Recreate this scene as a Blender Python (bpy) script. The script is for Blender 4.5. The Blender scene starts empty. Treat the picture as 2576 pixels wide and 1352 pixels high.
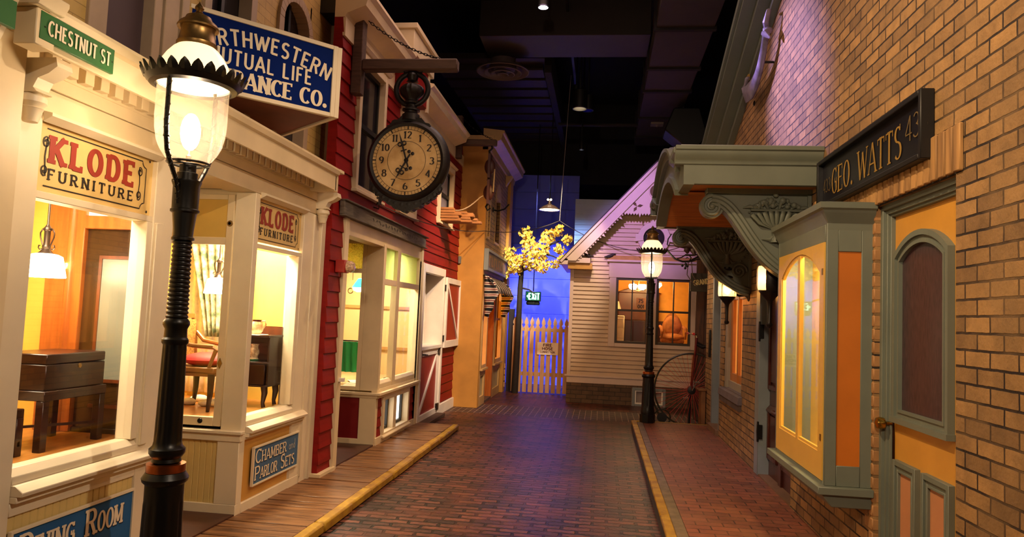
import bpy, bmesh, math, random
from mathutils import Vector, Matrix
S = bpy.context.scene
COL = S.collection
RND = random.Random(11)
PI = math.pi

# ------------------------------------------------------------------ camera
cam = bpy.data.cameras.new('camera')
cam.sensor_width = 36.0
cam.lens = 36.0 * 1790 / 2576
cam.clip_start = 0.05
cam_ob = bpy.data.objects.new('camera', cam)
COL.objects.link(cam_ob)
cam_ob.matrix_world = Matrix(((0.99139767, -0.033639, 0.12648744, 0.0),
                              (0.12385492, -0.07132716, -0.9897335, 0.0),
                              (0.04231563, 0.99688558, -0.06654723, 1.6),
                              (0, 0, 0, 1)))
S.camera = cam_ob
S.view_settings.view_transform = 'Standard'
S.view_settings.look = 'None'
S.view_settings.gamma = 1.0
S.view_settings.use_curve_mapping = False
S.view_settings.exposure = 1.0

# ------------------------------------------------------------------ world and hall lighting
w = bpy.data.worlds.new('hall')
S.world = w
w.use_nodes = True
w.node_tree.nodes['Background'].inputs[0].default_value = (0.6, 0.38, 0.34, 1)
w.node_tree.nodes['Background'].inputs[1].default_value = 0.03


def light(name, kind, loc, energy, color, target=None, size=0.1, spot=60, blend=0.5):
    l = bpy.data.lights.new(name, kind)
    l.energy = energy
    l.color = color
    if kind == 'AREA':
        l.size = size
    else:
        l.shadow_soft_size = size
    if kind == 'SPOT':
        l.spot_size = math.radians(spot)
        l.spot_blend = blend
    o = bpy.data.objects.new(name, l)
    COL.objects.link(o)
    o.location = loc
    if target:
        o.rotation_euler = (Vector(target) - Vector(loc)).to_track_quat('-Z', 'Y').to_euler()
    return o


WARM = (1.0, 0.70, 0.40)
WARM2 = (1.0, 0.60, 0.28)
AMB = (1.0, 0.52, 0.2)
# track lights of the hall ceiling; added spots among them are marked
light('track_furniture_front', 'SPOT', (1.3, 1.35, 4.1), 165, (1.0, 0.78, 0.57), (-2.6, 3.6, 1.5), 0.04, 72, 0.7)
light('track_furniture_far', 'SPOT', (1.0, 4.6, 5.4), 120, (1.0, 0.68, 0.42), (-2.4, 5.9, 1.0), 0.06, 60, 0.8)
light('track_boardwalk', 'SPOT', (-0.6, 9.8, 5.6), 380, (1.0, 0.62, 0.3), (-2.1, 6.9, 0.2), 0.08, 38, 0.6)
light('track_barn_warm', 'SPOT', (0.6, 7.8, 5.4), 760, (1.0, 0.74, 0.55), (-2.5, 11.3, 1.75), 0.08, 34, 0.6)
light('track_barn_top', 'SPOT', (0.9, 6.4, 5.6), 110, (1.0, 0.6, 0.32), (-2.4, 8.2, 3.9), 0.1, 70, 0.9)
light('track_corner', 'SPOT', (-0.2, 8.6, 5.2), 300, (1.0, 0.55, 0.18), (-2.3, 12.4, 1.4), 0.06, 46, 0.8)
light('track_brick_near', 'SPOT', (-1.2, 2.6, 5.0), 300, (1.0, 0.70, 0.40), (1.6, 3.6, 1.8), 0.05, 95, 0.8)
light('track_brick_violet', 'SPOT', (-1.3, 7.6, 5.6), 950, (0.46, 0.36, 1.0), (1.6, 6.45, 3.75), 0.05, 34, 1.0)
light('track_sidewalk_violet', 'SPOT', (-0.6, 6.0, 5.6), 150, (0.75, 0.55, 1.0), (1.25, 8.2, 0.3), 0.1, 40, 0.9)
light('track_gable_violet', 'SPOT', (-0.8, 9.0, 5.6), 680, (0.62, 0.34, 1.0), (0.55, 13.8, 3.55), 0.1, 30, 0.8)
light('track_house_warm', 'SPOT', (-0.6, 10.0, 5.4), 105, (1.0, 0.56, 0.2), (0.3, 13.8, 0.9), 0.1, 44, 0.9)
light('track_back_blue', 'SPOT', (-1.45, 15.35, 4.5), 1150, (0.17, 0.2, 1.0), (-1.35, 17.0, 1.0), 0.15, 66, 0.9)
light('track_siding_blue', 'SPOT', (-1.3, 14.4, 4.4), 240, (0.3, 0.5, 1.0), (-0.35, 16.0, 2.9), 0.2, 40, 1.0)
light('track_leaf_white', 'SPOT', (-0.8, 12.0, 5.5), 900, (1.0, 0.86, 0.6), (-1.4, 14.7, 2.9), 0.03, 28, 0.6)
light('float_leaf_white', 'SPOT', (-1.78, 13.0, 3.75), 130, (1.0, 0.86, 0.72), (-1.1, 17.0, 1.4), 0.02, 40, 0.5)  # added spot floating in mid-air, no fixture: dappled light for the back wall
light('track_fence_warm', 'SPOT', (0.3, 11.0, 5.6), 420, (1.0, 0.76, 0.56), (-1.2, 15.0, 0.9), 0.05, 26, 0.7)
light('fill_street_behind', 'SPOT', (-0.5, -1.2, 3.5), 260, (1.0, 0.74, 0.5), (0.7, 7.0, 1.9), 0.1, 62, 0.9)  # unseen fill added behind the camera to brighten the hood and its consoles
light('hall_overhead', 'AREA', (-0.6, 7.0, 5.7), 40, (1.0, 0.62, 0.5), (-0.6, 7.0, 0), 3.0)


# ------------------------------------------------------------------ materials
def lin(h):
    h = h.lstrip('#')
    c = [int(h[i:i + 2], 16) / 255 for i in (0, 2, 4)]
    return tuple(x / 12.92 if x <= 0.04045 else ((x + 0.055) / 1.055) ** 2.4 for x in c) + (1,)


_M = {}


def newmat(name):
    m = bpy.data.materials.new(name)
    m.use_nodes = True
    nt = m.node_tree
    return m, nt, nt.nodes['Principled BSDF']


def pos(nt, scale=(1, 1, 1)):
    g = nt.nodes.new('ShaderNodeTexCoord')
    mp = nt.nodes.new('ShaderNodeMapping')
    mp.inputs['Scale'].default_value = scale
    nt.links.new(g.outputs['Object'], mp.inputs['Vector'])
    return mp.outputs[0]


def mix(nt, fac, a, b, mode='MIX'):
    n = nt.nodes.new('ShaderNodeMix')
    n.data_type = 'RGBA'
    n.blend_type = mode
    for i, v in ((0, fac), (6, a), (7, b)):
        if hasattr(v, 'is_output'):
            nt.links.new(v, n.inputs[i])
        else:
            n.inputs[i].default_value = v
    return n.outputs[2]


def ramp(nt, src, stops):
    r = nt.nodes.new('ShaderNodeValToRGB')
    e = r.color_ramp.elements
    while len(e) < len(stops):
        e.new(0.5)
    for i, (p, c) in enumerate(stops):
        e[i].position = p
        e[i].color = c if len(c) == 4 else tuple(c) + (1,)
    nt.links.new(src, r.inputs[0])
    return r.outputs[0]


def noise(nt, vec, scale, detail=3, rough=0.55):
    n = nt.nodes.new('ShaderNodeTexNoise')
    n.inputs['Scale'].default_value = scale
    n.inputs['Detail'].default_value = detail
    n.inputs['Roughness'].default_value = rough
    nt.links.new(vec, n.inputs['Vector'])
    return n.outputs['Fac']


def bump(nt, bs, h, strength, dist=0.01):
    b = nt.nodes.new('ShaderNodeBump')
    b.inputs['Strength'].default_value = strength
    b.inputs['Distance'].default_value = dist
    nt.links.new(h, b.inputs['Height'])
    nt.links.new(b.outputs[0], bs.inputs['Normal'])


def mat(name, hx, rough=0.55, metal=0.0, var=0.15, sc=4, stretch=(1, 1, 1), bmp=0.0, bsc=40, hx2=None, spec=0.5):
    """painted, wooden or metal surface: a colour broken up by noise, optionally stretched along a grain"""
    if name in _M:
        return _M[name]
    m, nt, b = newmat(name)
    c = lin(hx)
    c2 = lin(hx2) if hx2 else tuple(x * (1 - 2 * var) for x in c[:3]) + (1,)
    v = pos(nt, stretch)
    n = noise(nt, v, sc, 4)
    col = ramp(nt, n, [(0.32, c2), (0.62, c)])
    nt.links.new(col, b.inputs['Base Color'])
    b.inputs['Roughness'].default_value = rough
    b.inputs['Metallic'].default_value = metal
    b.inputs['Specular IOR Level'].default_value = spec
    if bmp:
        bump(nt, b, noise(nt, v, bsc, 3), bmp, 0.004)
    _M[name] = m
    return m


def emat(name, hx, strength, base=None):
    if name in _M:
        return _M[name]
    m, nt, b = newmat(name)
    b.inputs['Base Color'].default_value = lin(base or hx)
    b.inputs['Emission Color'].default_value = lin(hx)
    b.inputs['Emission Strength'].default_value = strength
    _M[name] = m
    return m


def glass(name, tint='#ffffff', refl=0.05, bumpy=0.0, rough=0.02, milk=0.0, graze=0.45):
    if name in _M:
        return _M[name]
    m, nt, b = newmat(name)
    nt.nodes.remove(b)
    t = nt.nodes.new('ShaderNodeBsdfTransparent')
    t.inputs[0].default_value = lin(tint)
    g = nt.nodes.new('ShaderNodeBsdfGlossy')
    g.inputs['Roughness'].default_value = rough
    fr = nt.nodes.new('ShaderNodeFresnel')
    fr.inputs[0].default_value = 1.45
    ad = nt.nodes.new('ShaderNodeMath')
    ad.operation = 'MULTIPLY_ADD'
    ad.inputs[1].default_value = graze
    ad.inputs[2].default_value = refl - 0.03
    nt.links.new(fr.outputs[0], ad.inputs[0])
    ms = nt.nodes.new('ShaderNodeMixShader')
    nt.links.new(ad.outputs[0], ms.inputs[0])
    nt.links.new(t.outputs[0], ms.inputs[1])
    nt.links.new(g.outputs[0], ms.inputs[2])
    if bumpy:
        vo = nt.nodes.new('ShaderNodeTexVoronoi')
        vo.inputs['Scale'].default_value = 70
        nt.links.new(pos(nt), vo.inputs['Vector'])
        bb = nt.nodes.new('ShaderNodeBump')
        bb.inputs['Strength'].default_value = bumpy
        bb.inputs['Distance'].default_value = 0.01
        nt.links.new(vo.outputs['Distance'], bb.inputs['Height'])
        nt.links.new(bb.outputs[0], g.inputs['Normal'])
    last = ms.outputs[0]
    if milk:
        tr = nt.nodes.new('ShaderNodeBsdfTranslucent')
        tr.inputs[0].default_value = lin('#fff0dc')
        m2 = nt.nodes.new('ShaderNodeMixShader')
        m2.inputs[0].default_value = milk
        nt.links.new(last, m2.inputs[1])
        nt.links.new(tr.outputs[0], m2.inputs[2])
        last = m2.outputs[0]
    nt.links.new(last, nt.nodes['Material Output'].inputs[0])
    _M[name] = m
    return m


def frosted(name, tint, bsc=70, strength=0.0, fac=0.7):
    """obscure glass: light comes through it, shapes do not"""
    if name in _M:
        return _M[name]
    m, nt, b = newmat(name)
    b.inputs['Base Color'].default_value = lin(tint)
    b.inputs['Roughness'].default_value = 0.15
    tr = nt.nodes.new('ShaderNodeBsdfTranslucent')
    tr.inputs[0].default_value = lin(tint)
    ms = nt.nodes.new('ShaderNodeMixShader')
    ms.inputs[0].default_value = fac
    nt.links.new(b.outputs[0], ms.inputs[1])
    nt.links.new(tr.outputs[0], ms.inputs[2])
    if strength:
        vo = nt.nodes.new('ShaderNodeTexVoronoi')
        vo.inputs['Scale'].default_value = bsc
        nt.links.new(pos(nt), vo.inputs['Vector'])
        bb = nt.nodes.new('ShaderNodeBump')
        bb.inputs['Strength'].default_value = strength
        bb.inputs['Distance'].default_value = 0.02
        nt.links.new(vo.outputs['Distance'], bb.inputs['Height'])
        nt.links.new(bb.outputs[0], b.inputs['Normal'])
        nt.links.new(bb.outputs[0], tr.inputs['Normal'])
    nt.links.new(ms.outputs[0], nt.nodes['Material Output'].inputs[0])
    _M[name] = m
    return m


def brickmat(name, c1, c2, mortar, bw, bh, ms=0.012, axes='yz', rough=0.75, wob=0.0, strength=0.6, off=(0, 0), c3=None, bias=0.0, spec=0.5, stain=0.35):
    """masonry laid in courses; axes 'yz' a wall (y+x along the course), 'xy' a floor"""
    if name in _M:
        return _M[name]
    m, nt, b = newmat(name)
    g = nt.nodes.new('ShaderNodeTexCoord')
    sp = nt.nodes.new('ShaderNodeSeparateXYZ')
    vec = g.outputs['Object']
    if wob:
        n = nt.nodes.new('ShaderNodeTexNoise')
        n.inputs['Scale'].default_value = 16.0
        n.inputs['Detail'].default_value = 2
        nt.links.new(vec, n.inputs['Vector'])
        ma = nt.nodes.new('ShaderNodeVectorMath')
        ma.operation = 'MULTIPLY_ADD'
        nt.links.new(n.outputs['Color'], ma.inputs[0])
        ma.inputs[1].default_value = (wob, wob, wob)
        nt.links.new(vec, ma.inputs[2])
        vec = ma.outputs[0]
    nt.links.new(vec, sp.inputs[0])
    cb = nt.nodes.new('ShaderNodeCombineXYZ')
    if axes == 'yz':
        ad = nt.nodes.new('ShaderNodeMath')
        ad.operation = 'ADD'
        nt.links.new(sp.outputs[0], ad.inputs[0])
        nt.links.new(sp.outputs[1], ad.inputs[1])
        u, v = ad.outputs[0], sp.outputs[2]
    elif axes == 'xy':
        u, v = sp.outputs[0], sp.outputs[1]
    else:
        u, v = sp.outputs[1], sp.outputs[0]
    for k, src in ((0, u), (1, v)):
        ad2 = nt.nodes.new('ShaderNodeMath')
        ad2.inputs[1].default_value = off[k] + 50 * (bw, bh)[k]
        nt.links.new(src, ad2.inputs[0])
        nt.links.new(ad2.outputs[0], cb.inputs[k])
    t = nt.nodes.new('ShaderNodeTexBrick')
    t.inputs['Scale'].default_value = 1.0
    t.inputs['Mortar Size'].default_value = ms / 2
    t.inputs['Mortar Smooth'].default_value = 0.25
    t.inputs['Brick Width'].default_value = bw
    t.inputs['Row Height'].default_value = bh
    t.inputs['Bias'].default_value = bias
    t.inputs['Color1'].default_value = lin(c1)
    t.inputs['Color2'].default_value = lin(c2)
    t.inputs['Mortar'].default_value = lin(mortar)
    nt.links.new(cb.outputs[0], t.inputs['Vector'])
    n1 = noise(nt, pos(nt), 9, 4)
    sh = ramp(nt, n1, [(0.3, (1 - stain,) * 3), (0.65, (1, 1, 1))])
    col = mix(nt, 1.0, t.outputs['Color'], sh, 'MULTIPLY')
    if c3:
        n2 = noise(nt, pos(nt), 3.1, 2)
        col = mix(nt, ramp(nt, n2, [(0.45, (0, 0, 0)), (0.7, (0.55,) * 3)]), col, lin(c3))
    nt.links.new(col, b.inputs['Base Color'])
    b.inputs['Roughness'].default_value = rough
    b.inputs['Specular IOR Level'].default_value = spec
    inv = nt.nodes.new('ShaderNodeMath')
    inv.operation = 'SUBTRACT'
    inv.inputs[0].default_value = 1.0
    nt.links.new(t.outputs['Fac'], inv.inputs[1])
    ns = nt.nodes.new('ShaderNodeMath')
    ns.operation = 'MULTIPLY_ADD'
    nt.links.new(noise(nt, pos(nt), 45, 3), ns.inputs[0])
    ns.inputs[1].default_value = 0.35
    nt.links.new(inv.outputs[0], ns.inputs[2])
    bump(nt, b, ns.outputs[0], strength, 0.012)
    _M[name] = m
    return m


# ------------------------------------------------------------------ mesh helpers
class MB:
    def __init__(s):
        s.v, s.f, s.m, s.mi = [], [], [], 0

    def add(s, vs, fs):
        o = len(s.v)
        j = len(s.f) % 11 * 3e-5 + len(s.v) % 7 * 3e-5  # keeps touching faces of neighbouring pieces from coinciding
        s.v += [(p[0] + j, p[1] + j, p[2] + j) for p in vs]
        s.f += [[i + o for i in f] for f in fs]
        s.m += [s.mi] * len(fs)
        return s

    def box(s, x0, x1, y0, y1, z0, z1):
        return s.add([(x0, y0, z0), (x1, y0, z0), (x1, y1, z0), (x0, y1, z0), (x0, y0, z1), (x1, y0, z1), (x1, y1, z1), (x0, y1, z1)],
                     [(0, 3, 2, 1), (4, 5, 6, 7), (0, 1, 5, 4), (1, 2, 6, 5), (2, 3, 7, 6), (3, 0, 4, 7)])

    def prism(s, poly, ax, a, b):
        n = len(poly)

        def P(u, v, t):
            return {'x': (t, u, v), 'y': (u, t, v), 'z': (u, v, t)}[ax]
        vs = [P(u, v, a) for u, v in poly] + [P(u, v, b) for u, v in poly]
        fs = [tuple(range(n))[::-1], tuple(range(n, 2 * n))] + [(i, (i + 1) % n, n + (i + 1) % n, n + i) for i in range(n)]
        return s.add(vs, fs)

    def tube(s, pts, r, n=8, closed=False, flat=1.0):
        P = [Vector(p) for p in pts]
        k = len(P)
        rs = r if isinstance(r, (list, tuple)) else [r] * k
        vs, ref = [], None
        for i in range(k):
            a = P[(i - 1) % k] if (closed or i) else P[0]
            c = P[(i + 1) % k] if (closed or i < k - 1) else P[-1]
            t = (c - a)
            t = t.normalized() if t.length > 1e-9 else Vector((0, 0, 1))
            if ref is None:
                ref = t.orthogonal().normalized()
            u = (ref - t * ref.dot(t))
            u = u.normalized() if u.length > 1e-6 else t.orthogonal().normalized()
            ref = u
            w_ = t.cross(u)
            for j in range(n):
                an = 2 * PI * j / n
                vs.append(P[i] + u * math.cos(an) * rs[i] + w_ * math.sin(an) * rs[i] * flat)
        fs = []
        for i in range(k if closed else k - 1):
            for j in range(n):
                a, b2 = i * n + j, i * n + (j + 1) % n
                c, d = ((i + 1) % k) * n + (j + 1) % n, ((i + 1) % k) * n + j
                fs.append((a, b2, c, d))
        if not closed:
            fs += [tuple(range(n))[::-1], tuple(range((k - 1) * n, k * n))]
        return s.add(vs, fs)

    def lathe(s, prof, c=(0, 0, 0), n=24, ax='z', cap=True, a0=0.0, a1=2 * PI, rf=None):
        vs = []
        full = abs(a1 - a0 - 2 * PI) < 1e-6
        m_ = n if full else n + 1
        for r, z in prof:
            for j in range(m_):
                a = a0 + (a1 - a0) * j / n
                rr = r * (rf(a, z) if rf else 1)
                x, y = rr * math.cos(a), rr * math.sin(a)
                p = {'z': (x, y, z), 'y': (x, z, y), 'x': (z, x, y)}[ax]
                vs.append((c[0] + p[0], c[1] + p[1], c[2] + p[2]))
        k = len(prof)
        fs = []
        for i in range(k - 1):
            for j in range(n):
                j2 = (j + 1) % m_
                fs.append((i * m_ + j, i * m_ + j2, (i + 1) * m_ + j2, (i + 1) * m_ + j))
        if cap and full:
            fs += [tuple(range(m_))[::-1], tuple(range((k - 1) * m_, k * m_))]
        return s.add(vs, fs)

    def ball(s, c, r, n=10, sx=1, sy=1, sz=1):
        k = max(4, n // 2)
        o = len(s.v)
        s.lathe([(max(1e-4, math.sin(PI * i / k)) * r, -math.cos(PI * i / k) * r) for i in range(k + 1)], (0, 0, 0), n)
        for i in range(o, len(s.v)):
            x, y, z = s.v[i]
            s.v[i] = (c[0] + x * sx, c[1] + y * sy, c[2] + z * sz)
        return s

    def bar(s, p, q, w_, h, up=(0, 0, 1)):
        p, q = Vector(p), Vector(q)
        t = (q - p).normalized()
        u = t.cross(Vector(up))
        u = u.normalized() if u.length > 1e-6 else t.orthogonal().normalized()
        v = u.cross(t)
        vs = [e + u * a * w_ / 2 + v * b * h / 2 for e in (p, q) for a, b in ((-1, -1), (1, -1), (1, 1), (-1, 1))]
        return s.add(vs, [(0, 1, 2, 3), (7, 6, 5, 4), (0, 4, 5, 1), (1, 5, 6, 2), (2, 6, 7, 3), (3, 7, 4, 0)])

    def quad(s, a, b, c, d):
        return s.add([a, b, c, d], [(0, 1, 2, 3)])

    def torus(s, c, R, r, ax='z', n=24, m_=8):
        pts = []
        for i in range(n):
            a = 2 * PI * i / n
            x, y = R * math.cos(a), R * math.sin(a)
            p = {'z': (x, y, 0), 'y': (x, 0, y), 'x': (0, x, y)}[ax]
            pts.append((c[0] + p[0], c[1] + p[1], c[2] + p[2]))
        return s.tube(pts, r, m_, closed=True)

    def build(s, name, mats, parent=None, smooth=40, bevel=0.0, label=None, recalc=True):
        me = bpy.data.meshes.new(name)
        off = Vector(parent['_o']) if parent is not None and '_o' in parent else Vector((0, 0, 0))
        me.from_pydata([tuple(Vector(p) - off) for p in s.v], [], s.f)
        if recalc:
            bm = bmesh.new()
            bm.from_mesh(me)
            bmesh.ops.recalc_face_normals(bm, faces=bm.faces[:])
            bm.to_mesh(me)
            bm.free()
        mats = mats if isinstance(mats, (list, tuple)) else [mats]
        for m_ in mats:
            me.materials.append(m_)
        me.polygons.foreach_set('material_index', s.m)
        if smooth:
            me.polygons.foreach_set('use_smooth', [True] * len(me.polygons))
            me.set_sharp_from_angle(angle=math.radians(smooth))
        o = bpy.data.objects.new(name, me)
        COL.objects.link(o)
        if parent is not None:
            o.parent = parent
            o['_o'] = tuple(off)
        if bevel:
            bv = o.modifiers.new('edge', 'BEVEL')
            bv.width = bevel
            bv.segments = 1
            bv.limit_method = 'ANGLE'
        if label:
            o['label'] = label
        return o


def thing(name, label, cat, loc=(0, 0, 0), group=None, kind=None):
    o = bpy.data.objects.new(name, None)
    o.empty_display_size = 0.05
    COL.objects.link(o)
    o.location = loc
    o['_o'] = tuple(loc)
    return tag(o, label, cat, group, kind)


def tag(o, label, cat, group=None, kind=None):
    o['label'] = label
    o['category'] = cat
    if group:
        o['group'] = group
    if kind:
        o['kind'] = kind
    return o


def struct(o, label, cat):
    return tag(o, label, cat, None, 'structure')


def dup(root, loc, label):
    r = root.copy()
    COL.objects.link(r)
    r.location = loc
    r['label'] = label
    kids = [(c, r) for c in root.children]
    while kids:
        src, par = kids.pop()
        c = src.copy()
        COL.objects.link(c)
        c.parent = par
        kids += [(g, c) for g in src.children]
    return r


def holes_grid(a0, a1, z0, z1, holes):
    """rectangles that cover a0..a1 x z0..z1 except the holes"""
    ys = sorted({a0, a1} | {min(max(h[i], a0), a1) for h in holes for i in (0, 1)})
    zs = sorted({z0, z1} | {min(max(h[i], z0), z1) for h in holes for i in (2, 3)})
    out = []
    for i in range(len(ys) - 1):
        run = None
        for j in range(len(zs) - 1):
            my, mz = (ys[i] + ys[i + 1]) / 2, (zs[j] + zs[j + 1]) / 2
            if any(h[0] < my < h[1] and h[2] < mz < h[3] for h in holes):
                if run:
                    out.append(run)
                run = None
            else:
                run = (ys[i], ys[i + 1], run[2] if run else zs[j], zs[j + 1])
        if run:
            out.append(run)
    return out


def clap(mb, ax, plane, out, a0, a1, z0, z1, pitch, holes=(), lim=None, t=0.02):
    """lapped boards; ax is the axis the boards run along, out = +1/-1 the side they face"""
    n = max(1, round((z1 - z0) / pitch))
    p = (z1 - z0) / n
    for i in range(n):
        zb = z0 + i * p
        cuts = [(a0, a1)] if lim is None else [lim(zb + p / 2)]
        for h in holes:
            if h[2] < zb + p * 0.5 < h[3]:
                cuts = [c for s0, s1 in cuts for c in ((s0, min(s1, h[0])), (max(s0, h[1]), s1)) if c[1] - c[0] > 0.005]
        for s0, s1 in cuts:
            if s1 - s0 < 0.01:
                continue
            pr = [(plane, zb), (plane + out * t, zb), (plane + out * 0.004, zb + p), (plane, zb + p)]
            if ax == 'y':
                mb.prism(pr, 'y', s0, s1)
            else:
                mb.prism(pr, 'x', s0, s1) if False else mb.add(
                    [(e, q[0], q[1]) for e in (s0, s1) for q in pr],
                    [(0, 1, 2, 3), (7, 6, 5, 4), (0, 4, 5, 1), (1, 5, 6, 2), (2, 6, 7, 3), (3, 7, 4, 0)])


def frame_rect(mb, ax, p0, p1, a0, a1, z0, z1, w_, wb=None, wt=None):
    """a rectangular frame lying in the plane across ax, between depths p0 and p1; a0..z1 is its outside"""
    wb = w_ if wb is None else wb
    wt = w_ if wt is None else wt
    for b in ((a0, a0 + w_, z0, z1), (a1 - w_, a1, z0, z1), (a0 + w_, a1 - w_, z0, z0 + wb), (a0 + w_, a1 - w_, z1 - wt, z1)):
        if b[3] - b[2] > 1e-4:
            if ax == 'x':
                mb.box(p0, p1, *b)
            else:
                mb.box(b[0], b[1], p0, p1, b[2], b[3])


def pane(name, m_, parent, ax, p, a0, a1, z0, z1, t=0.006):
    mb = MB()
    if ax == 'x':
        mb.box(p - t / 2, p + t / 2, a0, a1, z0, z1)
    else:
        mb.box(a0, a1, p - t / 2, p + t / 2, z0, z1)
    return mb.build(name, m_, parent, smooth=0)


# ------------------------------------------------------------------ lettering: strokes with weight, contrast and serifs
def E(cx, cy, rx, ry, a0, a1, n=14):
    return [(cx + rx * math.cos(math.radians(a0 + (a1 - a0) * i / n)), cy + ry * math.sin(math.radians(a0 + (a1 - a0) * i / n))) for i in range(n + 1)]


GL = {
    'A': (.76, [[(.02, 0), (.38, 1)], [(.38, 1), (.74, 0)], [(.15, .32), (.61, .32)]]),
    'B': (.64, [[(.08, 0), (.08, 1)], [(.08, .96), (.36, .96)] + E(.36, .75, .2, .21, 90, -90) + [(.08, .54)], [(.36, .54)] + E(.36, .29, .23, .25, 90, -90) + [(.08, .04)]]),
    'C': (.66, [E(.38, .5, .32, .46, 45, 315, 24)]),
    'D': (.68, [[(.08, 0), (.08, 1)], [(.08, .96), (.3, .96)] + E(.3, .5, .32, .46, 90, -90, 20) + [(.08, .04)]]),
    'E': (.58, [[(.08, 0), (.08, 1)], [(.08, .96), (.54, .96)], [(.08, .52), (.46, .52)], [(.08, .04), (.54, .04)]]),
    'F': (.56, [[(.08, 0), (.08, 1)], [(.08, .96), (.53, .96)], [(.08, .52), (.44, .52)]]),
    'G': (.70, [E(.38, .5, .32, .46, 45, 330, 24), [(.42, .44), (.64, .44)], [(.62, .44), (.62, .1)]]),
    'H': (.70, [[(.08, 0), (.08, 1)], [(.62, 0), (.62, 1)], [(.08, .52), (.62, .52)]]),
    'I': (.2, [[(.1, 0), (.1, 1)]]),
    'J': (.5, [[(.4, 1), (.4, .25)] + E(.22, .22, .18, .19, 0, -150)]),
    'K': (.70, [[(.08, 0), (.08, 1)], [(.62, 1), (.12, .42)], [(.26, .58), (.64, 0)]]),
    'L': (.56, [[(.08, 0), (.08, 1)], [(.08, .04), (.53, .04)]]),
    'M': (.86, [[(.08, 0), (.08, 1)], [(.08, 1), (.43, .15)], [(.43, .15), (.78, 1)], [(.78, 1), (.78, 0)]]),
    'N': (.72, [[(.08, 0), (.08, 1)], [(.08, 1), (.64, 0)], [(.64, 0), (.64, 1)]]),
    'O': (.74, [E(.37, .5, .31, .46, 90, 450, 32)]),
    'P': (.62, [[(.08, 0), (.08, 1)], [(.08, .96), (.34, .96)] + E(.34, .71, .23, .25, 90, -90) + [(.08, .46)]]),
    'R': (.68, [[(.08, 0), (.08, 1)], [(.08, .96), (.34, .96)] + E(.34, .73, .22, .23, 90, -90) + [(.08, .5)], [(.34, .5), (.62, 0)]]),
    'S': (.60, [E(.3, .74, .22, .22, 35, 270, 16) + E(.3, .26, .24, .24, 90, -145, 16)[1:]]),
    'T': (.64, [[(.32, 0), (.32, 1)], [(.02, .96), (.62, .96)]]),
    'U': (.70, [[(.08, 1), (.08, .32)] + E(.35, .32, .27, .28, 180, 360, 16) + [(.62, 1)]]),
    'V': (.72, [[(.02, 1), (.36, 0)], [(.36, 0), (.70, 1)]]),
    'W': (1.0, [[(.02, 1), (.26, 0)], [(.26, 0), (.5, .9)], [(.5, .9), (.74, 0)], [(.74, 0), (.98, 1)]]),
    'X': (.7, [[(.04, 0), (.66, 1)], [(.04, 1), (.66, 0)]]),
    'Y': (.7, [[(.02, 1), (.35, .48)], [(.68, 1), (.35, .48)], [(.35, .5), (.35, 0)]]),
    '.': (.22, [E(.11, .06, .03, .03, 0, 360, 10)]),
    ' ': (.34, []),
    '0': (.6, [E(.3, .5, .24, .46, 90, 450, 26)]),
    '1': (.36, [[(.2, 0), (.2, 1)], [(.2, .98), (.04, .8)]]),
    '2': (.58, [E(.28, .74, .22, .23, 160, -40, 14) + [(.06, .05)], [(.04, .05), (.54, .05)]]),
    '3': (.58, [E(.26, .74, .21, .22, 150, -90, 14), E(.26, .28, .25, .25, 90, -150, 14)]),
    '4': (.62, [[(.44, 0), (.44, 1)], [(.44, .98), (.04, .3)], [(.04, .28), (.6, .28)]]),
    '5': (.58, [[(.5, .95), (.13, .95)], [(.13, .96), (.1, .52)], E(.27, .32, .24, .28, 130, -150, 16)]),
    '6': (.6, [E(.3, .3, .23, .26, 0, 360, 20), E(.5, .4, .43, .56, 190, 110, 10)]),
    '7': (.56, [[(.03, .95), (.52, .95)], [(.52, .95), (.18, 0)]]),
    '8': (.6, [E(.3, .74, .19, .22, 0, 360, 18), E(.3, .27, .24, .25, 0, 360, 18)]),
    '9': (.6, [E(.3, .7, .23, .26, 0, 360, 20), E(.1, .6, .43, .56, 10, -70, 10)]),
    'a': (.5, [E(.24, .24, .18, .22, 0, 360, 16), [(.42, .46), (.42, 0)]]),
    'n': (.5, [[(.07, .48), (.07, 0)], [(.07, .2)] + E(.25, .26, .17, .2, 180, 0, 10) + [(.42, 0)]]),
    'd': (.52, [E(.24, .24, .18, .22, 0, 360, 16), [(.42, .9), (.42, 0)]]),
}


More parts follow.
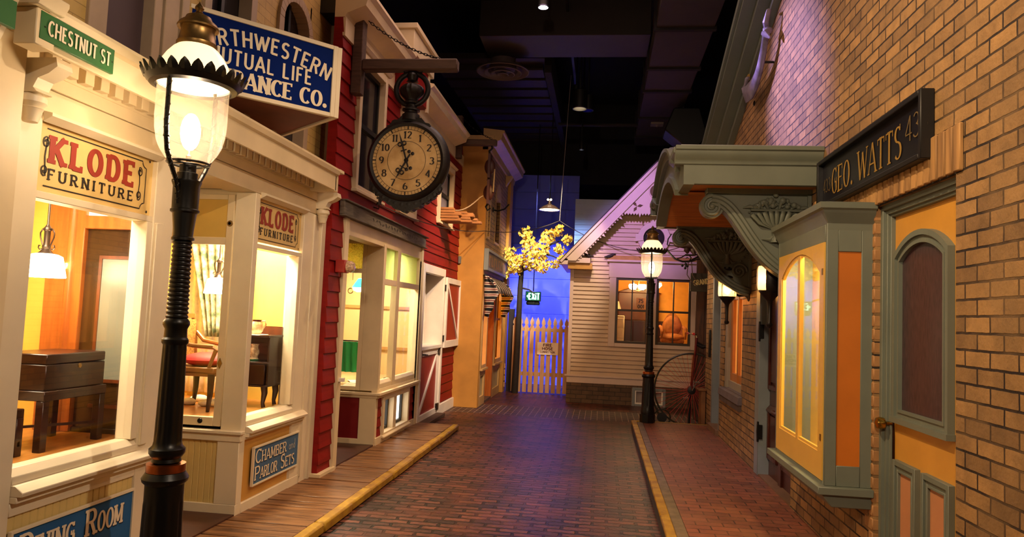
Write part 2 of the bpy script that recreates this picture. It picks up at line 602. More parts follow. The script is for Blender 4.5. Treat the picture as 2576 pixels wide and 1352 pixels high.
def text(mb, s, o, u, v, h, width=None, tv=.14, th=.12, serif=0.0, sp=.1, arc=None, shear=0.0, st=None, arch=0.0):
    """strokes of a line of writing: o lower-left corner, u and v unit directions, h the cap height, width the length to fill"""
    o, u, v = Vector(o), Vector(u), Vector(v)
    tot = sum(GL[c][0] + sp for c in s) - sp
    k = (width / (tot * h)) if width else 1.0
    st = st or max(th, .07)

    def place(x, y, mid):
        X, Y = x * h * k, y * h
        if arc:
            W_ = tot * h * k
            a = (X - W_ / 2) / arc
            am = a
            r = arc + Y
            return o + u * (W_ / 2 + r * math.sin(am)) + v * (r * math.cos(am) - arc)
        return o + u * (X + shear * Y) + v * Y

    nz = u.cross(v)
    cnt = [0]

    def ribbon(pts, t0, t1, x0):
        n = len(pts)
        cnt[0] += 1
        lift = nz * (cnt[0] % 6) * 0.00025
        closed = abs(pts[0][0] - pts[-1][0]) + abs(pts[0][1] - pts[-1][1]) < 1e-6
        L, Rr = [], []
        for i in range(n):
            a = pts[i - 1] if i else (pts[-2] if closed else pts[0])
            b = pts[i + 1] if i < n - 1 else (pts[1] if closed else pts[-1])
            dx, dy = b[0] - a[0], b[1] - a[1]
            d = math.hypot(dx, dy) or 1
            dx, dy = dx / d, dy / d
            t = math.sqrt((t0 * dy) ** 2 + (t1 * dx) ** 2) / 2
            L.append(lift + place(x0 + pts[i][0] - dy * t / k, pts[i][1] + dx * t, 0))
            Rr.append(lift + place(x0 + pts[i][0] + dy * t / k, pts[i][1] - dx * t, 0))
        mb.add(L + Rr, [(i, i + 1, n + i + 1, n + i) for i in range(n - 1)])
    x = 0.0
    for c in s:
        wd, strokes = GL[c]
        for p in strokes:
            if c == '.':
                mb.add([place(x + .11 + tv * .6 / k * math.cos(2 * PI * i / 10), tv * .6 + tv * .6 * math.sin(2 * PI * i / 10), 0) for i in range(10)], [tuple(range(10))])
                continue
            thin = tv
            if c in 'AMNVWXYK' and abs(p[-1][0] - p[0][0]) > .08 and serif and th < tv * .7:
                if (p[-1][0] - p[0][0]) * (p[-1][1] - p[0][1]) > 0:
                    thin = th * 1.3
            ribbon(p, thin, th, x)
            if serif:
                for e, q in ((p[0], p[1]), (p[-1], p[-2])):
                    ddx, ddy = q[0] - e[0], q[1] - e[1]
                    if (e[1] < .02 or e[1] > .98) and abs(ddy) > abs(ddx) * .8 and not (c in 'MNWVA' and e[1] > .98 and c in 'A') and not (c in 'VW' and e[1] < .02):
                        yy = st / 2 if e[1] < .5 else 1 - st / 2
                        wv = serif + thin / 2
                        ribbon([(e[0] - wv / k, yy), (e[0] + wv / k, yy)], st, st, x)
                    elif c in 'EFLTZ' and abs(ddx) > abs(ddy) and e[1] in (.96, .04) and not (c in 'EFL' and e[0] < .1):
                        s_ = -1 if e[1] > .5 else 1
                        ribbon([(e[0], e[1] - s_ * th / 2), (e[0], e[1] + s_ * (serif + .1))], st, st, x)
                    elif c in 'CGS' and abs(ddx) + abs(ddy) > 0 and e == p[0]:
                        ribbon([(e[0], e[1] - .03), (e[0], e[1] + .16)], st, st, x)
        x += wd + sp
    return tot * h * k


def line_path(mb, pts, t, o, u, v):
    """a painted line of width t along 2-D points"""
    o, u, v = Vector(o), Vector(u), Vector(v)
    n = len(pts)
    L, Rr = [], []
    for i in range(n):
        a, b = pts[max(i - 1, 0)], pts[min(i + 1, n - 1)]
        dx, dy = b[0] - a[0], b[1] - a[1]
        d = math.hypot(dx, dy) or 1
        L.append(o + u * (pts[i][0] - dy / d * t / 2) + v * (pts[i][1] + dx / d * t / 2))
        Rr.append(o + u * (pts[i][0] + dy / d * t / 2) + v * (pts[i][1] - dx / d * t / 2))
    mb.add(L + Rr, [(i, i + 1, n + i + 1, n + i) for i in range(n - 1)])


UY, UMY, UX, UZ = (0, 1, 0), (0, -1, 0), (1, 0, 0), (0, 0, 1)

# ------------------------------------------------------------------ palette
CREAM = mat('cream_paint', '#e6d8ba', 0.42, var=0.05, sc=3)
CREAM2 = mat('cream_trim', '#e2cfa8', 0.45, var=0.06, sc=3)
WHITE = mat('white_paint', '#ece4d8', 0.45, var=0.05, sc=4)
YELLOW = mat('yellow_panel', '#d8b256', 0.5, var=0.06, sc=3)
YWALL = mat('yellow_plaster', '#e6bc50', 0.7, var=0.08, sc=3)
RED = mat('barn_red', '#8a1512', 0.55, var=0.12, sc=5, stretch=(1, 0.3, 4), bmp=0.15, bsc=30, spec=0.2)
REDP = mat('door_red', '#9c2412', 0.5, var=0.1, sc=5, stretch=(4, 4, 0.5))
IRON = mat('black_iron', '#15130f', 0.36, 0.3, var=0.1, sc=8, bmp=0.08, bsc=60)
BRASS = mat('aged_brass', '#9a7a48', 0.38, 0.85, var=0.2, sc=14)
COPPER = mat('copper_band', '#b4622c', 0.3, 0.9, var=0.15, sc=20)
DARKW = mat('dark_mahogany', '#2c120b', 0.28, var=0.25, sc=6, stretch=(1, 1, 0.25))
BROWNW = mat('brown_wood', '#6b3416', 0.38, var=0.2, sc=5, stretch=(5, 5, 0.5))
ORANGEW = mat('orange_wood', '#b5652a', 0.35, var=0.15, sc=5, stretch=(6, 6, 0.6))
OAKF = mat('oak_floor', '#b87a3a', 0.3, var=0.15, sc=5, stretch=(7, 0.7, 1))
GREYW = mat('weathered_board', '#6e655a', 0.8, var=0.3, sc=6, stretch=(2, 0.6, 5), bmp=0.4, bsc=30)
BEAMW = mat('beam_wood', '#5b4436', 0.75, var=0.2, sc=6, stretch=(0.7, 6, 6), bmp=0.3, bsc=25)
GREY = mat('sage_grey_paint', '#6f7669', 0.5, var=0.06, sc=4)
GREYB = mat('blue_grey_paint', '#7c8486', 0.5, var=0.06, sc=4)
BLACK = mat('black_paint', '#0d0c0d', 0.5, var=0.1, sc=6)
LETR = mat('letter_red', '#9a3524', 0.6, var=0.06)
LETK = mat('letter_black', '#231c17', 0.6, var=0.05)
LETC = mat('letter_cream', '#eadcbf', 0.55, var=0.04)
CLEAR = glass('clear_glass', graze=0.14)
GLOBE = glass('lamp_glass', '#fff8ee', 0.05, milk=0.06)  # slight milkiness put into clear glass to imitate a glow halo
LACE = mat('lace_cloth', '#f0e6d4', 0.9, var=0.1, sc=30)
# ================================================================== GROUND
street = brickmat('street_brick', '#7e4a3c', '#2c2024', '#080606', .23, .088, .028, 'xy', 0.4, 0.035, 1.0, c3='#6a3626', stain=0.55, spec=0.3)
street2 = brickmat('street_brick_strip', '#4a3334', '#36282b', '#a08a72', .25, .10, .012, 'yx', 0.5, 0.02, 0.7, stain=0.4)
m = MB()
m.box(-3.4, 1.8, -1.5, 11.55, -.3, 0)
m.box(-3.4, 3.2, 12.75, 20, -.3, 0)
m.mi = 1
m.box(-3.4, 3.2, 11.55, 12.75, -.3, 0)
m.mi = 0
m.box(1.8, 3.2, 10.9, 11.55, -.3, 0)
struct(m.build('floor', [street, street2], smooth=0), 'street paved in dark red bricks laid crosswise between two raised sidewalks', 'street')

walk = brickmat('walk_brick', '#96543a', '#70402e', '#3a261e', .2, .1, .011, 'xy', 0.45, 0.006, 0.6, c3='#8a5a3c', stain=0.3)
CONC = mat('kerb_concrete', '#7d6a52', 0.75, var=0.2, sc=9, bmp=0.4, bsc=40)
YKERB = mat('kerb_yellow', '#b48a1a', 0.55, var=0.14, sc=7, bmp=0.3, bsc=40, hx2='#8a5c10')
STONE = mat('kerb_face_stone', '#4d4440', 0.8, var=0.25, sc=8, bmp=0.4, bsc=30)
t = thing('brick_sidewalk', 'raised red brick sidewalk with a yellow painted kerb beside the brick wall', 'sidewalk', (1.05, 5.5, .12), kind='structure')
MB().box(.66, 1.85, -1.5, 10.86, 0, .12).build('paving', walk, t, smooth=0)
MB().box(.575, .66, -1.5, 10.78, 0, .121).box(.66, 1.6, 10.80, 10.86, 0, .1215).build('kerb_edge', CONC, t, bevel=.006)
k = MB()
y = -1.5
while y < 10.8:
    y2 = min(y + 1.2, 10.86)
    k.box(.50, .575, y, y2 - .004, .092, .122)
    y = y2
k.box(.50, 1.62, 10.86, 10.93, .055, .121)
k.build('painted_kerb', YKERB, t, bevel=.007)
MB().box(.503, .574, -1.5, 10.92, 0, .093).box(.55, 1.62, 10.8, 10.925, 0, .056).build('kerb_face', STONE, t)

t = thing('boardwalk', 'low wooden boardwalk of worn planks with a yellow timber edge by the furniture shop', 'boardwalk', (-2.2, 5.0, 0), kind='structure')
PLANK = mat('boardwalk_plank', '#8e623a', 0.42, var=0.24, sc=7, stretch=(0.5, 5, 1), bmp=0.5, bsc=14, hx2='#4e3019')
p = MB()
y = 0.2
while y < 9.75:
    wd = RND.uniform(.13, .2)
    p.box(-2.62 - RND.uniform(0, .02), -1.985, y, min(y + wd - .012, 9.78), .02, .07 + RND.uniform(-.004, .004))
    y += wd
p.build('planking', PLANK, t, bevel=.004)
p = MB()
y = 0.0
while y < 9.75:
    y2 = min(y + RND.uniform(.4, .75), 9.8)
    d = RND.uniform(-.006, .006)
    p.box(-1.985 + d, -1.895 + d, y, y2 - .008, 0, .076 + RND.uniform(-.004, .004))
    y = y2
p.build('edge_timber', YKERB, t, bevel=.014)
MB().box(-2.6, -1.99, 0.2, 9.75, 0, .03).build('joist', BLACK, t)

# ================================================================== FURNITURE SHOP (cream storefront)
XK = -2.58
shop = thing('furniture_shop', 'cream painted storefront with two lit show windows, dentil cornice and recessed doorway', 'building', (-2.9, 4.5, .05))
P = lambda mb, n, m_, **k: mb.build(n, m_, shop, **k)
# near end pilaster, posts, jambs
m = MB()
m.box(-2.9, XK, 2.72, 2.93, .05, 2.438)
P(m, 'pilaster', CREAM, bevel=.004)
P(MB().box(-2.72, XK, 3.79, 3.98, .05, 2.438).box(-2.62, XK + .015, 3.80, 3.86, .78, 2.05), 'pilaster', CREAM, bevel=.004)
P(MB().box(-2.74, XK, 4.98, 5.05, .05, 2.438), 'corner_post', CREAM, bevel=.004)
P(MB().box(-2.72, XK, 5.86, 6.27, .05, 2.438).box(XK - .01, XK + .012, 6.05, 6.08, .12, 2.43).box(XK - .01, XK + .02, 6.21, 6.3, .05, 2.56), 'pilaster', CREAM, bevel=.004)
# frieze and lintel
m = MB()
m.box(-2.8, XK, 2.72, 6.3, 2.44, 2.56)
m.box(-2.8, XK + .008, 2.72, 6.3, 2.563, 2.63)
m.box(-2.8, XK, 2.72, 6.3, 2.63, 2.73)
P(m, 'frieze', CREAM2, bevel=.003)
for y0, y1 in ((2.93, 3.79), (5.05, 5.86)):
    P(MB().prism([(XK, 2.405), (XK + .045, 2.43), (XK + .045, 2.445), (XK, 2.455)], 'y', y0, y1), 'head_moulding', CREAM)
# cornice with dentils
cx = -2.33
m = MB()
prof = [(-2.8, 2.722), (XK + .05, 2.722), (XK + .07, 2.71), (cx - .07, 2.665), (cx - .05, 2.64), (cx - .02, 2.635), (cx - .02, 2.76), (cx + .005, 2.77), (cx + .02, 2.80), (cx + .02, 2.815), (cx - .03, 2.83), (-2.8, 2.87)]
m.prism(prof, 'y', 2.62, 5.95)
P(m, 'cornice', CREAM2, smooth=25)
P(MB().box(-2.42, cx + .01, 2.555, 2.66, 2.625, 2.78).prism([(-2.42, 2.78), (cx + .03, 2.78), (cx + .05, 2.82), (cx + .05, 2.84), (-2.42, 2.86)], 'y', 2.53, 2.68), 'cornice_block', CREAM2, bevel=.004)
P(MB().box(-2.75, cx - .02, 5.93, 6.0, 2.625, 2.80).box(-2.75, cx + .02, 5.93, 6.03, 2.79, 2.82), 'cornice_end', CREAM2, bevel=.004)
m = MB()
y = 2.90
i = 0
while y < 6.02:
    wd = .062
    m.box(XK, XK + .045, y, y + wd, 2.645, 2.7225)
    y += .108 if y < 4.0 else .092
P(m, 'dentil_moulding', CREAM2, bevel=.002)


def corbel(y):
    m = MB()
    sc = [(XK, 2.64), (XK + .19, 2.64), (XK + .2, 2.60), (XK + .16, 2.57), (XK + .11, 2.55), (XK + .09, 2.51), (XK + .11, 2.49), (XK, 2.49)]
    m.prism(sc, 'y', y - .045, y + .045)
    m.lathe([(.0, 2.36), (.03, 2.365), (.035, 2.38), (.045, 2.42), (.05, 2.425), (.042, 2.43), (.06, 2.45), (.058, 2.475), (.04, 2.49), (.04, 2.5)], (XK + .05, y, 0), 16)
    return P(m, 'corbel', CREAM)


corbel(2.80)
corbel(6.13)


# painted sign panels over the show windows
def sign_panel(y0, y1, z0, z1, x):
    b = MB().box(x - .02, x, y0, y1, z0, z1).build('sign_panel', mat('sign_cream', '#dfc07c', 0.5, var=0.08, sc=3), shop, label='cream transom panel with painted red and black lettering')
    t1, t2, t3 = MB(), MB(), MB()
    W_, H_ = y1 - y0, z1 - z0
    X = x + .003
    text(t1, 'KLODE', (X, y0 + W_ * .105, z0 + H_ * .42), UY, UZ, H_ * .40, W_ * .70, tv=.27, th=.17, serif=.06, sp=.32, st=.15)
    t1.build('lettering', LETR, b, smooth=0)
    text(t2, 'FURNITURE', (X, y0 + W_ * .10, z0 + H_ * .175), UY, UZ, H_ * .165, W_ * .71, tv=.2, th=.12, serif=.08, sp=.42, st=.12)
    t2.build('lettering', LETK, b, smooth=0)
    c = .055 * W_ / .8
    a0, a1, b0, b1 = .03 * W_, W_ - .07 * W_, .08 * H_, .90 * H_
    nn = 6
    corner = []
    for (px_, pz, s0) in ((a1, b1, 270), (a0, b1, 360), (a0, b0, 90 - 360 + 360), (a1, b0, 180)):
        cc = [(px_ + c * .5 * math.cos(math.radians(s0 - 90 * q / nn)), pz + c * .5 * math.sin(math.radians(s0 - 90 * q / nn))) for q in range(nn + 1)]
        corner += cc if s0 in (270,) else cc
    # arcs bite into the corners; the outline is closed with straight runs
    line_path(t3, [(a0 + c * .6, b1), (a1 - c * .6, b1)] + [(a1 - c * .6 * math.cos(q * PI / 12), b1 - c * .6 * math.sin(q * PI / 12)) for q in range(1, 6)] + [(a1, b1 - c * .6), (a1, b0 + c * .6)]
              + [(a1 - c * .6 * math.sin(q * PI / 12), b0 + c * .6 * math.cos(q * PI / 12)) for q in range(1, 6)] + [(a1 - c * .6, b0), (a0 + c * .6, b0)], .007 * W_, (X, y0, z0), UY, UZ)
    for side in (0, 1):
        ex = a1 - .035 * W_ if side else a0 + .015 * W_
        sg = -1 if side else 1
        for dn in (1, -1):
            sp_ = []
            for q in range(22):
                a = q / 21 * 2.6 * PI
                r = c * (.16 + .30 * q / 21)
                sp_.append((ex + sg * (.5 * c - r * math.cos(a)) * .8, H_ * (.5 + dn * .2) + dn * r * math.sin(a)))
            sp_.append((ex + sg * c * .35, H_ * .5))
            line_path(t3, sp_, .008 * W_, (X, y0, z0), UY, UZ)
        t3.lathe([(.0001, 0), (.009 * W_, 0)], (X, y0 + a1 + .03 * W_, z0 + H_ * (.93 if side else .05)), 10, 'x', cap=False)
    t3.build('scroll_border', LETK, b, smooth=0)


sign_panel(2.93, 3.79, 2.09, 2.42, XK - .03)
sign_panel(5.05, 5.86, 2.08, 2.42, XK - .03)


# show windows
def show_window(y0, y1, z0, z1, name='window_frame'):
    m = MB()
    m.box(-2.68, XK - .008, y0, y1, z1, z1 + .035)
    m.box(-2.68, XK - .004, y1 - .06, y1, z0, z1)
    m.prism([(-2.68, z0 - .07), (XK - .0, z0 - .07), (XK + .0, z0 - .035), (XK - .03, z0), (-2.68, z0)], 'y', y0, y1)
    f = P(m, name, CREAM, bevel=.003)
    pane('glass_pane', CLEAR, f, 'x', XK - .05, y0, y1 - .06, z0, z1)
    m = MB()
    m.prism([(-2.7, z0 - .12), (XK + .055, z0 - .12), (XK + .06, z0 - .10), (XK + .02, z0 - .07), (-2.7, z0 - .07)], 'y', y0 - .0, y1 + .19)
    m.box(-2.7, XK + .03, y0, y1 + .19, z0 - .15, z0 - .12)
    P(m, 'window_sill', CREAM, bevel=.003)


show_window(2.93, 3.80, .82, 2.05)
show_window(5.05, 5.86, .77, 2.03)


# panels under the windows
def boards_x(m, x, y0, y1, z0, z1, pitch=.055):
    n = max(1, round((y1 - y0) / pitch))
    for i in range(n):
        a, b = y0 + (y1 - y0) * i / n, y0 + (y1 - y0) * (i + 1) / n
        m.prism([(x - .012, a), (x - .004, a), (x, a + .005), (x, b - .005), (x - .004, b), (x - .012, b)], 'z', z0, z1) if False else m.add(
            [(x - .006, a, z0), (x, a + .005, z0), (x, b - .005, z0), (x - .006, b, z0), (x - .006, a, z1), (x, a + .005, z1), (x, b - .005, z1), (x - .006, b, z1)],
            [(0, 1, 5, 4), (1, 2, 6, 5), (2, 3, 7, 6)])


YEL2 = mat('ochre_panel', '#d9a24a', 0.5, var=0.06, sc=3)
m = MB()
m.box(-2.72, XK - .02, 2.93, 3.8, .05, .68)
boards_x(m, XK - .012, 2.93, 3.8, .05, .62, .045)
P(m, 'beadboard_panel', mat('straw_panel', '#dcc27c', 0.5, var=0.05, sc=3), smooth=0)
P(MB().box(XK - .03, XK, 2.93, 3.79, .61, .67), 'panel_rail', CREAM, bevel=.003)
P(MB().box(XK - .03, XK, 2.93, 3.79, .05, .14), 'panel_rail', CREAM, bevel=.003)
P(MB().box(-2.72, XK - .02, 5.05, 6.05, .05, .65), 'ochre_panel', YEL2, label='plain ochre panel under the second show window')
m = MB()
frame_rect(m, 'x', XK - .03, XK + .003, 4.995, 6.10, .06, .652, .05, .08, .05)
P(m, 'panel_frame', CREAM, bevel=.003)

# side of the second show window, facing the recess
Y2 = 4.98
m = MB()
m.box(-3.5, -2.74, Y2 + .015, Y2 + .06, 2.38, 2.46)
m.box(-3.5, -2.74, Y2 + .02, Y2 + .05, .05, .70)
P(m, 'recess_backing', CREAM2)
m = MB()
frame_rect(m, 'y', Y2 - .005, Y2 + .03, -3.42, -2.745, .70, 2.42, .055, .065, .04)
m.box(-3.40, -2.80, Y2 - .005, Y2 + .03, 2.04, 2.095)
f = P(m, 'access_door', CREAM2, bevel=.003, label='cream access door with yellow upper panel and glass')
MB().box(-3.40, -2.79, Y2 + .005, Y2 + .02, 2.09, 2.385).build('upper_panel', YELLOW, f, smooth=0)
pane('glass_pane', CLEAR, f, 'y', Y2 + .012, -3.4, -2.8, .765, 2.045)
for z in (1.16, 2.2):
    m = MB()
    m.prism([(-2.775, z - .04), (-2.757, z), (-2.775, z + .04), (-2.793, z)], 'y', Y2 - .012, Y2 - .004) if z < 2 else m.lathe([(.02, -.012), (.024, -.004), (.012, -.012), (.001, -.012)], (-2.772, Y2, z), 14, 'y')
    m.build('lock_plate', BRASS, f)
m = MB()
m.lathe([(.017, -.012), (.02, -.004), (.01, -.014), (.001, -.014)], (-2.9, Y2, .735), 14, 'y')
m.build('lock_plate', IRON, f)
m = MB()
m.box(-3.5, XK + .03, Y2 - .05, Y2 + .01, .655, .68)
m.box(-3.5, XK + .015, Y2 - .03, Y2 + .01, .60, .655)
P(m, 'recess_sill', CREAM, bevel=.004)
m = MB()
n = 16
for i in range(n):
    a, b = -3.5 + .76 * i / n, -3.5 + .76 * (i + 1) / n
    m.add([(a, Y2 + .0, .15), (a + .005, Y2 - .006, .15), (b - .005, Y2 - .006, .15), (b, Y2 + .0, .15), (a, Y2 + .0, .6), (a + .005, Y2 - .006, .6), (b - .005, Y2 - .006, .6), (b, Y2 + .0, .6)], [(0, 1, 5, 4), (1, 2, 6, 5), (2, 3, 7, 6)])
m.box(-3.5, -2.74, Y2, Y2 + .02, .1, .62)
P(m, 'beadboard_panel', mat('straw_panel', '#dcc27c'), smooth=0)
P(MB().box(-3.5, XK + .004, Y2 - .02, Y2 + .022, .05, .15).box(-2.745, XK + .004, Y2 - .02, Y2 + .022, .15, .6), 'recess_trim', CREAM, bevel=.003)
# recess floor, ceiling and shop door
P(MB().box(-3.6, XK - .0, 3.985, 4.975, .04, .085), 'recess_floor', mat('recess_planks', '#4a2414', 0.4, var=0.25, sc=6, stretch=(.6, 6, 1)))
P(MB().box(-3.6, -2.8, 3.98, 4.98, 2.46, 2.5), 'recess_ceiling', CREAM2)
d = P(MB().box(-3.62, -3.55, 3.98, 4.98, .08, 2.46), 'entry_door', BROWNW)
MB().box(-3.55, -3.535, 4.15, 4.8, .95, 2.2).build('door_glass', mat('grey_frosted', '#7c8076', 0.25, var=0.06), d)
# display boxes: floors, backs, ends and ceilings
m = MB()
m.box(-3.95, XK - .06, 2.2, 4.0, .70, .80)
m.box(-3.95, XK - .06, 5.0, 6.2, .66, .76)
P(m, 'display_floor', OAKF)
m = MB()
m.box(-4.0, -3.9, 2.2, 4.0, .7, 2.5)
m.box(-4.0, -3.9, 5.0, 6.2, .7, 2.5)
m.box(-3.95, -3.1, 3.99, 4.03, .8, 2.4)
m.box(-3.95, -2.66, 6.08, 6.14, .7, 2.4)
P(m, 'display_wall', YWALL)
P(MB().box(-4, -2.68, 2.2, 4.0, 2.4, 2.45).box(-4, -2.68, 5.0, 6.2, 2.4, 2.45), 'display_ceiling', WHITE)
# wooden frame with frosted door beside the first show window
m = MB()
m.box(-3.36, -3.22, 3.93, 3.99, .8, 2.4)
m.lathe([(.028, .8), (.028, 2.4)], (-3.20, 3.94, 0), 12)
m.box(-3.18, -3.12, 3.93, 3.99, .8, 2.4)
m.box(-3.15, -2.62, 3.93, 3.99, 2.02, 2.10)
m.box(-2.70, -2.60, 3.93, 3.97, .8, 2.05)
P(m, 'partition_frame', ORANGEW, bevel=.004)
P(MB().box(-3.13, -2.7, 3.955, 3.985, 2.1, 2.4), 'transom_light', emat('transom_glow', '#fff1c8', 1.4))
d = P(MB().box(-3.12, -2.69, 3.96, 3.99, .8, 2.02).box(-3.12, -2.70, 3.945, 3.96, .8, .83), 'partition_door', mat('dark_door', '#3b2412', 0.25, var=0.2), bevel=.003)
m = MB()
frame_rect(m, 'y', 3.945, 3.96, -3.02, -2.69, 1.10, 1.86, .02)
m.box(-3.02, -2.7, 3.945, 3.96, .95, .97)
m.build('glazing_bead', BROWNW, d)
MB().box(-3.0, -2.70, 3.95, 3.958, 1.12, 1.84).build('frosted_pane', mat('grey_frosted', '#7c8076'), d)

# upper storey of cream painted brick with tall windows
XU = -2.75
ubrick = brickmat('cream_upper_brick', '#cfb06a', '#c4a45e', '#a58a50', .2, .07, .006, 'yz', 0.6, 0, 0.35, stain=0.15)
m = MB()
H = [(3.37, 4.2, 2.85, 6), (4.42, 5.02, 2.85, 4.35), (5.5, 6.08, 2.85, 4.28)]
for r in holes_grid(2.2, 6.7, 2.8, 6.0, H):
    m.box(XU - .12, XU, *r)
P(m, 'upper_wall', ubrick, smooth=0)
P(MB().box(XU - .05, XU + .03, 6.60, 6.70, 2.8, 6.0), 'corner_board', CREAM, bevel=.003)
m = MB()
for q in range(4):
    m.box(XU - .06, XU + .025 + .012 * (q % 2), 3.86 + q * .085, 3.935 + q * .085, 2.85, 6.0)
m.box(XU - .06, XU + .02, 3.34, 3.48, 2.85, 6.0)
f = P(m, 'window_casing', mat('casing_tan', '#b09a80', 0.5, var=0.08), bevel=.004)
MB().box(XU - .07, XU - .05, 3.47, 3.87, 2.85, 6).build('window_shade', mat('shade_plum', '#4a3a40', 0.6, var=0.05), f, smooth=0)


def arched_window(y0, y1, z1, spring):
    m = MB()
    cy, r = (y0 + y1) / 2, (y1 - y0) / 2
    rise = z1 - spring

    def arcp(k, n=14):
        return [(cy + (r - k) * math.cos(PI * q / n), spring + max(.01, rise - k) * math.sin(PI * q / n)) for q in range(n + 1)]
    o_, i_ = arcp(-.05), arcp(.035)
    out = [(o_[0][0], 2.8)] + o_ + [(o_[-1][0], 2.8), (i_[-1][0], 2.8)] + i_[::-1] + [(i_[0][0], 2.8)]
    for q in range(len(o_) - 1):
        m.prism([o_[q], o_[q + 1], i_[q + 1], i_[q]], 'x', XU - .08, XU + .03)
    m.box(XU - .08, XU + .03, i_[0][0], o_[0][0], 2.8, spring)
    m.box(XU - .08, XU + .03, o_[-1][0], i_[-1][0], 2.8, spring)
    f = P(m, 'arched_casing', mat('casing_tan', '#b09a80'), bevel=.003)
    m = MB()
    m.box(XU - .075, XU - .05, cy - .02, cy + .02, 2.8, z1 - .03)
    m.box(XU - .075, XU - .05, y0 + .03, y1 - .03, 3.5, 3.54)
    m.build('sash', BLACK, f)
    MB().prism([(i_[0][0], 2.8)] + i_ + [(i_[-1][0], 2.8)], 'x', XU - .1, XU - .08).build('dark_pane', mat('dark_pane', '#2a2528', 0.12, var=0.1), f, smooth=0)
    m = MB()
    for (a, b) in ((y0 - .1, y0 - .05), (y1 + .05, y1 + .1)):
        for rr in holes_grid(a, b, 2.8, spring, []):
            pass
    # fill between arch and square opening
    for q in range(len(o_) - 1):
        (ya, za), (yb, zb) = o_[q], o_[q + 1]
        m.add([(XU, ya, za), (XU, yb, zb), (XU, yb, z1 + .08), (XU, ya, z1 + .08)], [(0, 1, 2, 3)])
    m.build('arch_spandrel', ubrick, f, smooth=0)


arched_window(4.42, 5.02, 4.35, 4.1)
arched_window(5.5, 6.08, 4.28, 4.02)

# ------------------------------------------------------------------ neighbour storefront at the frame's edge
t = thing('corner_storefront', 'cream storefront end wall beside the furniture shop pilaster', 'building', (-2.6, 2.0, .05))
MB().box(-2.9, -2.44, 0.6, 2.53, .05, 2.62).box(-2.9, -2.5, 2.53, 2.72, .05, 2.9).build('end_wall', CREAM2, t)
MB().prism([(-2.9, 2.62), (-2.42, 2.62), (-2.36, 2.76), (-2.33, 2.84), (-2.9, 2.9)], 'y', .6, 2.5).build('cornice', CREAM2, t)

# ------------------------------------------------------------------ signs on the furniture shop
GREEN = mat('sign_green', '#2f6a34', 0.45, var=0.08, sc=5)
t = thing('street_sign', 'green street name sign reading CHESTNUT ST on the cream cornice', 'sign', (cx, 2.8, 2.7))
MB().box(cx - .005, cx + .012, 2.575, 3.02, 2.655, 2.772).build('plate', GREEN, t, bevel=.002)
m = MB()
text(m, 'CHESTNUT ST', (cx + .0155, 2.615, 2.682), UY, UZ, .064, .375, tv=.17, th=.13, sp=.16)
m.build('lettering', LETC, t, smooth=0)
MB().lathe([(.001, .0145), (.004, .0135)], (cx, 2.6, 2.71), 8, 'x').lathe([(.001, .0145), (.004, .0135)], (cx, 3.005, 2.71), 8, 'x').build('screw', IRON, t)
tag(MB().box(-2.33, -2.31, 1.9, 2.448, 2.635, 2.745).build('street_sign', GREEN, bevel=.002), 'end of a green sign on the neighbouring storefront, cut by the frame', 'sign')

BLUE = mat('sign_blue', '#2a5f96', 0.6, var=0.06, sc=4, spec=0.15)
BLUE2 = mat('sign_slate_blue', '#4c6a8c', 0.6, var=0.06, sc=4, spec=0.15)


def board_sign(y0, y1, z0, z1, blue, lines, label):
    t = thing('painted_sign', label, 'sign', (XK + .01, (y0 + y1) / 2, z0))
    MB().box(XK - .008, XK + .012, y0, y1, z0, z1).build('board', blue, t, smooth=0)
    m = MB()
    frame_rect(m, 'x', XK, XK + .02, y0 - .012, y1 + .012, z0 - .012, z1 + .012, .012)
    m.build('frame', CREAM, t)
    m, s2 = MB(), MB()
    for (s, u, v, h, wd, big) in lines:
        x = y0 + (y1 - y0) * u
        z = z0 + (z1 - z0) * v
        for word, hh, ww in s:
            for mb, dx, dz, dd in ((m, 0, 0, .0155), (s2, .006, -.006, .014)):
                text(mb, word, (XK + dd, x + dx, z + dz), UY, UZ, hh, ww, tv=.17, th=.1, serif=.06, sp=.14)
            x += ww + .012
    m.build('lettering', LETC, t, smooth=0)
    s2.build('letter_shade', mat('letter_shade', '#142c50', 0.6), t, smooth=0)


board_sign(2.945, 3.77, .20, .535, BLUE, [([('D', .135, .075), ('INING', .105, .25)], .06, .55, 0, 0, 0), ([('R', .135, .075), ('OOM', .105, .19)], .565, .55, 0, 0, 0),
                                         ([('S', .135, .07), ('ETS', .105, .17)], .40, .09, 0, 0, 0)], 'bright blue painted sign with cream lettering for dining room sets, below the first show window')
board_sign(5.185, 5.975, .245, .515, BLUE2, [([('C', .105, .09), ('HAMBER', .085, .43)], .03, .555, 0, 0, 0),
                                           ([('P', .105, .08), ('ARLOR', .085, .285)], .03, .09, 0, 0, 0), ([('S', .115, .075), ('ETS', .085, .17)], .59, .09, 0, 0, 0)],
           'slate blue painted sign with cream lettering for chamber and parlor sets, on the ochre panel')
m = MB()
text(m, 'and', (XK + .0155, 5.185 + .79 * .77, .40), UY, UZ, .085, .12, tv=.08, th=.07, sp=.12)
tgt = [o for o in bpy.data.objects if o.name.startswith('painted_sign')][-1]
m.build('lettering', mat('letter_pale_blue', '#b9b8b0', 0.6), tgt, smooth=0)

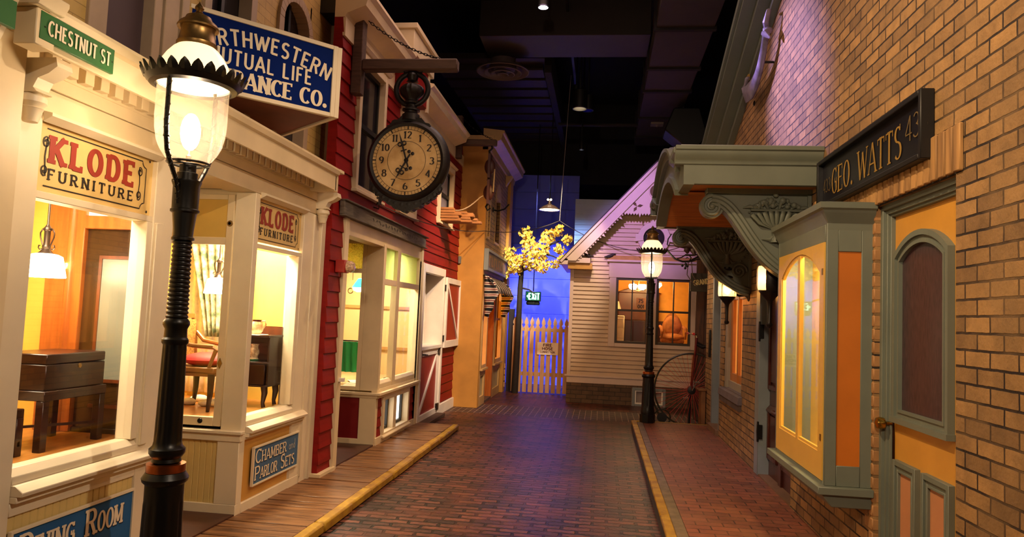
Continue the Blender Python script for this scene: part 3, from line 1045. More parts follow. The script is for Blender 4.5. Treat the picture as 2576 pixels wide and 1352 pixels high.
# wedge shaped sign
t = thing('projecting_sign', 'blue wedge-shaped sign with cream lettering and frame jutting from the upper wall', 'sign', (-2.75, 4.9, 3.03))
A, B, C_ = Vector((-2.80, 4.24, 0)), Vector((-2.05, 5.05, 0)), Vector((-2.75, 5.62, 0))
za, zb = 3.03, 3.57
MB().prism([(A.x, A.y), (B.x, B.y), (C_.x, C_.y)], 'z', za + .012, zb - .012).build('wedge_body', mat('wedge_brown', '#7a3c22', 0.6, var=0.12), t, smooth=0)
L = (B - A).length
u = (B - A).normalized()
nrm = Vector((u.y, -u.x, 0))
m = MB()
for z in (za, zb):
    m.bar(A + nrm * .006 + Vector((0, 0, z + (.014 if z == za else -.014))), B + nrm * .006 + Vector((0, 0, z + (.014 if z == za else -.014))), .034, .03)
m.bar(A + nrm * .006 + u * .02 + Vector((0, 0, za)), A + nrm * .006 + u * .02 + Vector((0, 0, zb)), .04, .034, up=u)
m.bar(B + nrm * .006 - u * .02 + Vector((0, 0, za)), B + nrm * .006 - u * .02 + Vector((0, 0, zb)), .04, .034, up=u)
u2 = (C_ - B).normalized()
m.bar(B + Vector((.01, 0.012, za + .014)), C_ + Vector((.01, .012, za + .014)), .03, .034)
m.bar(B + Vector((.01, 0.012, zb - .014)), C_ + Vector((.01, .012, zb - .014)), .03, .034)
m.bar(B + Vector((.012, .014, za)), B + Vector((.012, .014, zb)), .035, .035)
m.build('frame', CREAM, t, bevel=.002)
fo = A + nrm * .013
m = MB()
m.quad(fo + u * .03 + Vector((0, 0, za + .025)), fo + u * (L - .035) + Vector((0, 0, za + .025)), fo + u * (L - .035) + Vector((0, 0, zb - .025)), fo + u * .03 + Vector((0, 0, zb - .025)))
m.build('sign_face', mat('sign_royal', '#0c2266', 0.75, var=0.06, spec=0.04), t, smooth=0, recalc=False)
m = MB()
fo = A + nrm * .016


def onf(d, z):
    return fo + u * d + Vector((0, 0, z))


text(m, 'NORTHWESTERN', onf(.07, za + .352), u, UZ, .112, .97, tv=.16, th=.15, sp=.2, arc=1.3)
text(m, 'MUTUAL LIFE', onf(.175, za + .20), u, UZ, .108, .735, tv=.16, th=.14, sp=.2)
text(m, 'INSURANCE CO.', onf(.05, za + .055), u, UZ, .118, .985, tv=.24, th=.10, serif=.06, sp=.15, st=.1)
m.build('lettering', LETC, t, smooth=0)
# ================================================================== STREET LAMPS
def flute(n, d, z0, z1):
    def f(a, z):
        return 1 - d * (0.5 + 0.5 * math.cos(n * a)) ** 3 if z0 < z < z1 else 1
    return f


def street_lamp(x, y, z, label):
    t = thing('street_lamp', label, 'street lamp', (x, y, z), 'old gas street lamps')
    c = (x, y, z)
    m = MB()
    m.lathe([(.115, .0), (.115, .12), (.11, .125)], c, 8)
    m.lathe([(.10, .12), (.105, .16), (.098, .2), (.094, .23), (.0945, .26), (.088, .58), (.086, .60), (.086, .67), (.10, .684), (.104, .70), (.095, .715), (.087, .727), (.07, .727)], c, 64, rf=flute(12, .07, .25, .60))
    m.build('base', IRON, t, smooth=35)
    MB().lathe([(.06, .728), (.0865, .729), (.0865, .766), (.06, .767)], c, 32).build('copper_band', COPPER, t, label='copper band')
    m = MB()
    prof = [(.05, .766), (.066, .775), (.062, .79), (.07, .80), (.08, .815), (.08, .835), (.066, .85), (.062, .87), (.061, .92), (.054, 1.30), (.053, 1.325), (.06, 1.335), (.06, 1.35), (.052, 1.36), (.05, 1.40), (.06, 1.42), (.06, 1.435), (.05, 1.45)]
    m.lathe(prof, c, 64, rf=flute(12, .1, .9, 1.31))
    zz, pr = 1.45, []
    while zz < 1.825:
        r = .048 - (zz - 1.45) / .375 * .007
        pr += [(r - .002, zz), (r + .003, zz + .006), (r + .003, zz + .011), (r - .002, zz + .017)]
        zz += .021
    pr += [(.046, 1.826), (.052, 1.828), (.052, 1.84), (.045, 1.845), (.046, 1.87), (.055, 1.957), (.066, 1.965), (.066, 1.975), (.06, 1.98), (.061, 2.09), (.068, 2.11), (.068, 2.118), (.047, 2.12), (.047, 2.155), (.038, 2.16), (.038, 2.195), (.02, 2.2)]
    m.lathe(pr, c, 48, rf=lambda a, z_: 1 - .06 * (0.5 + 0.5 * math.cos(12 * a)) ** 3 if 1.87 < z_ < 1.95 or 1.99 < z_ < 2.08 else 1)
    m.build('shaft', IRON, t, smooth=35)
    m = MB()
    m.torus((x, y, z + 2.205), .095, .006, n=32)
    m.torus((x, y, z + 2.195), .07, .004, n=24)
    for q in range(3):
        a = 2 * PI * q / 3 + .5
        m.bar((x, y, z + 2.2), (x + .095 * math.cos(a), y + .095 * math.sin(a), z + 2.2), .012, .006)
    m.build('glass_holder', IRON, t)
    g = MB().lathe([(.088, 2.21), (.105, 2.225), (.13, 2.26), (.148, 2.30), (.160, 2.36), (.164, 2.42), (.164, 2.56), (.168, 2.585)], c, 40, cap=False)
    g.build('glass_globe', GLOBE, t)
    # twisted side arms
    for sg in (0, 1):
        a = 1.47 * PI if sg == 0 else .47 * PI
        ca, sa = math.cos(a), math.sin(a)
        pts = []
        for r, zz in ((.055, 2.0), (.062, 2.06), (.085, 2.12), (.13, 2.19), (.155, 2.24), (.166, 2.30), (.172, 2.36), (.172, 2.46), (.172, 2.57), (.172, 2.62)):
            pts.append((x + ca * r, y + sa * r, z + zz))
        m = MB()
        m.tube(pts, [.011] * len(pts), 8)
        hel = []
        for q in range(90):
            u_ = q / 89 * (len(pts) - 1)
            i0 = min(int(u_), len(pts) - 2)
            p = Vector(pts[i0]).lerp(Vector(pts[i0 + 1]), u_ - i0)
            hel.append(p + Vector((math.cos(q * 1.3) * .009, math.sin(q * 1.3) * .009, math.sin(q * 1.3) * .004)))
        m.tube(hel, .005, 5)
        m.torus(pts[5], .012, .004, n=12, m_=6)
        m.build('side_arm', IRON, t)
    m = MB()
    m.lathe([(.165, 2.585), (.175, 2.572), (.20, 2.58), (.222, 2.606), (.226, 2.62), (.218, 2.615), (.19, 2.592), (.165, 2.592)], c, 48, cap=False)
    n = 26
    for q in range(n):
        a = 2 * PI * q / n
        ca, sa = math.cos(a), math.sin(a)
        tx, ty = -sa, ca
        rows = []
        for (r, zz, wd) in ((.217, 2.604, .026), (.226, 2.624, .026), (.233, 2.640, .018), (.238, 2.655, .004)):
            rows.append([(x + ca * r + tx * wd * k_, y + sa * r + ty * wd * k_, z + zz) for k_ in (-1, 1)])
            rows[-1].insert(1, (x + ca * (r + .008), y + sa * (r + .008), z + zz))
        vs = [p for rr in rows for p in rr]
        fs = [(i * 3 + j, i * 3 + j + 1, i * 3 + j + 4, i * 3 + j + 3) for i in range(3) for j in range(2)]
        m.add(vs, fs)
    m.build('crown_ring', IRON, t, smooth=30)
    MB().lathe([(.168, 2.588), (.168, 2.62), (.164, 2.66), (.152, 2.70), (.132, 2.735), (.108, 2.765), (.085, 2.785), (.08, 2.78), (.1, 2.755), (.145, 2.69), (.155, 2.65), (.155, 2.60)], c, 40, cap=False).build('milk_glass_dome', MILK, t, label='milk glass dome')
    m = MB()
    m.lathe([(.088, 2.775), (.094, 2.785), (.094, 2.80), (.088, 2.805), (.076, 2.868), (.079, 2.874), (.080, 2.88), (.095, 2.876), (.097, 2.884), (.088, 2.90), (.064, 2.92), (.058, 2.935), (.035, 2.947), (.012, 2.952)], c, 36)
    m.build('vent_cap', BRASS, t)
    MB().lathe([(.012, 2.95), (.02, 2.958), (.013, 2.966), (.022, 2.98), (.02, 2.99), (.008, 3.004), (.002, 3.015)], c, 16).build('finial', BRASS, t)
    m = MB()
    m.lathe([(.012, 2.2), (.010, 2.23), (.014, 2.24), (.006, 2.25), (.006, 2.285), (.014, 2.29), (.004, 2.30)], c, 14)
    m.tube([(x - .026, y, z + 2.287), (x - .014, y, z + 2.28), (x + .014, y, z + 2.28), (x + .026, y, z + 2.287)], .003, 6)
    m.build('burner', BRASS, t)
    MB().ball((x, y, z + 2.36), 0.046, 18, sz=2.0).build('mantle', emat('mantle_glow', '#ffe4c0', 66), t)  # mantle drawn oversized so its glow imitates lens bloom
    return t


MILK = None
m_, nt_, b_ = newmat('milk_glass')
b_.inputs['Base Color'].default_value = lin('#fff2dc')
b_.inputs['Roughness'].default_value = 0.2
b_.inputs['Emission Color'].default_value = lin('#ffdca0')
b_.inputs['Emission Strength'].default_value = 0.75
MILK = m_
lamp = street_lamp(-2.02, 3.2, .07, 'tall black iron street lamp with copper band standing on the boardwalk')
lamp2 = dup(lamp, (.74, 11.05 - .26, .121), 'black iron street lamp at the end of the brick sidewalk by the bicycle')
lamp2.location = (.725, 10.80, .121)
lamp2.scale = (.97, .97, .97)

# ================================================================== RED BARN SHOP
XR = -2.5
barn = thing('barn_shop', 'dark red clapboard shop with cream bay window, stable door and raised eaves', 'building', (-2.9, 9.3, .05))
P = lambda mb, n, mm, **k: mb.build(n, mm, barn, **k)
HB = [(6.68, 9.64, -1, 2.50), (9.72, 11.06, -1, 2.27), (6.75, 7.62, 2.80, 4.25), (8.28, 9.12, 2.82, 4.15), (10.4, 11.4, 2.98, 4.0)]
m = MB()
clap(m, 'y', XR - .02, 1, 6.30, 12.42, .03, 4.50, .143, HB)
for r in holes_grid(6.30, 12.42, .0, 4.6, HB):
    m.box(XR - .10, XR - .02, *r)
P(m, 'clapboard_wall', RED, smooth=0)
P(MB().box(XR - .05, XR + .02, 6.60, 6.70, .05, 2.5).box(XR - .12, XR - .0, 6.64, 6.70, .05, 2.5), 'corner_board', CREAM2, bevel=.003)
P(MB().box(XR + .02, XR + .07, 6.63, 6.67, .90, .935), 'door_catch', WHITE, label='small white wooden catch')
# eaves
m = MB()
eav = [(XR - .1, 4.36), (XR, 4.36), (XR + .02, 4.40), (XR + .2, 4.47), (XR + .22, 4.54), (XR + .26, 4.57), (XR + .26, 4.60), (XR - .1, 4.68)]
m.prism(eav, 'y', 6.30, 7.92)
m.prism([(a, b - .05) for a, b in eav], 'y', 8.80, 11.35)
m.box(XR - .05, XR + .012, 6.3, 12.42, 4.18, 4.36)
P(m, 'eaves_cornice', CREAM2, smooth=25)
P(MB().box(XR - .1, XR + .19, 7.92, 8.80, 4.2, 4.64), 'gable_front', RED)
P(MB().box(XR + .17, XR + .205, 8.74, 8.81, 4.15, 4.64).box(XR - .1, XR + .23, 7.88, 8.9, 4.64, 4.90).box(XR - .1, XR + .27, 7.85, 8.94, 4.90, 4.96), 'gable_cap', CREAM2, bevel=.004)
P(MB().box(XR - .3, XR - .1, 6.3, 12.4, 4.4, 4.6), 'roof_edge', BLACK)


def upstairs_window(y0, y1, z0, z1, shade=False):
    m = MB()
    frame_rect(m, 'x', XR - .06, XR + .035, y0, y1, z0, z1, .075, .05, .09)
    m.prism([(XR, z1), (XR + .05, z1), (XR + .08, z1 + .03), (XR, z1 + .05)], 'y', y0 - .04, y1 + .04)
    m.box(XR, XR + .06, y0 - .03, y1 + .03, z0 - .03, z0)
    f = P(m, 'window_frame', CREAM2, bevel=.003)
    m = MB()
    frame_rect(m, 'x', XR - .06, XR - .035, y0 + .075, y1 - .075, z0 + .05, z1 - .09, .04)
    m.box(XR - .06, XR - .03, y0 + .08, y1 - .08, (z0 + z1) / 2 - .025, (z0 + z1) / 2 + .025)
    m.build('sash', BLACK, f)
    MB().box(XR - .085, XR - .06, y0 + .05, y1 - .05, z0 + .03, z1 - .05).build('dark_pane', mat('dark_pane', '#2a2528') if not shade else mat('grey_shade', '#8c8490', 0.6), f, smooth=0)


upstairs_window(6.75, 7.62, 2.80, 4.22)
upstairs_window(8.28, 9.12, 2.82, 4.12)
upstairs_window(10.40, 11.40, 2.98, 3.95, True)

# bay window with its recess
YB = 7.9
m = MB()
m.box(XR - .14, XR + .0, 6.68, 9.64, 2.33, 2.50)
m.box(XR - .12, XR + .025, 9.56, 9.64, .05, 2.5)
P(m, 'bay_lintel', CREAM2, bevel=.003)
P(MB().box(XR - .2, XR + .01, YB, YB + .07, .68, 2.36).box(XR - .2, XR + .0, YB, YB + .08, .04, .64), 'corner_post', CREAM2, bevel=.004)
m = MB()
frame_rect(m, 'y', YB - .0, YB + .04, -3.6, -2.70, .68, 2.42, .05, .045, .06)
m.box(-3.6, -2.70, YB - .005, YB + .045, 2.02, 2.07)
f = P(m, 'side_window', CREAM2, bevel=.003)
pane('glass_pane', CLEAR, f, 'y', YB + .02, -3.56, -2.75, .72, 2.02)
pb = MB().box(-3.56, -2.75, YB + .015, YB + .022, 2.07, 2.37)
pb.build('textured_pane', frosted('textured_transom', '#d8c878', 62, 1.0), f, smooth=0, label='pebbled transom glass')
m = MB()
m.box(-3.6, XR + .045, YB - .045, YB + .01, .635, .665)
m.box(-3.6, XR + .02, YB - .02, YB + .01, .60, .635)
m.box(XR - .02, XR + .06, YB - .045, 9.68, .635, .665)
m.box(XR - .02, XR + .03, YB, 9.64, .60, .635)
m.box(XR - .06, XR + .01, YB, 9.6, .665, .70)
P(m, 'bay_sill', CREAM2, bevel=.003)
m = MB()
frame_rect(m, 'x', XR - .06, XR, YB + .05, 9.60, .70, 2.35, .06, .05, .02)
m.box(XR - .07, XR + .005, 8.47, 8.60, .70, 2.35)
m.box(XR - .06, XR, YB + .1, 9.56, 1.90, 1.97)
m.prism([(XR - .06, .75), (XR, .75), (XR - .025, .79), (XR - .06, .79)], 'y', YB + .1, 8.47)
m.prism([(XR - .06, .75), (XR, .75), (XR - .025, .79), (XR - .06, .79)], 'y', 8.60, 9.54)
f = P(m, 'front_window', CREAM2, bevel=.003)
for a, b in ((8.0, 8.47), (8.60, 9.54)):
    pane('glass_pane', CLEAR, f, 'x', XR - .045, a, b, .78, 1.9)
    pane('transom_pane', frosted('green_glass', '#c6d0a0', 40, 0.1, 0.75), f, 'x', XR - .045, a, b, 1.97, 2.33)
P(MB().box(-3.6, -2.69, YB - .0, YB + .04, .13, .60), 'red_panel', mat('panel_red', '#7a1016', 0.45, var=0.05), label='plain dark red panel')
P(MB().box(-3.6, XR, YB - .015, YB + .03, .04, .14).box(-2.69, XR + .005, YB - .015, YB + .02, .1, .6), 'bay_trim', CREAM2, bevel=.003)
m = MB()
HL = [(8.16, 9.26, .14, .58)]
clap(m, 'y', XR - .02, 1, YB + .08, 9.56, .15, .60, .11, HL)
P(m, 'bay_clapboard', RED, smooth=0)
P(MB().box(XR - .05, XR + .015, YB + .02, 9.68, .02, .15).box(XR - .05, XR + .02, 9.56, 9.72, .02, 2.3), 'base_board', CREAM2, bevel=.003)
m = MB()
frame_rect(m, 'x', XR - .10, XR + .022, 8.14, 9.28, .12, .60, .06, .05, .05)
m.box(XR - .1, XR + .01, 8.60, 8.72, .15, .56)
m.prism([(XR, .12), (XR + .05, .12), (XR + .05, .135), (XR, .16)], 'y', 8.12, 9.3)
f = P(m, 'cellar_window', CREAM2, bevel=.003)
m = MB()
frame_rect(m, 'x', XR - .09, XR - .06, 8.20, 8.60, .17, .55, .035)
frame_rect(m, 'x', XR - .09, XR - .06, 8.72, 9.22, .17, .55, .035)
m.build('sash', BLACK, f)
MB().box(XR - .1, XR - .09, 8.2, 8.6, .17, .55).build('lit_pane', emat('cellar_glow', '#fff2e0', 1.3), f, smooth=0)
MB().box(XR - .1, XR - .09, 8.72, 9.22, .17, .55).build('lit_pane', emat('cellar_glow', '#fff2e0', 1.3), f, smooth=0)
P(MB().box(-3.6, XR - .0, 6.7, 7.9, .03, .055).box(-3.6, XR + .0, 6.7, 7.88, .055, .085), 'recess_floor', mat('recess_planks', '#4a2414'))
m = MB()
m.box(-3.6, -2.64, 6.7, 9.6, 2.46, 2.5)
for q in range(18):
    m.box(-3.6, -2.64, 6.72 + q * .065, 6.775 + q * .065, 2.44, 2.46)
P(m, 'beadboard_ceiling', mat('ceiling_green_cream', '#b8b98a', 0.5))
P(MB().box(-3.68, -3.6, 6.7, 7.9, .05, 2.46), 'recess_back', mat('recess_brown', '#5a3420', 0.5))
# bay interior
BAYW = mat('bay_wall', '#d8b47a', 0.6, var=0.05)
m = MB()
m.box(-3.9, -3.82, 7.94, 9.7, .6, 2.5)
m.box(-3.9, -2.6, 9.60, 9.64, .6, 2.5)
P(m, 'bay_wall', BAYW)
P(MB().box(-3.9, -2.56, 7.95, 9.6, .62, .72), 'bay_desk_floor', mat('desk_cream', '#c8ad78', 0.4))
m = MB()
m.box(-3.82, -3.79, 7.95, 9.6, 1.06, 1.10)
m.box(-3.8, -2.6, 9.57, 9.6, 1.06, 1.10)
m.box(-3.81, -2.6, 9.575, 9.6, 1.62, 1.66)
m.box(-3.1, -3.05, 9.57, 9.6, 1.1, 1.9)
P(m, 'chair_rail', mat('rail_tan', '#b98a4c', 0.4))
P(MB().box(-3.9, -2.56, 7.95, 9.62, 2.40, 2.44), 'bay_ceiling', CREAM2)

# stable door: lower leaf, upper leaf folded back on the wall, white jambs
m = MB()
frame_rect(m, 'x', XR - .06, XR + .03, 9.70, 11.08, .0, 2.29, .085, .0, .12)
P(m, 'door_casing', WHITE, bevel=.003)


def brace_leaf(y0, y1, z0, z1, x, name, rev, top=.09):
    m = MB()
    frame_rect(m, 'x', x, x + .035, y0, y1, z0, z1, .085, .11, top)
    ya, yb = y0 + .09, y1 - .09
    if rev:
        ya, yb = yb, ya
    m.bar((x + .02, ya, z0 + .11), (x + .02, yb, z1 - top), .028, .07, up=(1, 0, 0)) if False else m.prism(
        [(ya - .035, z0 + .1), (ya + .04, z0 + .1), (yb + .035, z1 - top + .01), (yb - .04, z1 - top + .01)], 'x', x + .004, x + .03)
    f = P(m, name, WHITE, bevel=.003)
    MB().box(x - .01, x + .008, y0 + .05, y1 - .05, z0 + .05, z1 - .05).build('red_panel', REDP, f, smooth=0, label='red recessed panel')
    return f


lo = brace_leaf(9.79, 11.0, .02, 1.06, XR - .03, 'stable_door_leaf', False)
m = MB()
m.box(XR + .0, XR + .02, 9.81, 9.87, .96, 1.06)
m.tube([(XR + .03, 9.84, 1.0), (XR + .06, 9.86, 1.0), (XR + .065, 9.98, .99)], .012, 8)
m.build('latch', IRON, lo)
MB().prism([(10.86, 1.0), (10.95, 1.05), (11.02, 1.02), (11.02, .96), (10.95, .94)], 'x', XR + .005, XR + .02).build('hinge', IRON, lo)
MB().box(XR + .0, XR + .03, 10.9, 11.04, .1, .2).build('door_stop', IRON, lo)
up = brace_leaf(11.08, 12.22, 1.05, 2.17, XR + .03, 'open_shutter_leaf', True)
for z in (1.2, 2.0):
    MB().box(XR + .03, XR + .05, 11.05, 11.10, z - .05, z + .05).build('hinge', IRON, up)
m = MB()
for q in range(4):
    y0 = 9.95 + q * .24
    x0 = XR - .32 + .05 * (q % 2)
    m.box(x0, x0 + .03, y0, y0 + .23, 1.12, 2.08)
m.box(XR - .34, XR + .035, 9.78, 11.0, 1.06, 1.11)
m.box(XR - .4, XR - .35, 9.7, 11.1, .0, 2.3)
P(m, 'folded_inner_door', WHITE, bevel=.004)
P(MB().box(XR - .4, XR + .02, 10.98, 11.02, 1.1, 2.2), 'door_reveal', WHITE)
P(MB().box(XR - .04, XR + .03, 11.08, 12.42, .0, .16), 'base_board', WHITE, bevel=.003)
P(MB().box(XR - .02, XR + .14, 9.72, 11.0, .0, .05), 'door_step', BEAMW, bevel=.004)
P(MB().box(-2.56, -2.46, 6.25, 6.62, .0, .1), 'base_board', CREAM2)

# ------------------------------------------------------------------ things on the barn wall
t = thing('weathered_sign_board', 'long grey weathered board with faded lettering above the bay window', 'sign board', (XR, 8.0, 2.5))
MB().box(XR, XR + .05, 6.45, 9.62, 2.50, 2.63).box(XR, XR + .075, 6.45, 9.70, 2.63, 2.645).box(XR, XR + .065, 6.45, 9.68, 2.485, 2.50).build('board', GREYW, t, bevel=.004)
m = MB()
FAD = mat('faded_letter', '#3c342e', 0.85, var=0.3, sc=20)
yy = 7.3
for q in range(17):
    pts = [(yy + .016 * k_ + RND.uniform(-.008, .008), 2.562 + RND.uniform(-.022, .022)) for k_ in range(4)]
    line_path(m, pts, RND.uniform(.008, .02), (XR + .0525, 0, 0), UY, UZ)
    yy += .112
m.build('faded_lettering', FAD, t, smooth=0)

t = thing('fire_alarm', 'small red fire alarm strobe on the barn wall beside the bay window', 'alarm', (XR, 6.46, 1.96))
MB().box(XR, XR + .10, 6.42, 6.54, 1.94, 2.06).build('housing', mat('alarm_red', '#a0201c', 0.35, var=0.04), t, bevel=.006)
m = MB()
m.lathe([(.055, .0), (.055, .04), (.04, .065), (.001, .07)], (XR + .10, 6.48, 2.0), 16, 'x')
m.build('strobe_lens', mat('strobe_lens', '#d8b89a', 0.1, var=0.3, sc=60), t)

t = thing('insulator_lamp', 'small dark glass insulator with a wire bracket on the red clapboard', 'insulator', (XR, 7.44, 2.72))
MB().lathe([(.001, .10), (.03, .09), (.036, .06), (.025, .03), (.03, .0)], (XR + .06, 7.44, 2.74), 14, 'z').build('insulator', mat('insulator_glass', '#3a3534', 0.1), t)
MB().tube([(XR, 7.44, 2.72), (XR + .06, 7.44, 2.70), (XR + .06, 7.44, 2.75)], .008, 6).build('bracket', IRON, t)

t = thing('emergency_light', 'small grey emergency light box at the end of the red wall', 'light box', (XR, 12.2, 2.5))
MB().box(XR, XR + .05, 12.12, 12.34, 2.47, 2.60).build('housing', mat('box_grey', '#70706a', 0.4), t, bevel=.006)
MB().lathe([(.04, .0), (.03, .02), (.001, .02)], (XR + .05, 12.22, 2.535), 12, 'x').build('lens', mat('lens_pale', '#b8b8a4', 0.15), t)

# lumber poking out of the upper window
for i in range(13):
    z = 3.0 + .042 * (i // 3) + .003
    y0 = 10.5 + .13 * (i % 3) + RND.uniform(-.01, .01)
    L_ = [(.36, .50, .62), (.30, .45, .55), (.36, .52, .40), (.26, .4, .48), (.22, .3, .36)][min(i // 3, 4)][i % 3] + RND.uniform(-.03, .03)
    o = MB().box(XR - .05, XR + L_, y0, y0 + .115, z, z + .036).build('lumber_board', mat('raw_lumber', '#a8703c', 0.6, var=0.2, sc=6, stretch=(.7, 6, 6)), bevel=.003)
    pos_ = ('clock side', 'middle', 'ochre wall side')[i % 3]
    lay = ('bottom', 'second', 'third', 'fourth', 'topmost')[i // 3]
    tag(o, 'rough board poking from the barn upper window, %s layer, %s' % (lay, pos_) if i < 12 else 'single rough board lying on top of the lumber at the barn upper window', 'board', 'lumber stack at the upper window')


# beams with chains
def link_chain(m, a, b, n, sag, r=.018):
    a, b = Vector(a), Vector(b)
    for i in range(n):
        u_ = (i + .5) / n
        p = a.lerp(b, u_) - Vector((0, 0, sag * 4 * u_ * (1 - u_)))
        q = a.lerp(b, min(1, u_ + .02)) - Vector((0, 0, sag * 4 * (u_ + .02) * (1 - u_ - .02)))
        t_ = (q - p).normalized()
        s_ = t_.cross(Vector((0, 1, 0))).normalized() if i % 2 else t_.cross(t_.cross(Vector((0, 1, 0)))).normalized()
        ln = (b - a).length / n * .72
        m.tube([p + t_ * ln * math.cos(k * PI / 4) + s_ * r * .6 * math.sin(k * PI / 4) for k in range(8)], r * .22, 5, closed=True)


def beam(yb, x1, zt, zb, ph0, ph1, label, chain):
    t = thing('bracket_beam', label, 'beam', (XR, yb, zb))
    MB().box(XR + .0, XR + .1, yb - .06, yb + .06, ph0, ph1).build('post', BEAMW, t, bevel=.008)
    MB().box(XR + .1, x1, yb - .055, yb + .055, zb, zt).build('arm', BEAMW, t, bevel=.012)
    m = MB()
    link_chain(m, *chain)
    m.build('chain', IRON, t)
    return t


beam(6.6, -1.45, 4.045, 3.935, 3.70, 4.75, 'weathered timber bracket with a chain, carrying the pocket watch clock', ((-2.44, 6.6, 4.5), (-1.64, 6.6, 4.06), 26, .06))
beam(11.5, -1.81, 4.50, 4.40, 4.18, 4.9, 'dark timber bracket over the lumber stack, carrying a rope pulley', ((-2.4, 11.5, 4.86), (-1.9, 11.5, 4.52), 14, .04))

# ------------------------------------------------------------------ pocket watch clock
cy_, cz_ = 6.6, 3.04
cxk = -1.895
clock = thing('pocket_watch_clock', 'big dark clock shaped like a pocket watch hanging from the timber bracket', 'clock', (cxk, cy_, 2.6))
CASE = mat('clock_case', '#0e0605', 0.5, 0.1, var=0.3, sc=14, bmp=0.4, bsc=40)
m = MB()
m.lathe([(.335, -.075), (.36, -.085), (.385, -.07), (.40, -.04), (.41, -.01), (.41, .01), (.40, .04), (.385, .07), (.36, .085), (.335, .075)], (cxk, cy_, cz_), 64, 'y', cap=False)
m.build('case_rim', CASE, clock, smooth=50)
m = MB()
for q in range(64):
    pass
sc = []
for q in range(41):
    a = PI * (1.18 + .64 * q / 40)
    k_ = 1 - abs(q - 20) / 20
    r = .40 + .05 * k_ ** .5 + .016 * abs(math.sin(q * .9)) + (.035 * max(0, 1 - abs(q - 20) / 8))
    sc.append((cxk + r * math.cos(a), cz_ + r * math.sin(a)))
inn = [(cxk + .38 * math.cos(PI * (1.18 + .64 * q / 40)), cz_ + .38 * math.sin(PI * (1.18 + .64 * q / 40))) for q in range(41)]
for q in range(40):
    m.prism([sc[q], sc[q + 1], inn[q + 1], inn[q]], 'y', cy_ - .05, cy_ + .05)
for q in range(12):
    a = PI * (1.22 + .56 * q / 11)
    m.ball((cxk + .42 * math.cos(a), cy_ - .035, cz_ + .42 * math.sin(a)), .034, 8, sy=.6)
m.build('carved_skirt', CASE, clock)
m = MB()
sh = []
for q in range(21):
    a = PI * (.32 + .36 * q / 20)
    k_ = 1 - abs(q - 10) / 10
    r = .40 + .05 * k_ + .01 * math.sin(q * 1.6)
    sh.append((cxk + r * math.cos(a), cz_ + r * math.sin(a)))
ih = [(cxk + .38 * math.cos(PI * (.32 + .36 * q / 20)), cz_ + .38 * math.sin(PI * (.32 + .36 * q / 20))) for q in range(21)]
for q in range(20):
    m.prism([sh[q], sh[q + 1], ih[q + 1], ih[q]], 'y', cy_ - .06, cy_ + .06)
m.lathe([(.09, .40), (.085, .46), (.06, .48), (.062, .495), (.085, .50), (.085, .515), (.06, .525), (.05, .54), (.05, .56), (.07, .57), (.075, .585), (.055, .60), (.06, .62), (.1, .655), (.115, .685), (.112, .72), (.085, .75), (.04, .757), (.0, .757)],
        (cxk, cy_, cz_), 32, rf=lambda a, z: 1 + (.05 * math.cos(14 * a) if z > .61 else 0))
m.build('winding_crown', CASE, clock)
MB().torus((cxk + .0, cy_, cz_ + .715), .158, .026, 'y', 40, 10).build('bow_ring', CASE, clock)
m = MB()
m.lathe([(.05, .87), (.06, .85), (.045, .80), (.06, .79), (.0, .78)], (cxk, cy_, cz_), 14)
m.tube([(cxk - .09, cy_, 3.99), (cxk - .09, cy_, cz_ + .88), (cxk + .09, cy_, cz_ + .88), (cxk + .09, cy_, 3.99)], .008, 6)
m.build('hanger', IRON, clock)
FACE = mat('clock_paper', '#d8b880', 0.5, var=0.10, sc=5, hx2='#b08a50')
fy = cy_ - .065
fc = MB().lathe([(.0001, 0), (.345, 0), (.345, .13), (.0001, .13)], (cxk, fy, cz_), 64, 'y', cap=False).build('dial', FACE, clock, smooth=0)
m = MB()
fy2 = fy - .003
for r0, r1 in ((.300, .3035), (.335, .3385), (.185, .1885)):
    vs = [(cxk + r * math.sin(2 * PI * q / 64), fy2, cz_ + r * math.cos(2 * PI * q / 64)) for r in (r0, r1) for q in range(64)]
    m.add(vs, [(q, (q + 1) % 64, 64 + (q + 1) % 64, 64 + q) for q in range(64)])
for q in range(60):
    a = 2 * PI * q / 60
    big = q % 5 == 0
    m.bar((cxk + .301 * math.sin(a), fy2, cz_ + .301 * math.cos(a)), (cxk + (.338) * math.sin(a), fy2, cz_ + .338 * math.cos(a)), .012 if big else .003, .001, up=(0, 1, 0))
m.build('minute_track', LETK, fc, smooth=0)
m = MB()
for h in range(1, 13):
    a = 2 * PI * h / 12
    s_ = str(h)
    wd = .045 if len(s_) == 1 else .078
    wd = .022 if s_ == '1' else (.05 if s_ == '11' else wd)
    ccx, ccz = cxk + .248 * math.sin(a), cz_ + .248 * math.cos(a)
    text(m, s_, (ccx - wd / 2, fy2, ccz - .034), UX, UZ, .068, wd, tv=.22, th=.09, serif=.05 if '1' in s_ else 0, sp=.16, st=.06)
m.build('numerals', LETK, fc, smooth=0)


def hand(a, L_, m):
    d = Vector((math.sin(a), 0, math.cos(a)))
    n_ = Vector((math.cos(a), 0, -math.sin(a)))
    o = Vector((cxk, fy - .012, cz_))
    m.bar(o - d * .07, o + d * L_ * .6, .016, .004, up=(0, 1, 0))
    for s_ in (-1, 1):
        pp = o + d * L_ * .58 + n_ * s_ * .022
        m.torus(tuple(pp), .018, .006, 'y', 14, 5)
        pp = o - d * .085 + n_ * s_ * .02
        m.ball(tuple(pp), .018, 8, sy=.2)
    m.add([o + d * L_ * .55 - n_ * .012, o + d * L_, o + d * L_ * .55 + n_ * .012], [(0, 1, 2)])
    m.bar(o + d * L_ * .35 - n_ * .03, o + d * L_ * .35 + n_ * .03, .01, .004, up=(0, 1, 0))


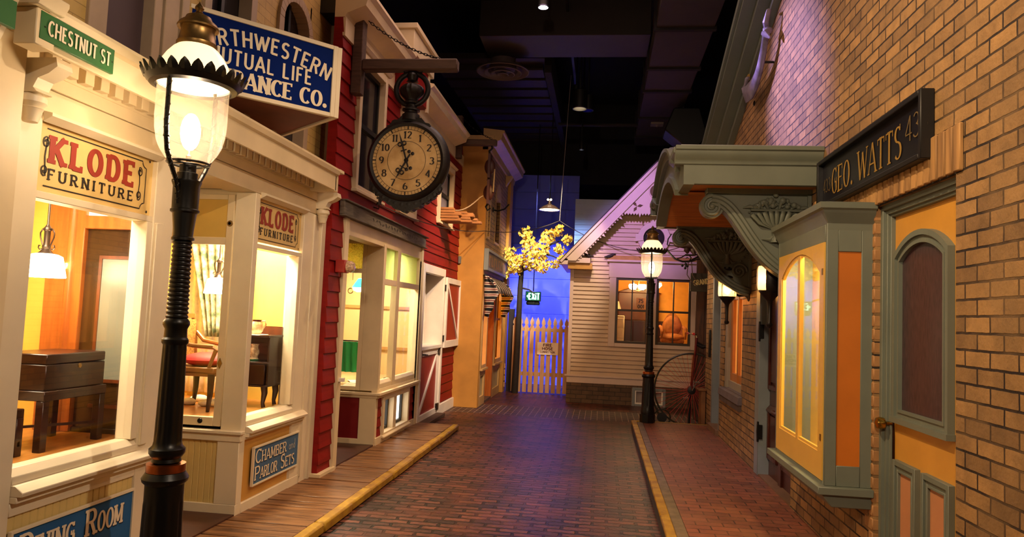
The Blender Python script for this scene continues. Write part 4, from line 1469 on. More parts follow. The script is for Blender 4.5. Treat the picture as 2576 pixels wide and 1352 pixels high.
for a, L_ in ((2 * PI * (-.048), .29), (2 * PI * .579, .21)):
    m = MB()
    hand(a, L_, m)
    m.lathe([(.022, -.016), (.0001, -.018)], (cxk, fy, cz_), 14, 'y')
    m.build('clock_hand', BLACK, clock)
pane('cover_glass', CLEAR, clock, 'y', fy - .02, cxk - .23, cxk + .23, cz_ - .23, cz_ + .23) if False else MB().lathe([(.0001, -.022), (.345, -.018)], (cxk, fy, cz_), 48, 'y', cap=False).build('cover_glass', CLEAR, clock)

# ------------------------------------------------------------------ rope pulley
t = thing('pulley_block', 'dark wooden double pulley on an iron hook below the timber bracket', 'pulley', (-1.91, 11.5, 3.6))
PW = mat('pulley_wood', '#4a2018', 0.5, var=0.2)
for zc in (4.05, 3.62):
    m = MB()
    m.ball((-1.91, 11.5, zc), .108, 16, sx=.85, sy=.45, sz=1.25)
    m.box(-1.93, -1.89, 11.4, 11.6, zc - .2, zc + .2)
    m.build('block', PW, t)
m = MB()
m.tube([(-1.90, 11.5, 4.42), (-1.88, 11.5, 4.36), (-1.93, 11.5, 4.31), (-1.92, 11.5, 4.25), (-1.91, 11.5, 4.2)], .018, 8)
m.tube([(-1.91, 11.5, 3.87), (-1.94, 11.5, 3.83), (-1.90, 11.5, 3.78)], .018, 8)
m.tube([(-1.91, 11.5, 3.45), (-1.95, 11.5, 3.38), (-1.92, 11.5, 3.32), (-1.87, 11.5, 3.36)], .016, 8)
m.build('hook', IRON, t)
m = MB()
m.tube([(-1.82, 11.45, 4.0), (-1.83, 11.45, 3.62)], .012, 6)
m.tube([(-2.0, 11.45, 3.55)] + [(-2.0 - .38 * q / 12, 11.4 - .3 * q / 12, 3.55 - .3 * math.sin(q / 12 * 1.6)) for q in range(1, 13)], .01, 6)
m.build('rope', mat('hemp_rope', '#b09878', 0.8), t)
# ================================================================== TAN CORNER SHOP
XT, YT = -2.06, 12.16
TAN = mat('tan_stucco', '#c08a3c', 0.7, var=0.10, sc=3)
TANT = mat('tan_trim', '#b99660', 0.5, var=0.08)
tan = thing('corner_shop', 'ochre shop with stuccoed end wall, brick front and moulded cornice beyond the barn', 'building', (-2.3, 13.6, 0))
P = lambda mb, n, mm, **k: mb.build(n, mm, tan, **k)
P(MB().box(-2.6, XT, YT, YT + .12, 0, 4.62), 'end_wall', TAN, bevel=.004)
tbrick = brickmat('tan_brick', '#a8814e', '#8d6a3e', '#4a3a2a', .2, .075, .012, 'yz', 0.7, 0, 0.6)
HT = [(12.40, 12.62, 2.95, 3.75), (13.3, 13.85, 2.95, 3.85)]
m = MB()
for r in holes_grid(YT + .12, 15.3, 2.30, 4.62, HT):
    m.box(XT - .12, XT, *r)
P(m, 'brick_front', tbrick, smooth=0)
for (y0, y1, z0, z1) in HT:
    m = MB()
    cyy, r = (y0 + y1) / 2, (y1 - y0) / 2 + .05
    ar = [(cyy + r * math.cos(PI * q / 12), z1 + r * .9 * math.sin(PI * q / 12)) for q in range(13)]
    m.prism([(y0 - .05, z1)] + ar[::-1][0:0] + ar + [], 'x', XT - .02, XT + .012) if False else m.prism(ar, 'x', XT - .05, XT + .015)
    frame_rect(m, 'x', XT - .06, XT + .012, y0 - .05, y1 + .05, z0, z1 + .02, .05)
    f = P(m, 'arched_window', TANT, bevel=.003)
    MB().box(XT - .09, XT - .06, y0, y1, z0, z1).build('brick_infill', brickmat('red_infill', '#6a3424', '#54281c', '#2a1a14', .2, .075, .012), f, smooth=0)
m = MB()
m.prism([(XT - .1, 4.50), (XT + .04, 4.50), (XT + .06, 4.60), (XT + .22, 4.68), (XT + .24, 4.78), (XT + .27, 4.80), (XT + .27, 4.84), (XT - .1, 4.88)], 'y', YT - .0, 15.6)
m.prism([(XT - .02, 4.25), (XT + .14, 4.5), (XT - .02, 4.5)], 'y', 14.5, 14.65)
P(m, 'cornice', TANT, smooth=25)
P(MB().box(-2.62, XT + .02, YT - .02, YT + .06, 4.56, 4.66).box(-2.62, XT + .1, YT - .05, YT, 4.66, 4.74), 'end_cornice', TANT)
P(MB().box(-2.6, XT + .06, 14.9, 15.3, 0, 4.62), 'end_pier', TAN)
# shop front below
m = MB()
frame_rect(m, 'x', XT - .06, XT + .02, 12.28, 12.86, .66, 2.28, .07, .06, .07)
f = P(m, 'shop_window', TANT, bevel=.003)
MB().box(XT - .1, XT - .09, 12.33, 12.8, .7, 2.2).build('lit_pane', emat('amber_window', '#ff9a1e', 0.85), f, smooth=0)
MB().box(XT - .05, XT - .03, 12.36, 12.8, 1.62, 1.66).box(XT - .05, XT - .03, 12.56, 12.59, .7, 2.2).build('sash', ORANGEW, f)
m = MB()
frame_rect(m, 'x', XT - .06, XT + .02, 13.80, 14.75, .66, 2.28, .1, .08, .08)
f = P(m, 'shop_window', TANT, bevel=.003)
MB().box(XT - .1, XT - .09, 13.86, 14.66, .7, 2.2).build('lit_pane', emat('amber_window', '#ff9a1e', 0.85), f, smooth=0)
MB().box(XT - .05, XT - .03, 13.86, 14.66, 1.5, 1.54).box(XT - .05, XT - .03, 14.2, 14.24, .7, 2.2).build('sash', ORANGEW, f)
m = MB()
for y0, y1 in ((12.28, 12.9), (13.75, 14.8)):
    frame_rect(m, 'x', XT - .06, XT, y0, y1, 0, .62, .1, .16, .1)
    m.box(XT - .06, XT + .05, y0, y1, .62, .66)
P(m, 'stall_riser', TANT, bevel=.004)
P(MB().box(XT - .06, XT - .03, 12.3, 12.88, .1, .6).box(XT - .06, XT - .03, 13.8, 14.75, .1, .6), 'riser_panel', mat('riser_cream', '#b8a678', 0.6))
d = P(MB().box(XT - .55, XT - .5, 12.9, 13.75, 0, 2.28).box(XT - .5, XT - .0, 13.70, 13.76, 0, 2.28), 'recessed_door', ORANGEW, bevel=.004)
MB().box(XT - .5, XT - .49, 13.05, 13.6, 1.0, 2.1).build('lit_pane', emat('amber_window', '#ff9a1e', 0.85), d, smooth=0)
P(MB().box(XT - .5, XT, 12.9, 13.75, 0, .04), 'door_step', BEAMW)

t = thing('shop_sign', 'long blue-grey framed sign board with worn lettering on the ochre shop front', 'sign', (XT, 13.6, 2.4))
MB().box(XT, XT + .05, 12.24, 14.95, 2.42, 2.72).build('board', mat('sign_worn', '#7c6f5e', 0.7, var=0.2, sc=6), t)
m = MB()
frame_rect(m, 'x', XT, XT + .08, 12.2, 15.0, 2.38, 2.76, .05)
m.build('frame', GREYB, t, bevel=.004)
m = MB()
text(m, 'MEN S HATS', (XT + .053, 12.42, 2.48), UY, UZ, .17, 2.3, tv=.18, th=.12, serif=.06) if False else None
for q in range(8):
    m.box(XT + .05, XT + .053, 12.5 + q * .28, 12.5 + q * .28 + .05, 2.48, 2.66)
    m.box(XT + .05, XT + .053, 12.5 + q * .28, 12.5 + q * .28 + .17, 2.48 if q % 2 else 2.63, 2.51 if q % 2 else 2.66)
m.build('worn_lettering', mat('worn_gilt', '#a5713c', 0.6), t, smooth=0)

# striped awning
AWN = None
m_, nt_, b_ = newmat('awning_stripe')
wv = nt_.nodes.new('ShaderNodeTexWave')
wv.wave_type = 'BANDS'
wv.bands_direction = 'Z'
wv.inputs['Scale'].default_value = 3.1
wv.inputs['Distortion'].default_value = 0.6
nt_.links.new(pos(nt_, (1, 1, 1)), wv.inputs['Vector'])
cr = nt_.nodes.new('ShaderNodeValToRGB')
cr.color_ramp.interpolation = 'CONSTANT'
els = cr.color_ramp.elements
els[0].color = lin('#141c26')
els[1].position = .5
els[1].color = lin('#d8cabc')
e3 = els.new(.92)
e3.color = lin('#6a2a30')
nt_.links.new(wv.outputs['Fac'], cr.inputs[0])
nt_.links.new(cr.outputs[0], b_.inputs['Base Color'])
b_.inputs['Roughness'].default_value = .8
AWN = m_
m_, nt_, b_ = newmat('awning_top_stripe')
wv = nt_.nodes.new('ShaderNodeTexWave')
wv.wave_type = 'BANDS'
wv.bands_direction = 'Y'
wv.inputs['Scale'].default_value = 3.4
nt_.links.new(pos(nt_, (1, 1, 1)), wv.inputs['Vector'])
nt_.links.new(ramp(nt_, wv.outputs['Fac'], [(.45, lin('#2c3036')), (.55, lin('#cfc0a8'))]), b_.inputs['Base Color'])
b_.inputs['Roughness'].default_value = .8
AWN2 = m_
t = thing('shop_awning', 'striped navy and cream awning with scalloped drooping ends over the ochre shop windows', 'awning', (XT, 13.5, 2.2))


def drape(y, name):
    """hanging scalloped side piece of the awning, seen edge-on to the street"""
    m = MB()
    n = 14
    outer, inner = [], []
    for q in range(n + 1):
        u_ = q / n
        xo = XT + .03 + .24 * math.sin(min(1, u_ * 2.2) * PI / 2) - .16 * max(0, u_ - .45) / .55 + .035 * abs(math.sin(u_ * PI * 3.2))
        z_ = 2.30 - .74 * u_
        outer.append((xo, y + .03 * math.sin(u_ * 9), z_))
        inner.append((XT + .015 + .03 * u_, y + .10 + .04 * math.sin(u_ * 7), z_ + .02))
    vs = []
    for q in range(n + 1):
        a, b = Vector(inner[q]), Vector(outer[q])
        for k_ in range(5):
            p = a.lerp(b, k_ / 4)
            vs.append(p + Vector((0, -.05 * math.sin(k_ / 4 * PI * 1.5 + q * .5), 0)))
    m.add(vs, [(q * 5 + k_, q * 5 + k_ + 1, q * 5 + k_ + 6, q * 5 + k_ + 5) for q in range(n) for k_ in range(4)])
    o = m.build(name, AWN, t, smooth=60)
    sm = o.modifiers.new('thick', 'SOLIDIFY')
    sm.thickness = .012


drape(12.14, 'side_drape')
drape(14.3, 'side_drape')
m = MB()
n = 40
vs = []
for q in range(n + 1):
    yv = 12.2 + 2.2 * q / n
    wob = .02 * math.sin(q * .9)
    for (dx, dz) in ((.01, 2.30), (.12, 2.22), (.23, 2.08 + wob), (.26, 1.97 + .035 * abs(math.sin(q * .8)) + wob)):
        vs.append((XT + dx + wob * .5, yv, dz))
m.add(vs, [(q * 4 + k_, q * 4 + k_ + 1, q * 4 + k_ + 5, q * 4 + k_ + 4) for q in range(n) for k_ in range(3)])
o = m.build('canopy', AWN2, t, smooth=60)
sm = o.modifiers.new('thick', 'SOLIDIFY')
sm.thickness = .01
t = thing('wall_lamp_arm', 'curved black iron lamp arm on the ochre shop brickwork', 'bracket', (XT, 13.1, 3.4))
MB().lathe([(.05, 0), (.05, .015), (.02, .03)], (XT, 12.95, 3.55), 10, 'x').tube([(XT, 12.95, 3.55), (XT + .1, 12.95, 3.53), (XT + .22, 12.95, 3.57), (XT + .3, 12.95, 3.66)], .015, 8).build('arm', IRON, t)

# ================================================================== BACK: wall, siding, fence, tree
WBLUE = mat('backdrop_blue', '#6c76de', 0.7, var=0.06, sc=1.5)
m = MB()
for q in range(12):
    m.box(-6, -.62, 17.0, 17.06, .0 + q * .42, .415 + q * .42)
m.box(-6, -.62, 17.06, 17.2, 0, 5.0)
struct(m.build('wall_back', WBLUE, smooth=0, bevel=.004), 'blue lit wall of wide horizontal panels closing the street behind the picket fence', 'wall')
m = MB()
clap(m, 'x', 16.0, -1, -.66, 3.2, 0, 4.3, .115)
m.box(-.66, 3.2, 16.0, 16.2, 0, 4.3)
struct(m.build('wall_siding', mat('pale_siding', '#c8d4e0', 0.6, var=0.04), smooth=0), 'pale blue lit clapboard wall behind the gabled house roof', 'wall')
struct(MB().box(-6, 6, 19.5, 19.6, 0, 8).box(-6.1, -6, -2, 20, 0, 8).box(6, 6.1, -2, 20, 0, 8).build('wall_hall', mat('hall_black', '#0e0c0d', 0.9), smooth=0), 'black painted wall of the exhibition hall above the blue backdrop', 'wall')

# picket fence
PK = mat('picket_wood', '#c49a78', 0.6, var=0.12, sc=5, stretch=(5, 5, .6))
t = thing('picket_fence', 'unpainted picket fence with pointed tops closing the end of the street', 'fence', (-1.2, 15.0, 0))
MB().box(-1.84, -.62, 15.03, 15.07, .36, .44).build('rail', PK, t)
MB().box(-1.84, -.62, 15.03, 15.07, 1.30, 1.37).build('rail', PK, t)
for q in range(10):
    x0 = -1.80 + q * .121
    w_ = .042
    tp = 1.60
    poly = [(x0 - w_, .02), (x0 + w_, .02), (x0 + w_, tp - .20), (x0 + w_ * .62, tp - .185), (x0 + w_ * .62, tp - .165), (x0 + w_, tp - .14), (x0 + w_ * .85, tp - .09), (x0, tp), (x0 - w_ * .85, tp - .09), (x0 - w_, tp - .14), (x0 - w_ * .62, tp - .165), (x0 - w_ * .62, tp - .185), (x0 - w_, tp - .2)]
    MB().prism(poly, 'y', 15.0, 15.03).build('picket', PK, t, smooth=0)
t = thing('lattice_panel', 'dark slatted side panel between the ochre shop and the picket fence', 'panel', (-1.95, 15.2, 0))
m = MB()
m.box(-1.96, -1.84, 15.1, 15.2, 0, 1.75)
m.build('post', mat('panel_dark', '#241c26', 0.8), t)
m = MB()
for q in range(4):
    m.box(-2.12, -1.98, 15.05, 15.08, .1 + q * .13, .2 + q * .13)
m.build('slat', PK, t)

t = thing('fire_hose_sign', 'white metal sign reading FIRE HOSE CONNECTION in dark red on the picket fence', 'sign', (-1.1, 14.98, .95))
MB().box(-1.31, -.87, 14.975, 14.995, .815, 1.075).build('plate', WHITE, t, bevel=.003)
m = MB()
DR = mat('letter_dark_red', '#5c1216', 0.5)
text(m, 'FIRE', (-1.185, 14.972, .99), UX, UZ, .058, .18, tv=.24, th=.2, sp=.14)
text(m, 'HOSE', (-1.205, 14.972, .915), UX, UZ, .058, .225, tv=.24, th=.2, sp=.14)
text(m, 'CONNECTION', (-1.245, 14.972, .855), UX, UZ, .04, .305, tv=.2, th=.18, sp=.14)
m.build('lettering', DR, t, smooth=0)

# tree
t = thing('maple_tree', 'small maple with a slim dark trunk and bright yellow leaves over the picket fence', 'tree', (-1.72, 14.9, 0))
BARK = mat('bark', '#1e1614', 0.8, var=0.25, sc=14, bmp=0.5)
m = MB()
m.tube([(-1.74, 14.9, 0), (-1.72, 14.9, 1.2), (-1.71, 14.88, 2.2), (-1.68, 14.85, 2.75)], [.07, .062, .055, .045], 10)
m.build('trunk', BARK, t)
BR = [((-1.70, 14.87, 2.4), (-1.95, 14.7, 2.75)), ((-1.69, 14.86, 2.6), (-1.35, 14.75, 2.95)), ((-1.69, 14.86, 2.55), (-1.3, 14.8, 2.62)), ((-1.68, 14.85, 2.75), (-1.5, 14.8, 3.25)),
      ((-1.35, 14.75, 2.95), (-.75, 14.7, 3.25)), ((-1.35, 14.75, 2.95), (-.72, 14.65, 2.72)), ((-2.3, 14.6, 2.75), (-1.5, 14.75, 3.12)), ((-1.69, 14.88, 2.2), (-1.35, 14.9, 2.05))]
m = MB()
for a, b in BR:
    a, b = Vector(a), Vector(b)
    m.tube([a, a.lerp(b, .5) + Vector((0, 0, .04)), b], [.022, .016, .007], 6)
m.build('branch', BARK, t)
LEAF = mat('maple_leaf', '#e6cc5a', 0.5, var=0.2, sc=9, hx2='#c89a34')
clus = [(-1.95, 2.78, .17, 50), (-1.75, 2.62, .2, 80), (-1.5, 2.75, .22, 100), (-1.55, 3.05, .17, 60), (-1.3, 2.9, .2, 90), (-1.25, 2.6, .16, 60), (-1.62, 3.28, .13, 30), (-1.15, 3.2, .15, 50), (-.95, 3.33, .13, 40), (-.75, 3.15, .1, 26),
        (-.9, 2.95, .11, 36), (-.84, 2.74, .10, 30), (-1.0, 2.62, .09, 18), (-1.85, 2.48, .12, 30), (-1.45, 2.55, .12, 22), (-1.95, 2.36, .05, 6)]
m = MB()
shape = [(0, 0), (.5, .25), (.42, .55), (.2, .55), (0, 1), (-.2, .55), (-.42, .55), (-.5, .25)]
for (cx0, cz0, r0, n) in clus:
    for q in range(int(n * 1.7)):
        while True:
            d = Vector((RND.uniform(-1, 1), RND.uniform(-1, 1), RND.uniform(-1, 1)))
            if d.length < 1:
                break
        p = Vector((cx0, 14.72, cz0 + .06)) + Vector((d.x * r0, d.y * .28, d.z * r0))
        s_ = RND.uniform(.055, .095)
        rot = Matrix.Rotation(RND.uniform(0, 2 * PI), 3, 'Z') @ Matrix.Rotation(RND.uniform(-1.2, 1.2) + .9, 3, 'X') @ Matrix.Rotation(RND.uniform(0, 2 * PI), 3, 'Y')
        m.add([p + rot @ Vector((a * s_, b * s_, .12 * s_ * abs(a))) for a, b in shape], [(0, 1, 2, 3), (0, 3, 4, 5), (0, 5, 6, 7)])
m.build('foliage', LEAF, t, smooth=0, recalc=False)

# EXIT sign, pendant lamp, wires
t = thing('exit_sign', 'green lit EXIT sign with an arrow hanging over the picket fence', 'exit sign', (-1.5, 15.6, 2.0))
EX = -1.48
MB().box(EX - .19, EX + .15, 15.6, 15.66, 1.94, 2.16).build('housing', mat('exit_housing', '#10241c', 0.4), t, bevel=.01)
MB().box(EX - .175, EX + .135, 15.594, 15.6, 1.96, 2.145).build('face', emat('exit_face', '#0a7a48', .3, '#0a3a24'), t, smooth=0)
m = MB()
text(m, 'EXIT', (EX - .115, 15.588, 1.98), UX, UZ, .14, .235, tv=.2, th=.15, sp=.22)
m.add([(EX - .165, 15.588, 2.05), (EX - .135, 15.588, 2.085), (EX - .135, 15.588, 2.015)], [(0, 1, 2)])
m.build('lettering', emat('exit_letter', '#a8ffd8', 3.0), t, smooth=0)
MB().box(EX - .17, EX + .13, 15.6, 15.7, 1.86, 1.94).build('battery_box', mat('exit_housing', '#10241c'), t, bevel=.02)
MB().tube([(EX - .02, 15.63, 2.16), (EX - .02, 15.63, 6.0)], .012, 6).build('stem', IRON, t)

t = thing('barn_light', 'dark enamel pendant lamp with a lit underside hanging above the maple leaves', 'lamp', (-1.12, 14.4, 3.8))
MB().lathe([(.03, .22), (.035, .12), (.06, .1), (.13, .07), (.22, .0), (.225, -.012), (.215, -.01), (.12, .05)], (-1.12, 14.4, 3.80), 32, cap=False).build('shade', mat('enamel_dark', '#3a2a22', 0.35), t)
MB().lathe([(.0001, .012), (.20, .008)], (-1.12, 14.4, 3.79), 32, cap=False).build('lit_reflector', emat('barn_bulb', '#ffd2a0', 9), t, smooth=0, recalc=False)
m = MB()
for s_ in (-.03, .03):
    m.ball((-1.12 + s_, 14.3, 3.99), .022, 8)
m.build('pilot_bulb', emat('pilot_bulb', '#ffe0b8', 7), t)
MB().tube([(-1.12, 14.4, 4.0), (-1.12, 14.4, 6.2)], .01, 6).build('drop_rod', IRON, t)


def wire(name, pts, r, label, sag=0, mm=None):
    P_ = []
    for i in range(len(pts) - 1):
        a, b = Vector(pts[i]), Vector(pts[i + 1])
        for q in range(12):
            u_ = q / 12
            P_.append(a.lerp(b, u_) - Vector((0, 0, sag * 4 * u_ * (1 - u_))))
    P_.append(Vector(pts[-1]))
    return tag(MB().tube(P_, r, 5).build(name, mm or mat('wire_dark', '#3a2c24', 0.6)), label, 'wire')


wire('overhead_wire', [(-2.44, 7.44, 2.75), (-2.05, 12.1, 3.05), (-.88, 14.0, 3.52), (.62, 13.6, 2.93), (1.5, 11.6, 2.95)], .007, 'thin sagging wire strung from the barn insulator across the street to the bird bracket', .1)
wire('guy_wire', [(-.88, 14.0, 3.52), (-.75, 13.8, 6.4)], .006, 'thin pale guy wire running up to the ceiling from the overhead wire', 0, mat('wire_pale', '#a89a98', 0.5))

# ================================================================== GABLED HOUSE
YH = 13.8
HC = mat('house_siding', '#c2a88c', 0.6, var=0.05, sc=3)
HT_ = mat('house_trim', '#cdb6a6', 0.5, var=0.04, sc=3)
house = thing('gabled_house', 'small pale clapboard house with a fretwork gable and a lit double window', 'building', (.95, 14.5, 0))
P = lambda mb, n, mm, **k: mb.build(n, mm, house, **k)
px0, pk = .96, 4.60
sl = (pk - 2.73) / (.96 + .74)
HW = [(.20, 1.74, 1.18, 2.5), ]


def lim(z):
    if z < 2.70:
        return (-.56, 2.5)
    d = (pk - z) / sl - .12
    return (px0 - d, px0 + d)


m = MB()
clap(m, 'x', YH, -1, -.56, 2.5, .53, 4.35, .082, HW + [(.74, 1.18, 2.98, 3.42)], lim, .026)
for r in holes_grid(-.6, 2.5, .0, 2.7, HW + [(.66, 1.22, .03, .33)]):
    m.box(r[0], r[1], YH, YH + .1, r[2], r[3])
m.prism([(-.6, 2.7), (2.52, 2.7), (px0, pk - .05)], 'y', YH + .004, YH + .1)
P(m, 'clapboard_wall', HC, smooth=0)
P(MB().box(-.62, -.55, YH - .03, YH + .1, .52, 2.55).box(-.62, -.58, YH, 16, .4, 2.55), 'corner_board', HT_, bevel=.003)
P(MB().box(-.66, 2.5, YH - .05, YH, .50, .53).box(-.62, 2.5, YH - .03, YH, .38, .50), 'water_table', HT_, bevel=.003)
P(MB().box(-.62, .62, YH - .02, YH + .1, 0, .38).box(1.26, 2.6, YH - .02, YH + .1, 0, .38).box(.62, 1.26, YH - .02, YH + .1, .33, .38).box(-.62, -.55, YH, 16, 0, .38), 'brick_footing', brickmat('house_brick', '#6a5138', '#574230', '#3a3028', .21, .08, .012), smooth=0)
# cellar window
m = MB()
frame_rect(m, 'y', YH - .04, YH + .03, .63, 1.25, .0, .35, .05, .04, .05)
f = P(m, 'cellar_window', GREYB, bevel=.003)
m = MB()
frame_rect(m, 'y', YH - .02, YH + .02, .68, 1.2, .04, .3, .025)
m.box(.925, .955, YH - .02, YH + .02, .05, .3)
m.build('sash', WHITE, f)
MB().box(.68, 1.2, YH + .03, YH + .04, .04, .3).build('frosted_pane', mat('cellar_pane', '#9a8a84', 0.3, var=0.15), f, smooth=0)
# roof, eaves and barge board
m = MB()
for s_ in (-1, 1):
    a = (px0 + s_ * 1.78, 2.66)
    m.prism([(px0, pk + .06), (px0 + s_ * 1.78, 2.66 + .05), (px0 + s_ * 1.78, 2.66), (px0, pk)], 'y', YH - .30, 16.0)
P(m, 'roof', mat('roof_shingle', '#3a3034', 0.8, var=0.2, sc=9, bmp=0.4))
m = MB()
for s_ in (-1, 1):
    m.prism([(px0, pk), (px0 + s_ * 1.74, 2.70), (px0 + s_ * 1.47, 2.70), (px0, pk - .30)], 'y', YH - .30, YH - .26)
    m.prism([(px0, pk + .02), (px0 + s_ * 1.78, 2.68), (px0 + s_ * 1.74, 2.66), (px0, pk - .05)], 'y', YH - .33, YH - .29)
P(m, 'barge_board', HT_, smooth=0)
m = MB()
for s_ in (-1, 1):
    e0, e1 = Vector((px0 + s_ * 1.46, YH - .28, 2.715)), Vector((px0 + s_ * .62, YH - .28, 2.715 + .84 * sl))
    d = (e1 - e0).normalized()
    nrm2 = Vector((-s_ * abs(d.z), 0, -abs(d.x))) * -1
    nrm2 = Vector((s_ * -abs(d.z) * -1, 0, 0)) if False else Vector((-s_ * abs(d.z), 0, -abs(d.x)))
    L_ = (e1 - e0).length
    n = 19
    for q in range(n):
        a = e0 + d * L_ * q / n
        b = e0 + d * L_ * (q + 1) / n
        mid = (a + b) / 2
        tip = mid + nrm2 * (.045 if q % 7 != 3 else .085)
        m.add([a, b, tip, a + Vector((0, .02, 0)), b + Vector((0, .02, 0)), tip + Vector((0, .02, 0))], [(0, 1, 2), (3, 5, 4), (0, 3, 4, 1), (1, 4, 5, 2), (2, 5, 3, 0)])
zc = 2.715 + .84 * sl
m.prism([(px0 - .64, zc), (px0 + .64, zc), (px0 + .05, pk - .1), (px0 - .05, pk - .1)], 'y', YH - .27, YH - .245)
n = 22
for q in range(n):
    a, b = px0 - .6 + 1.2 * q / n, px0 - .6 + 1.2 * (q + 1) / n
    m.prism([(a, zc), (b, zc), ((a + b) / 2, zc - (.04 if q % 7 != 5 else .08))], 'y', YH - .27, YH - .25)
P(m, 'fretwork', HT_, smooth=0)
m = MB()
for s_ in (-1, 1):
    c0 = Vector((px0 + s_ * .36, YH - .273, zc + .13))
    for a in (0.2, 2.3, 4.2):
        dd = Vector((math.cos(a), 0, math.sin(a)))
        nn_ = Vector((-math.sin(a), 0, math.cos(a)))
        m.add([c0, c0 + dd * .06 + nn_ * .03, c0 + dd * .12, c0 + dd * .06 - nn_ * .03], [(0, 1, 2, 3)])
    m.bar(Vector((px0 + s_ * .56, YH - .272, zc + .08)), Vector((px0 + s_ * .36, YH - .272, zc + .30)), .012, .004, up=(0, 1, 0))
m.lathe([(.0001, 0), (.13, 0), (.13, .01)], (px0, YH - .275, zc + .42), 24, 'y', cap=False)
P(m, 'cutout', mat('cutout_brown', '#5a4424', 0.8), smooth=0)
MBR = MB()
MBR.torus((px0, YH - .275, zc + .42), .135, .016, 'y', 28, 6)
P(MBR, 'rosette', HT_)
for s_ in (-1, 1):
    xa = px0 + s_ * 1.46
    P(MB().box(min(xa - .26 * s_, xa + .24 * s_), max(xa - .26 * s_, xa + .24 * s_), YH - .26, YH, 2.66, 2.76), 'eave_return', HT_, bevel=.006)
P(MB().box(-.80, -.66, YH - .3, 16, 2.62, 2.74), 'eave_gutter', HT_, bevel=.006)
P(MB().box(-.66, -.20, YH - .22, YH, 2.55, 2.66), 'eave_frieze', mat('frieze_ochre', '#b8883c', 0.6))
# round window
m = MB()
m.lathe([(.20, -.0), (.20, -.05), (.30, -.05), (.31, -.03), (.31, 0)], (.95, YH - .012, 3.2), 40, 'y', cap=False)
for a in range(4):
    ca, sa = math.cos(a * PI / 2), math.sin(a * PI / 2)
    m.prism([(.95 + ca * r - sa * w_, 3.2 + sa * r + ca * w_) for r, w_ in ((.2, -.05), (.35, -.075), (.35, .075), (.2, .05))], 'y', YH - .075, YH - .01)
f = P(m, 'round_window', HT_)
MB().lathe([(.0001, 0), (.21, 0)], (.95, YH - .02, 3.2), 32, 'y', cap=False).build('dark_pane', mat('dark_pane', '#2a2528'), f, smooth=0)
# double window
m = MB()
frame_rect(m, 'y', YH - .045, YH + .05, .14, 1.80, 1.10, 2.44, .125, .07, .02)
m.box(.88, 1.03, YH - .045, YH + .05, 1.15, 2.44)
m.box(.12, 1.82, YH - .055, YH, 2.42, 2.72)
m.box(.08, 1.86, YH - .1, YH, 2.72, 2.76)
f = P(m, 'window_casing', HT_, bevel=.004)
P(MB().prism([(.1, 2.76), (1.84, 2.76), (1.82, 2.84), (.12, 2.84)], 'y', YH - .07, YH - .01), 'head_panel', mat('frieze_ochre', '#b8883c'))
for xa, xb in ((.265, .885), (1.03, 1.675)):
    m = MB()
    frame_rect(m, 'y', YH - .03, YH + .02, xa, xb, 1.17, 2.42, .045)
    m.box((xa + xb) / 2 - .012, (xa + xb) / 2 + .012, YH - .025, YH + .015, 1.2, 2.4)
    m.box(xa, xb, YH - .03, YH + .02, 1.78, 1.82)
    g = P(m, 'sash', mat('sash_dark', '#3c3024', 0.5), bevel=.003)
    pane('glass_pane', CLEAR, g, 'y', YH + .0, xa + .03, xb - .03, 1.2, 2.39)
AMBW = mat('amber_wall', '#e09c34', 0.7, var=0.1)
P(MB().box(-.5, 2.4, 15.4, 15.45, .8, 2.8).box(-.5, -.45, 13.95, 15.4, .8, 2.8).box(2.4, 2.45, 13.95, 15.4, .8, 2.8), 'room_wall', AMBW)
P(MB().box(-.5, 2.4, 13.92, 15.4, .95, 1.0).box(-.5, 2.4, 13.92, 15.4, 2.7, 2.75), 'room_floor', BROWNW)

# things seen inside the parlour
t = thing('chandelier', 'glowing frosted glass chandelier in the upper panes of the house window', 'lamp', (.72, 14.4, 2.3))
m = MB()
for dx in (-.11, .07):
    m.lathe([(.03, -.05), (.075, -.02), (.085, .03), (.07, .055), (.03, .06)], (.72 + dx, 14.4, 2.28), 16)
m.lathe([(.05, 0), (.1, .05), (.09, .1)], (1.08, 14.45, 2.28), 14)
m.build('glass_shade', emat('chandelier_glow', '#ffd08a', 45), t)
MB().tube([(.6, 14.42, 2.24), (.72, 14.42, 2.2), (.84, 14.42, 2.24)], .012, 6).tube([(.72, 14.42, 2.2), (.72, 14.42, 2.7)], .012, 6).build('fitting', BRASS, t)
t = thing('bureau', 'dark carved bureau with a mirror frame against the parlour wall', 'bureau', (.75, 15.2, 1.0))
MB().box(.15, 1.35, 14.95, 15.35, 1.0, 1.62).build('body', DARKW, t, bevel=.01)
MB().box(.35, 1.2, 15.25, 15.36, 1.62, 2.2).prism([(.3, 2.2), (1.25, 2.2), (.775, 2.36)], 'y', 15.22, 15.36).build('carved_back', mat('carved_back', '#5a2c14', 0.4), t, bevel=.01)
t = thing('desk_lamp', 'small table lamp with a white shade on the bureau', 'lamp', (.36, 14.9, 1.6))
MB().lathe([(.05, 1.62), (.02, 1.65), (.02, 1.8), (.03, 1.82)], (.3, 15.05, 0), 12).build('stem', BRASS, t)
MB().lathe([(.11, 1.83), (.06, 2.0)], (.3, 15.05, 0), 16, cap=False).build('shade', mat('lamp_shade_cream', '#e0c8a0', 0.7), t)
t = thing('upholstered_chair', 'amber upholstered parlour chair behind the second pane of the house window', 'armchair', (1.45, 14.6, 1.0))
UPH = mat('amber_cloth', '#b06a2a', 0.8, var=0.2, sc=12)
m = MB()
m.ball((1.42, 14.58, 1.30), .25, 18, sx=1.0, sy=.85, sz=.36)
m.box(1.2, 1.64, 14.42, 14.78, 1.2, 1.28)
m.build('seat', UPH, t, bevel=.02)
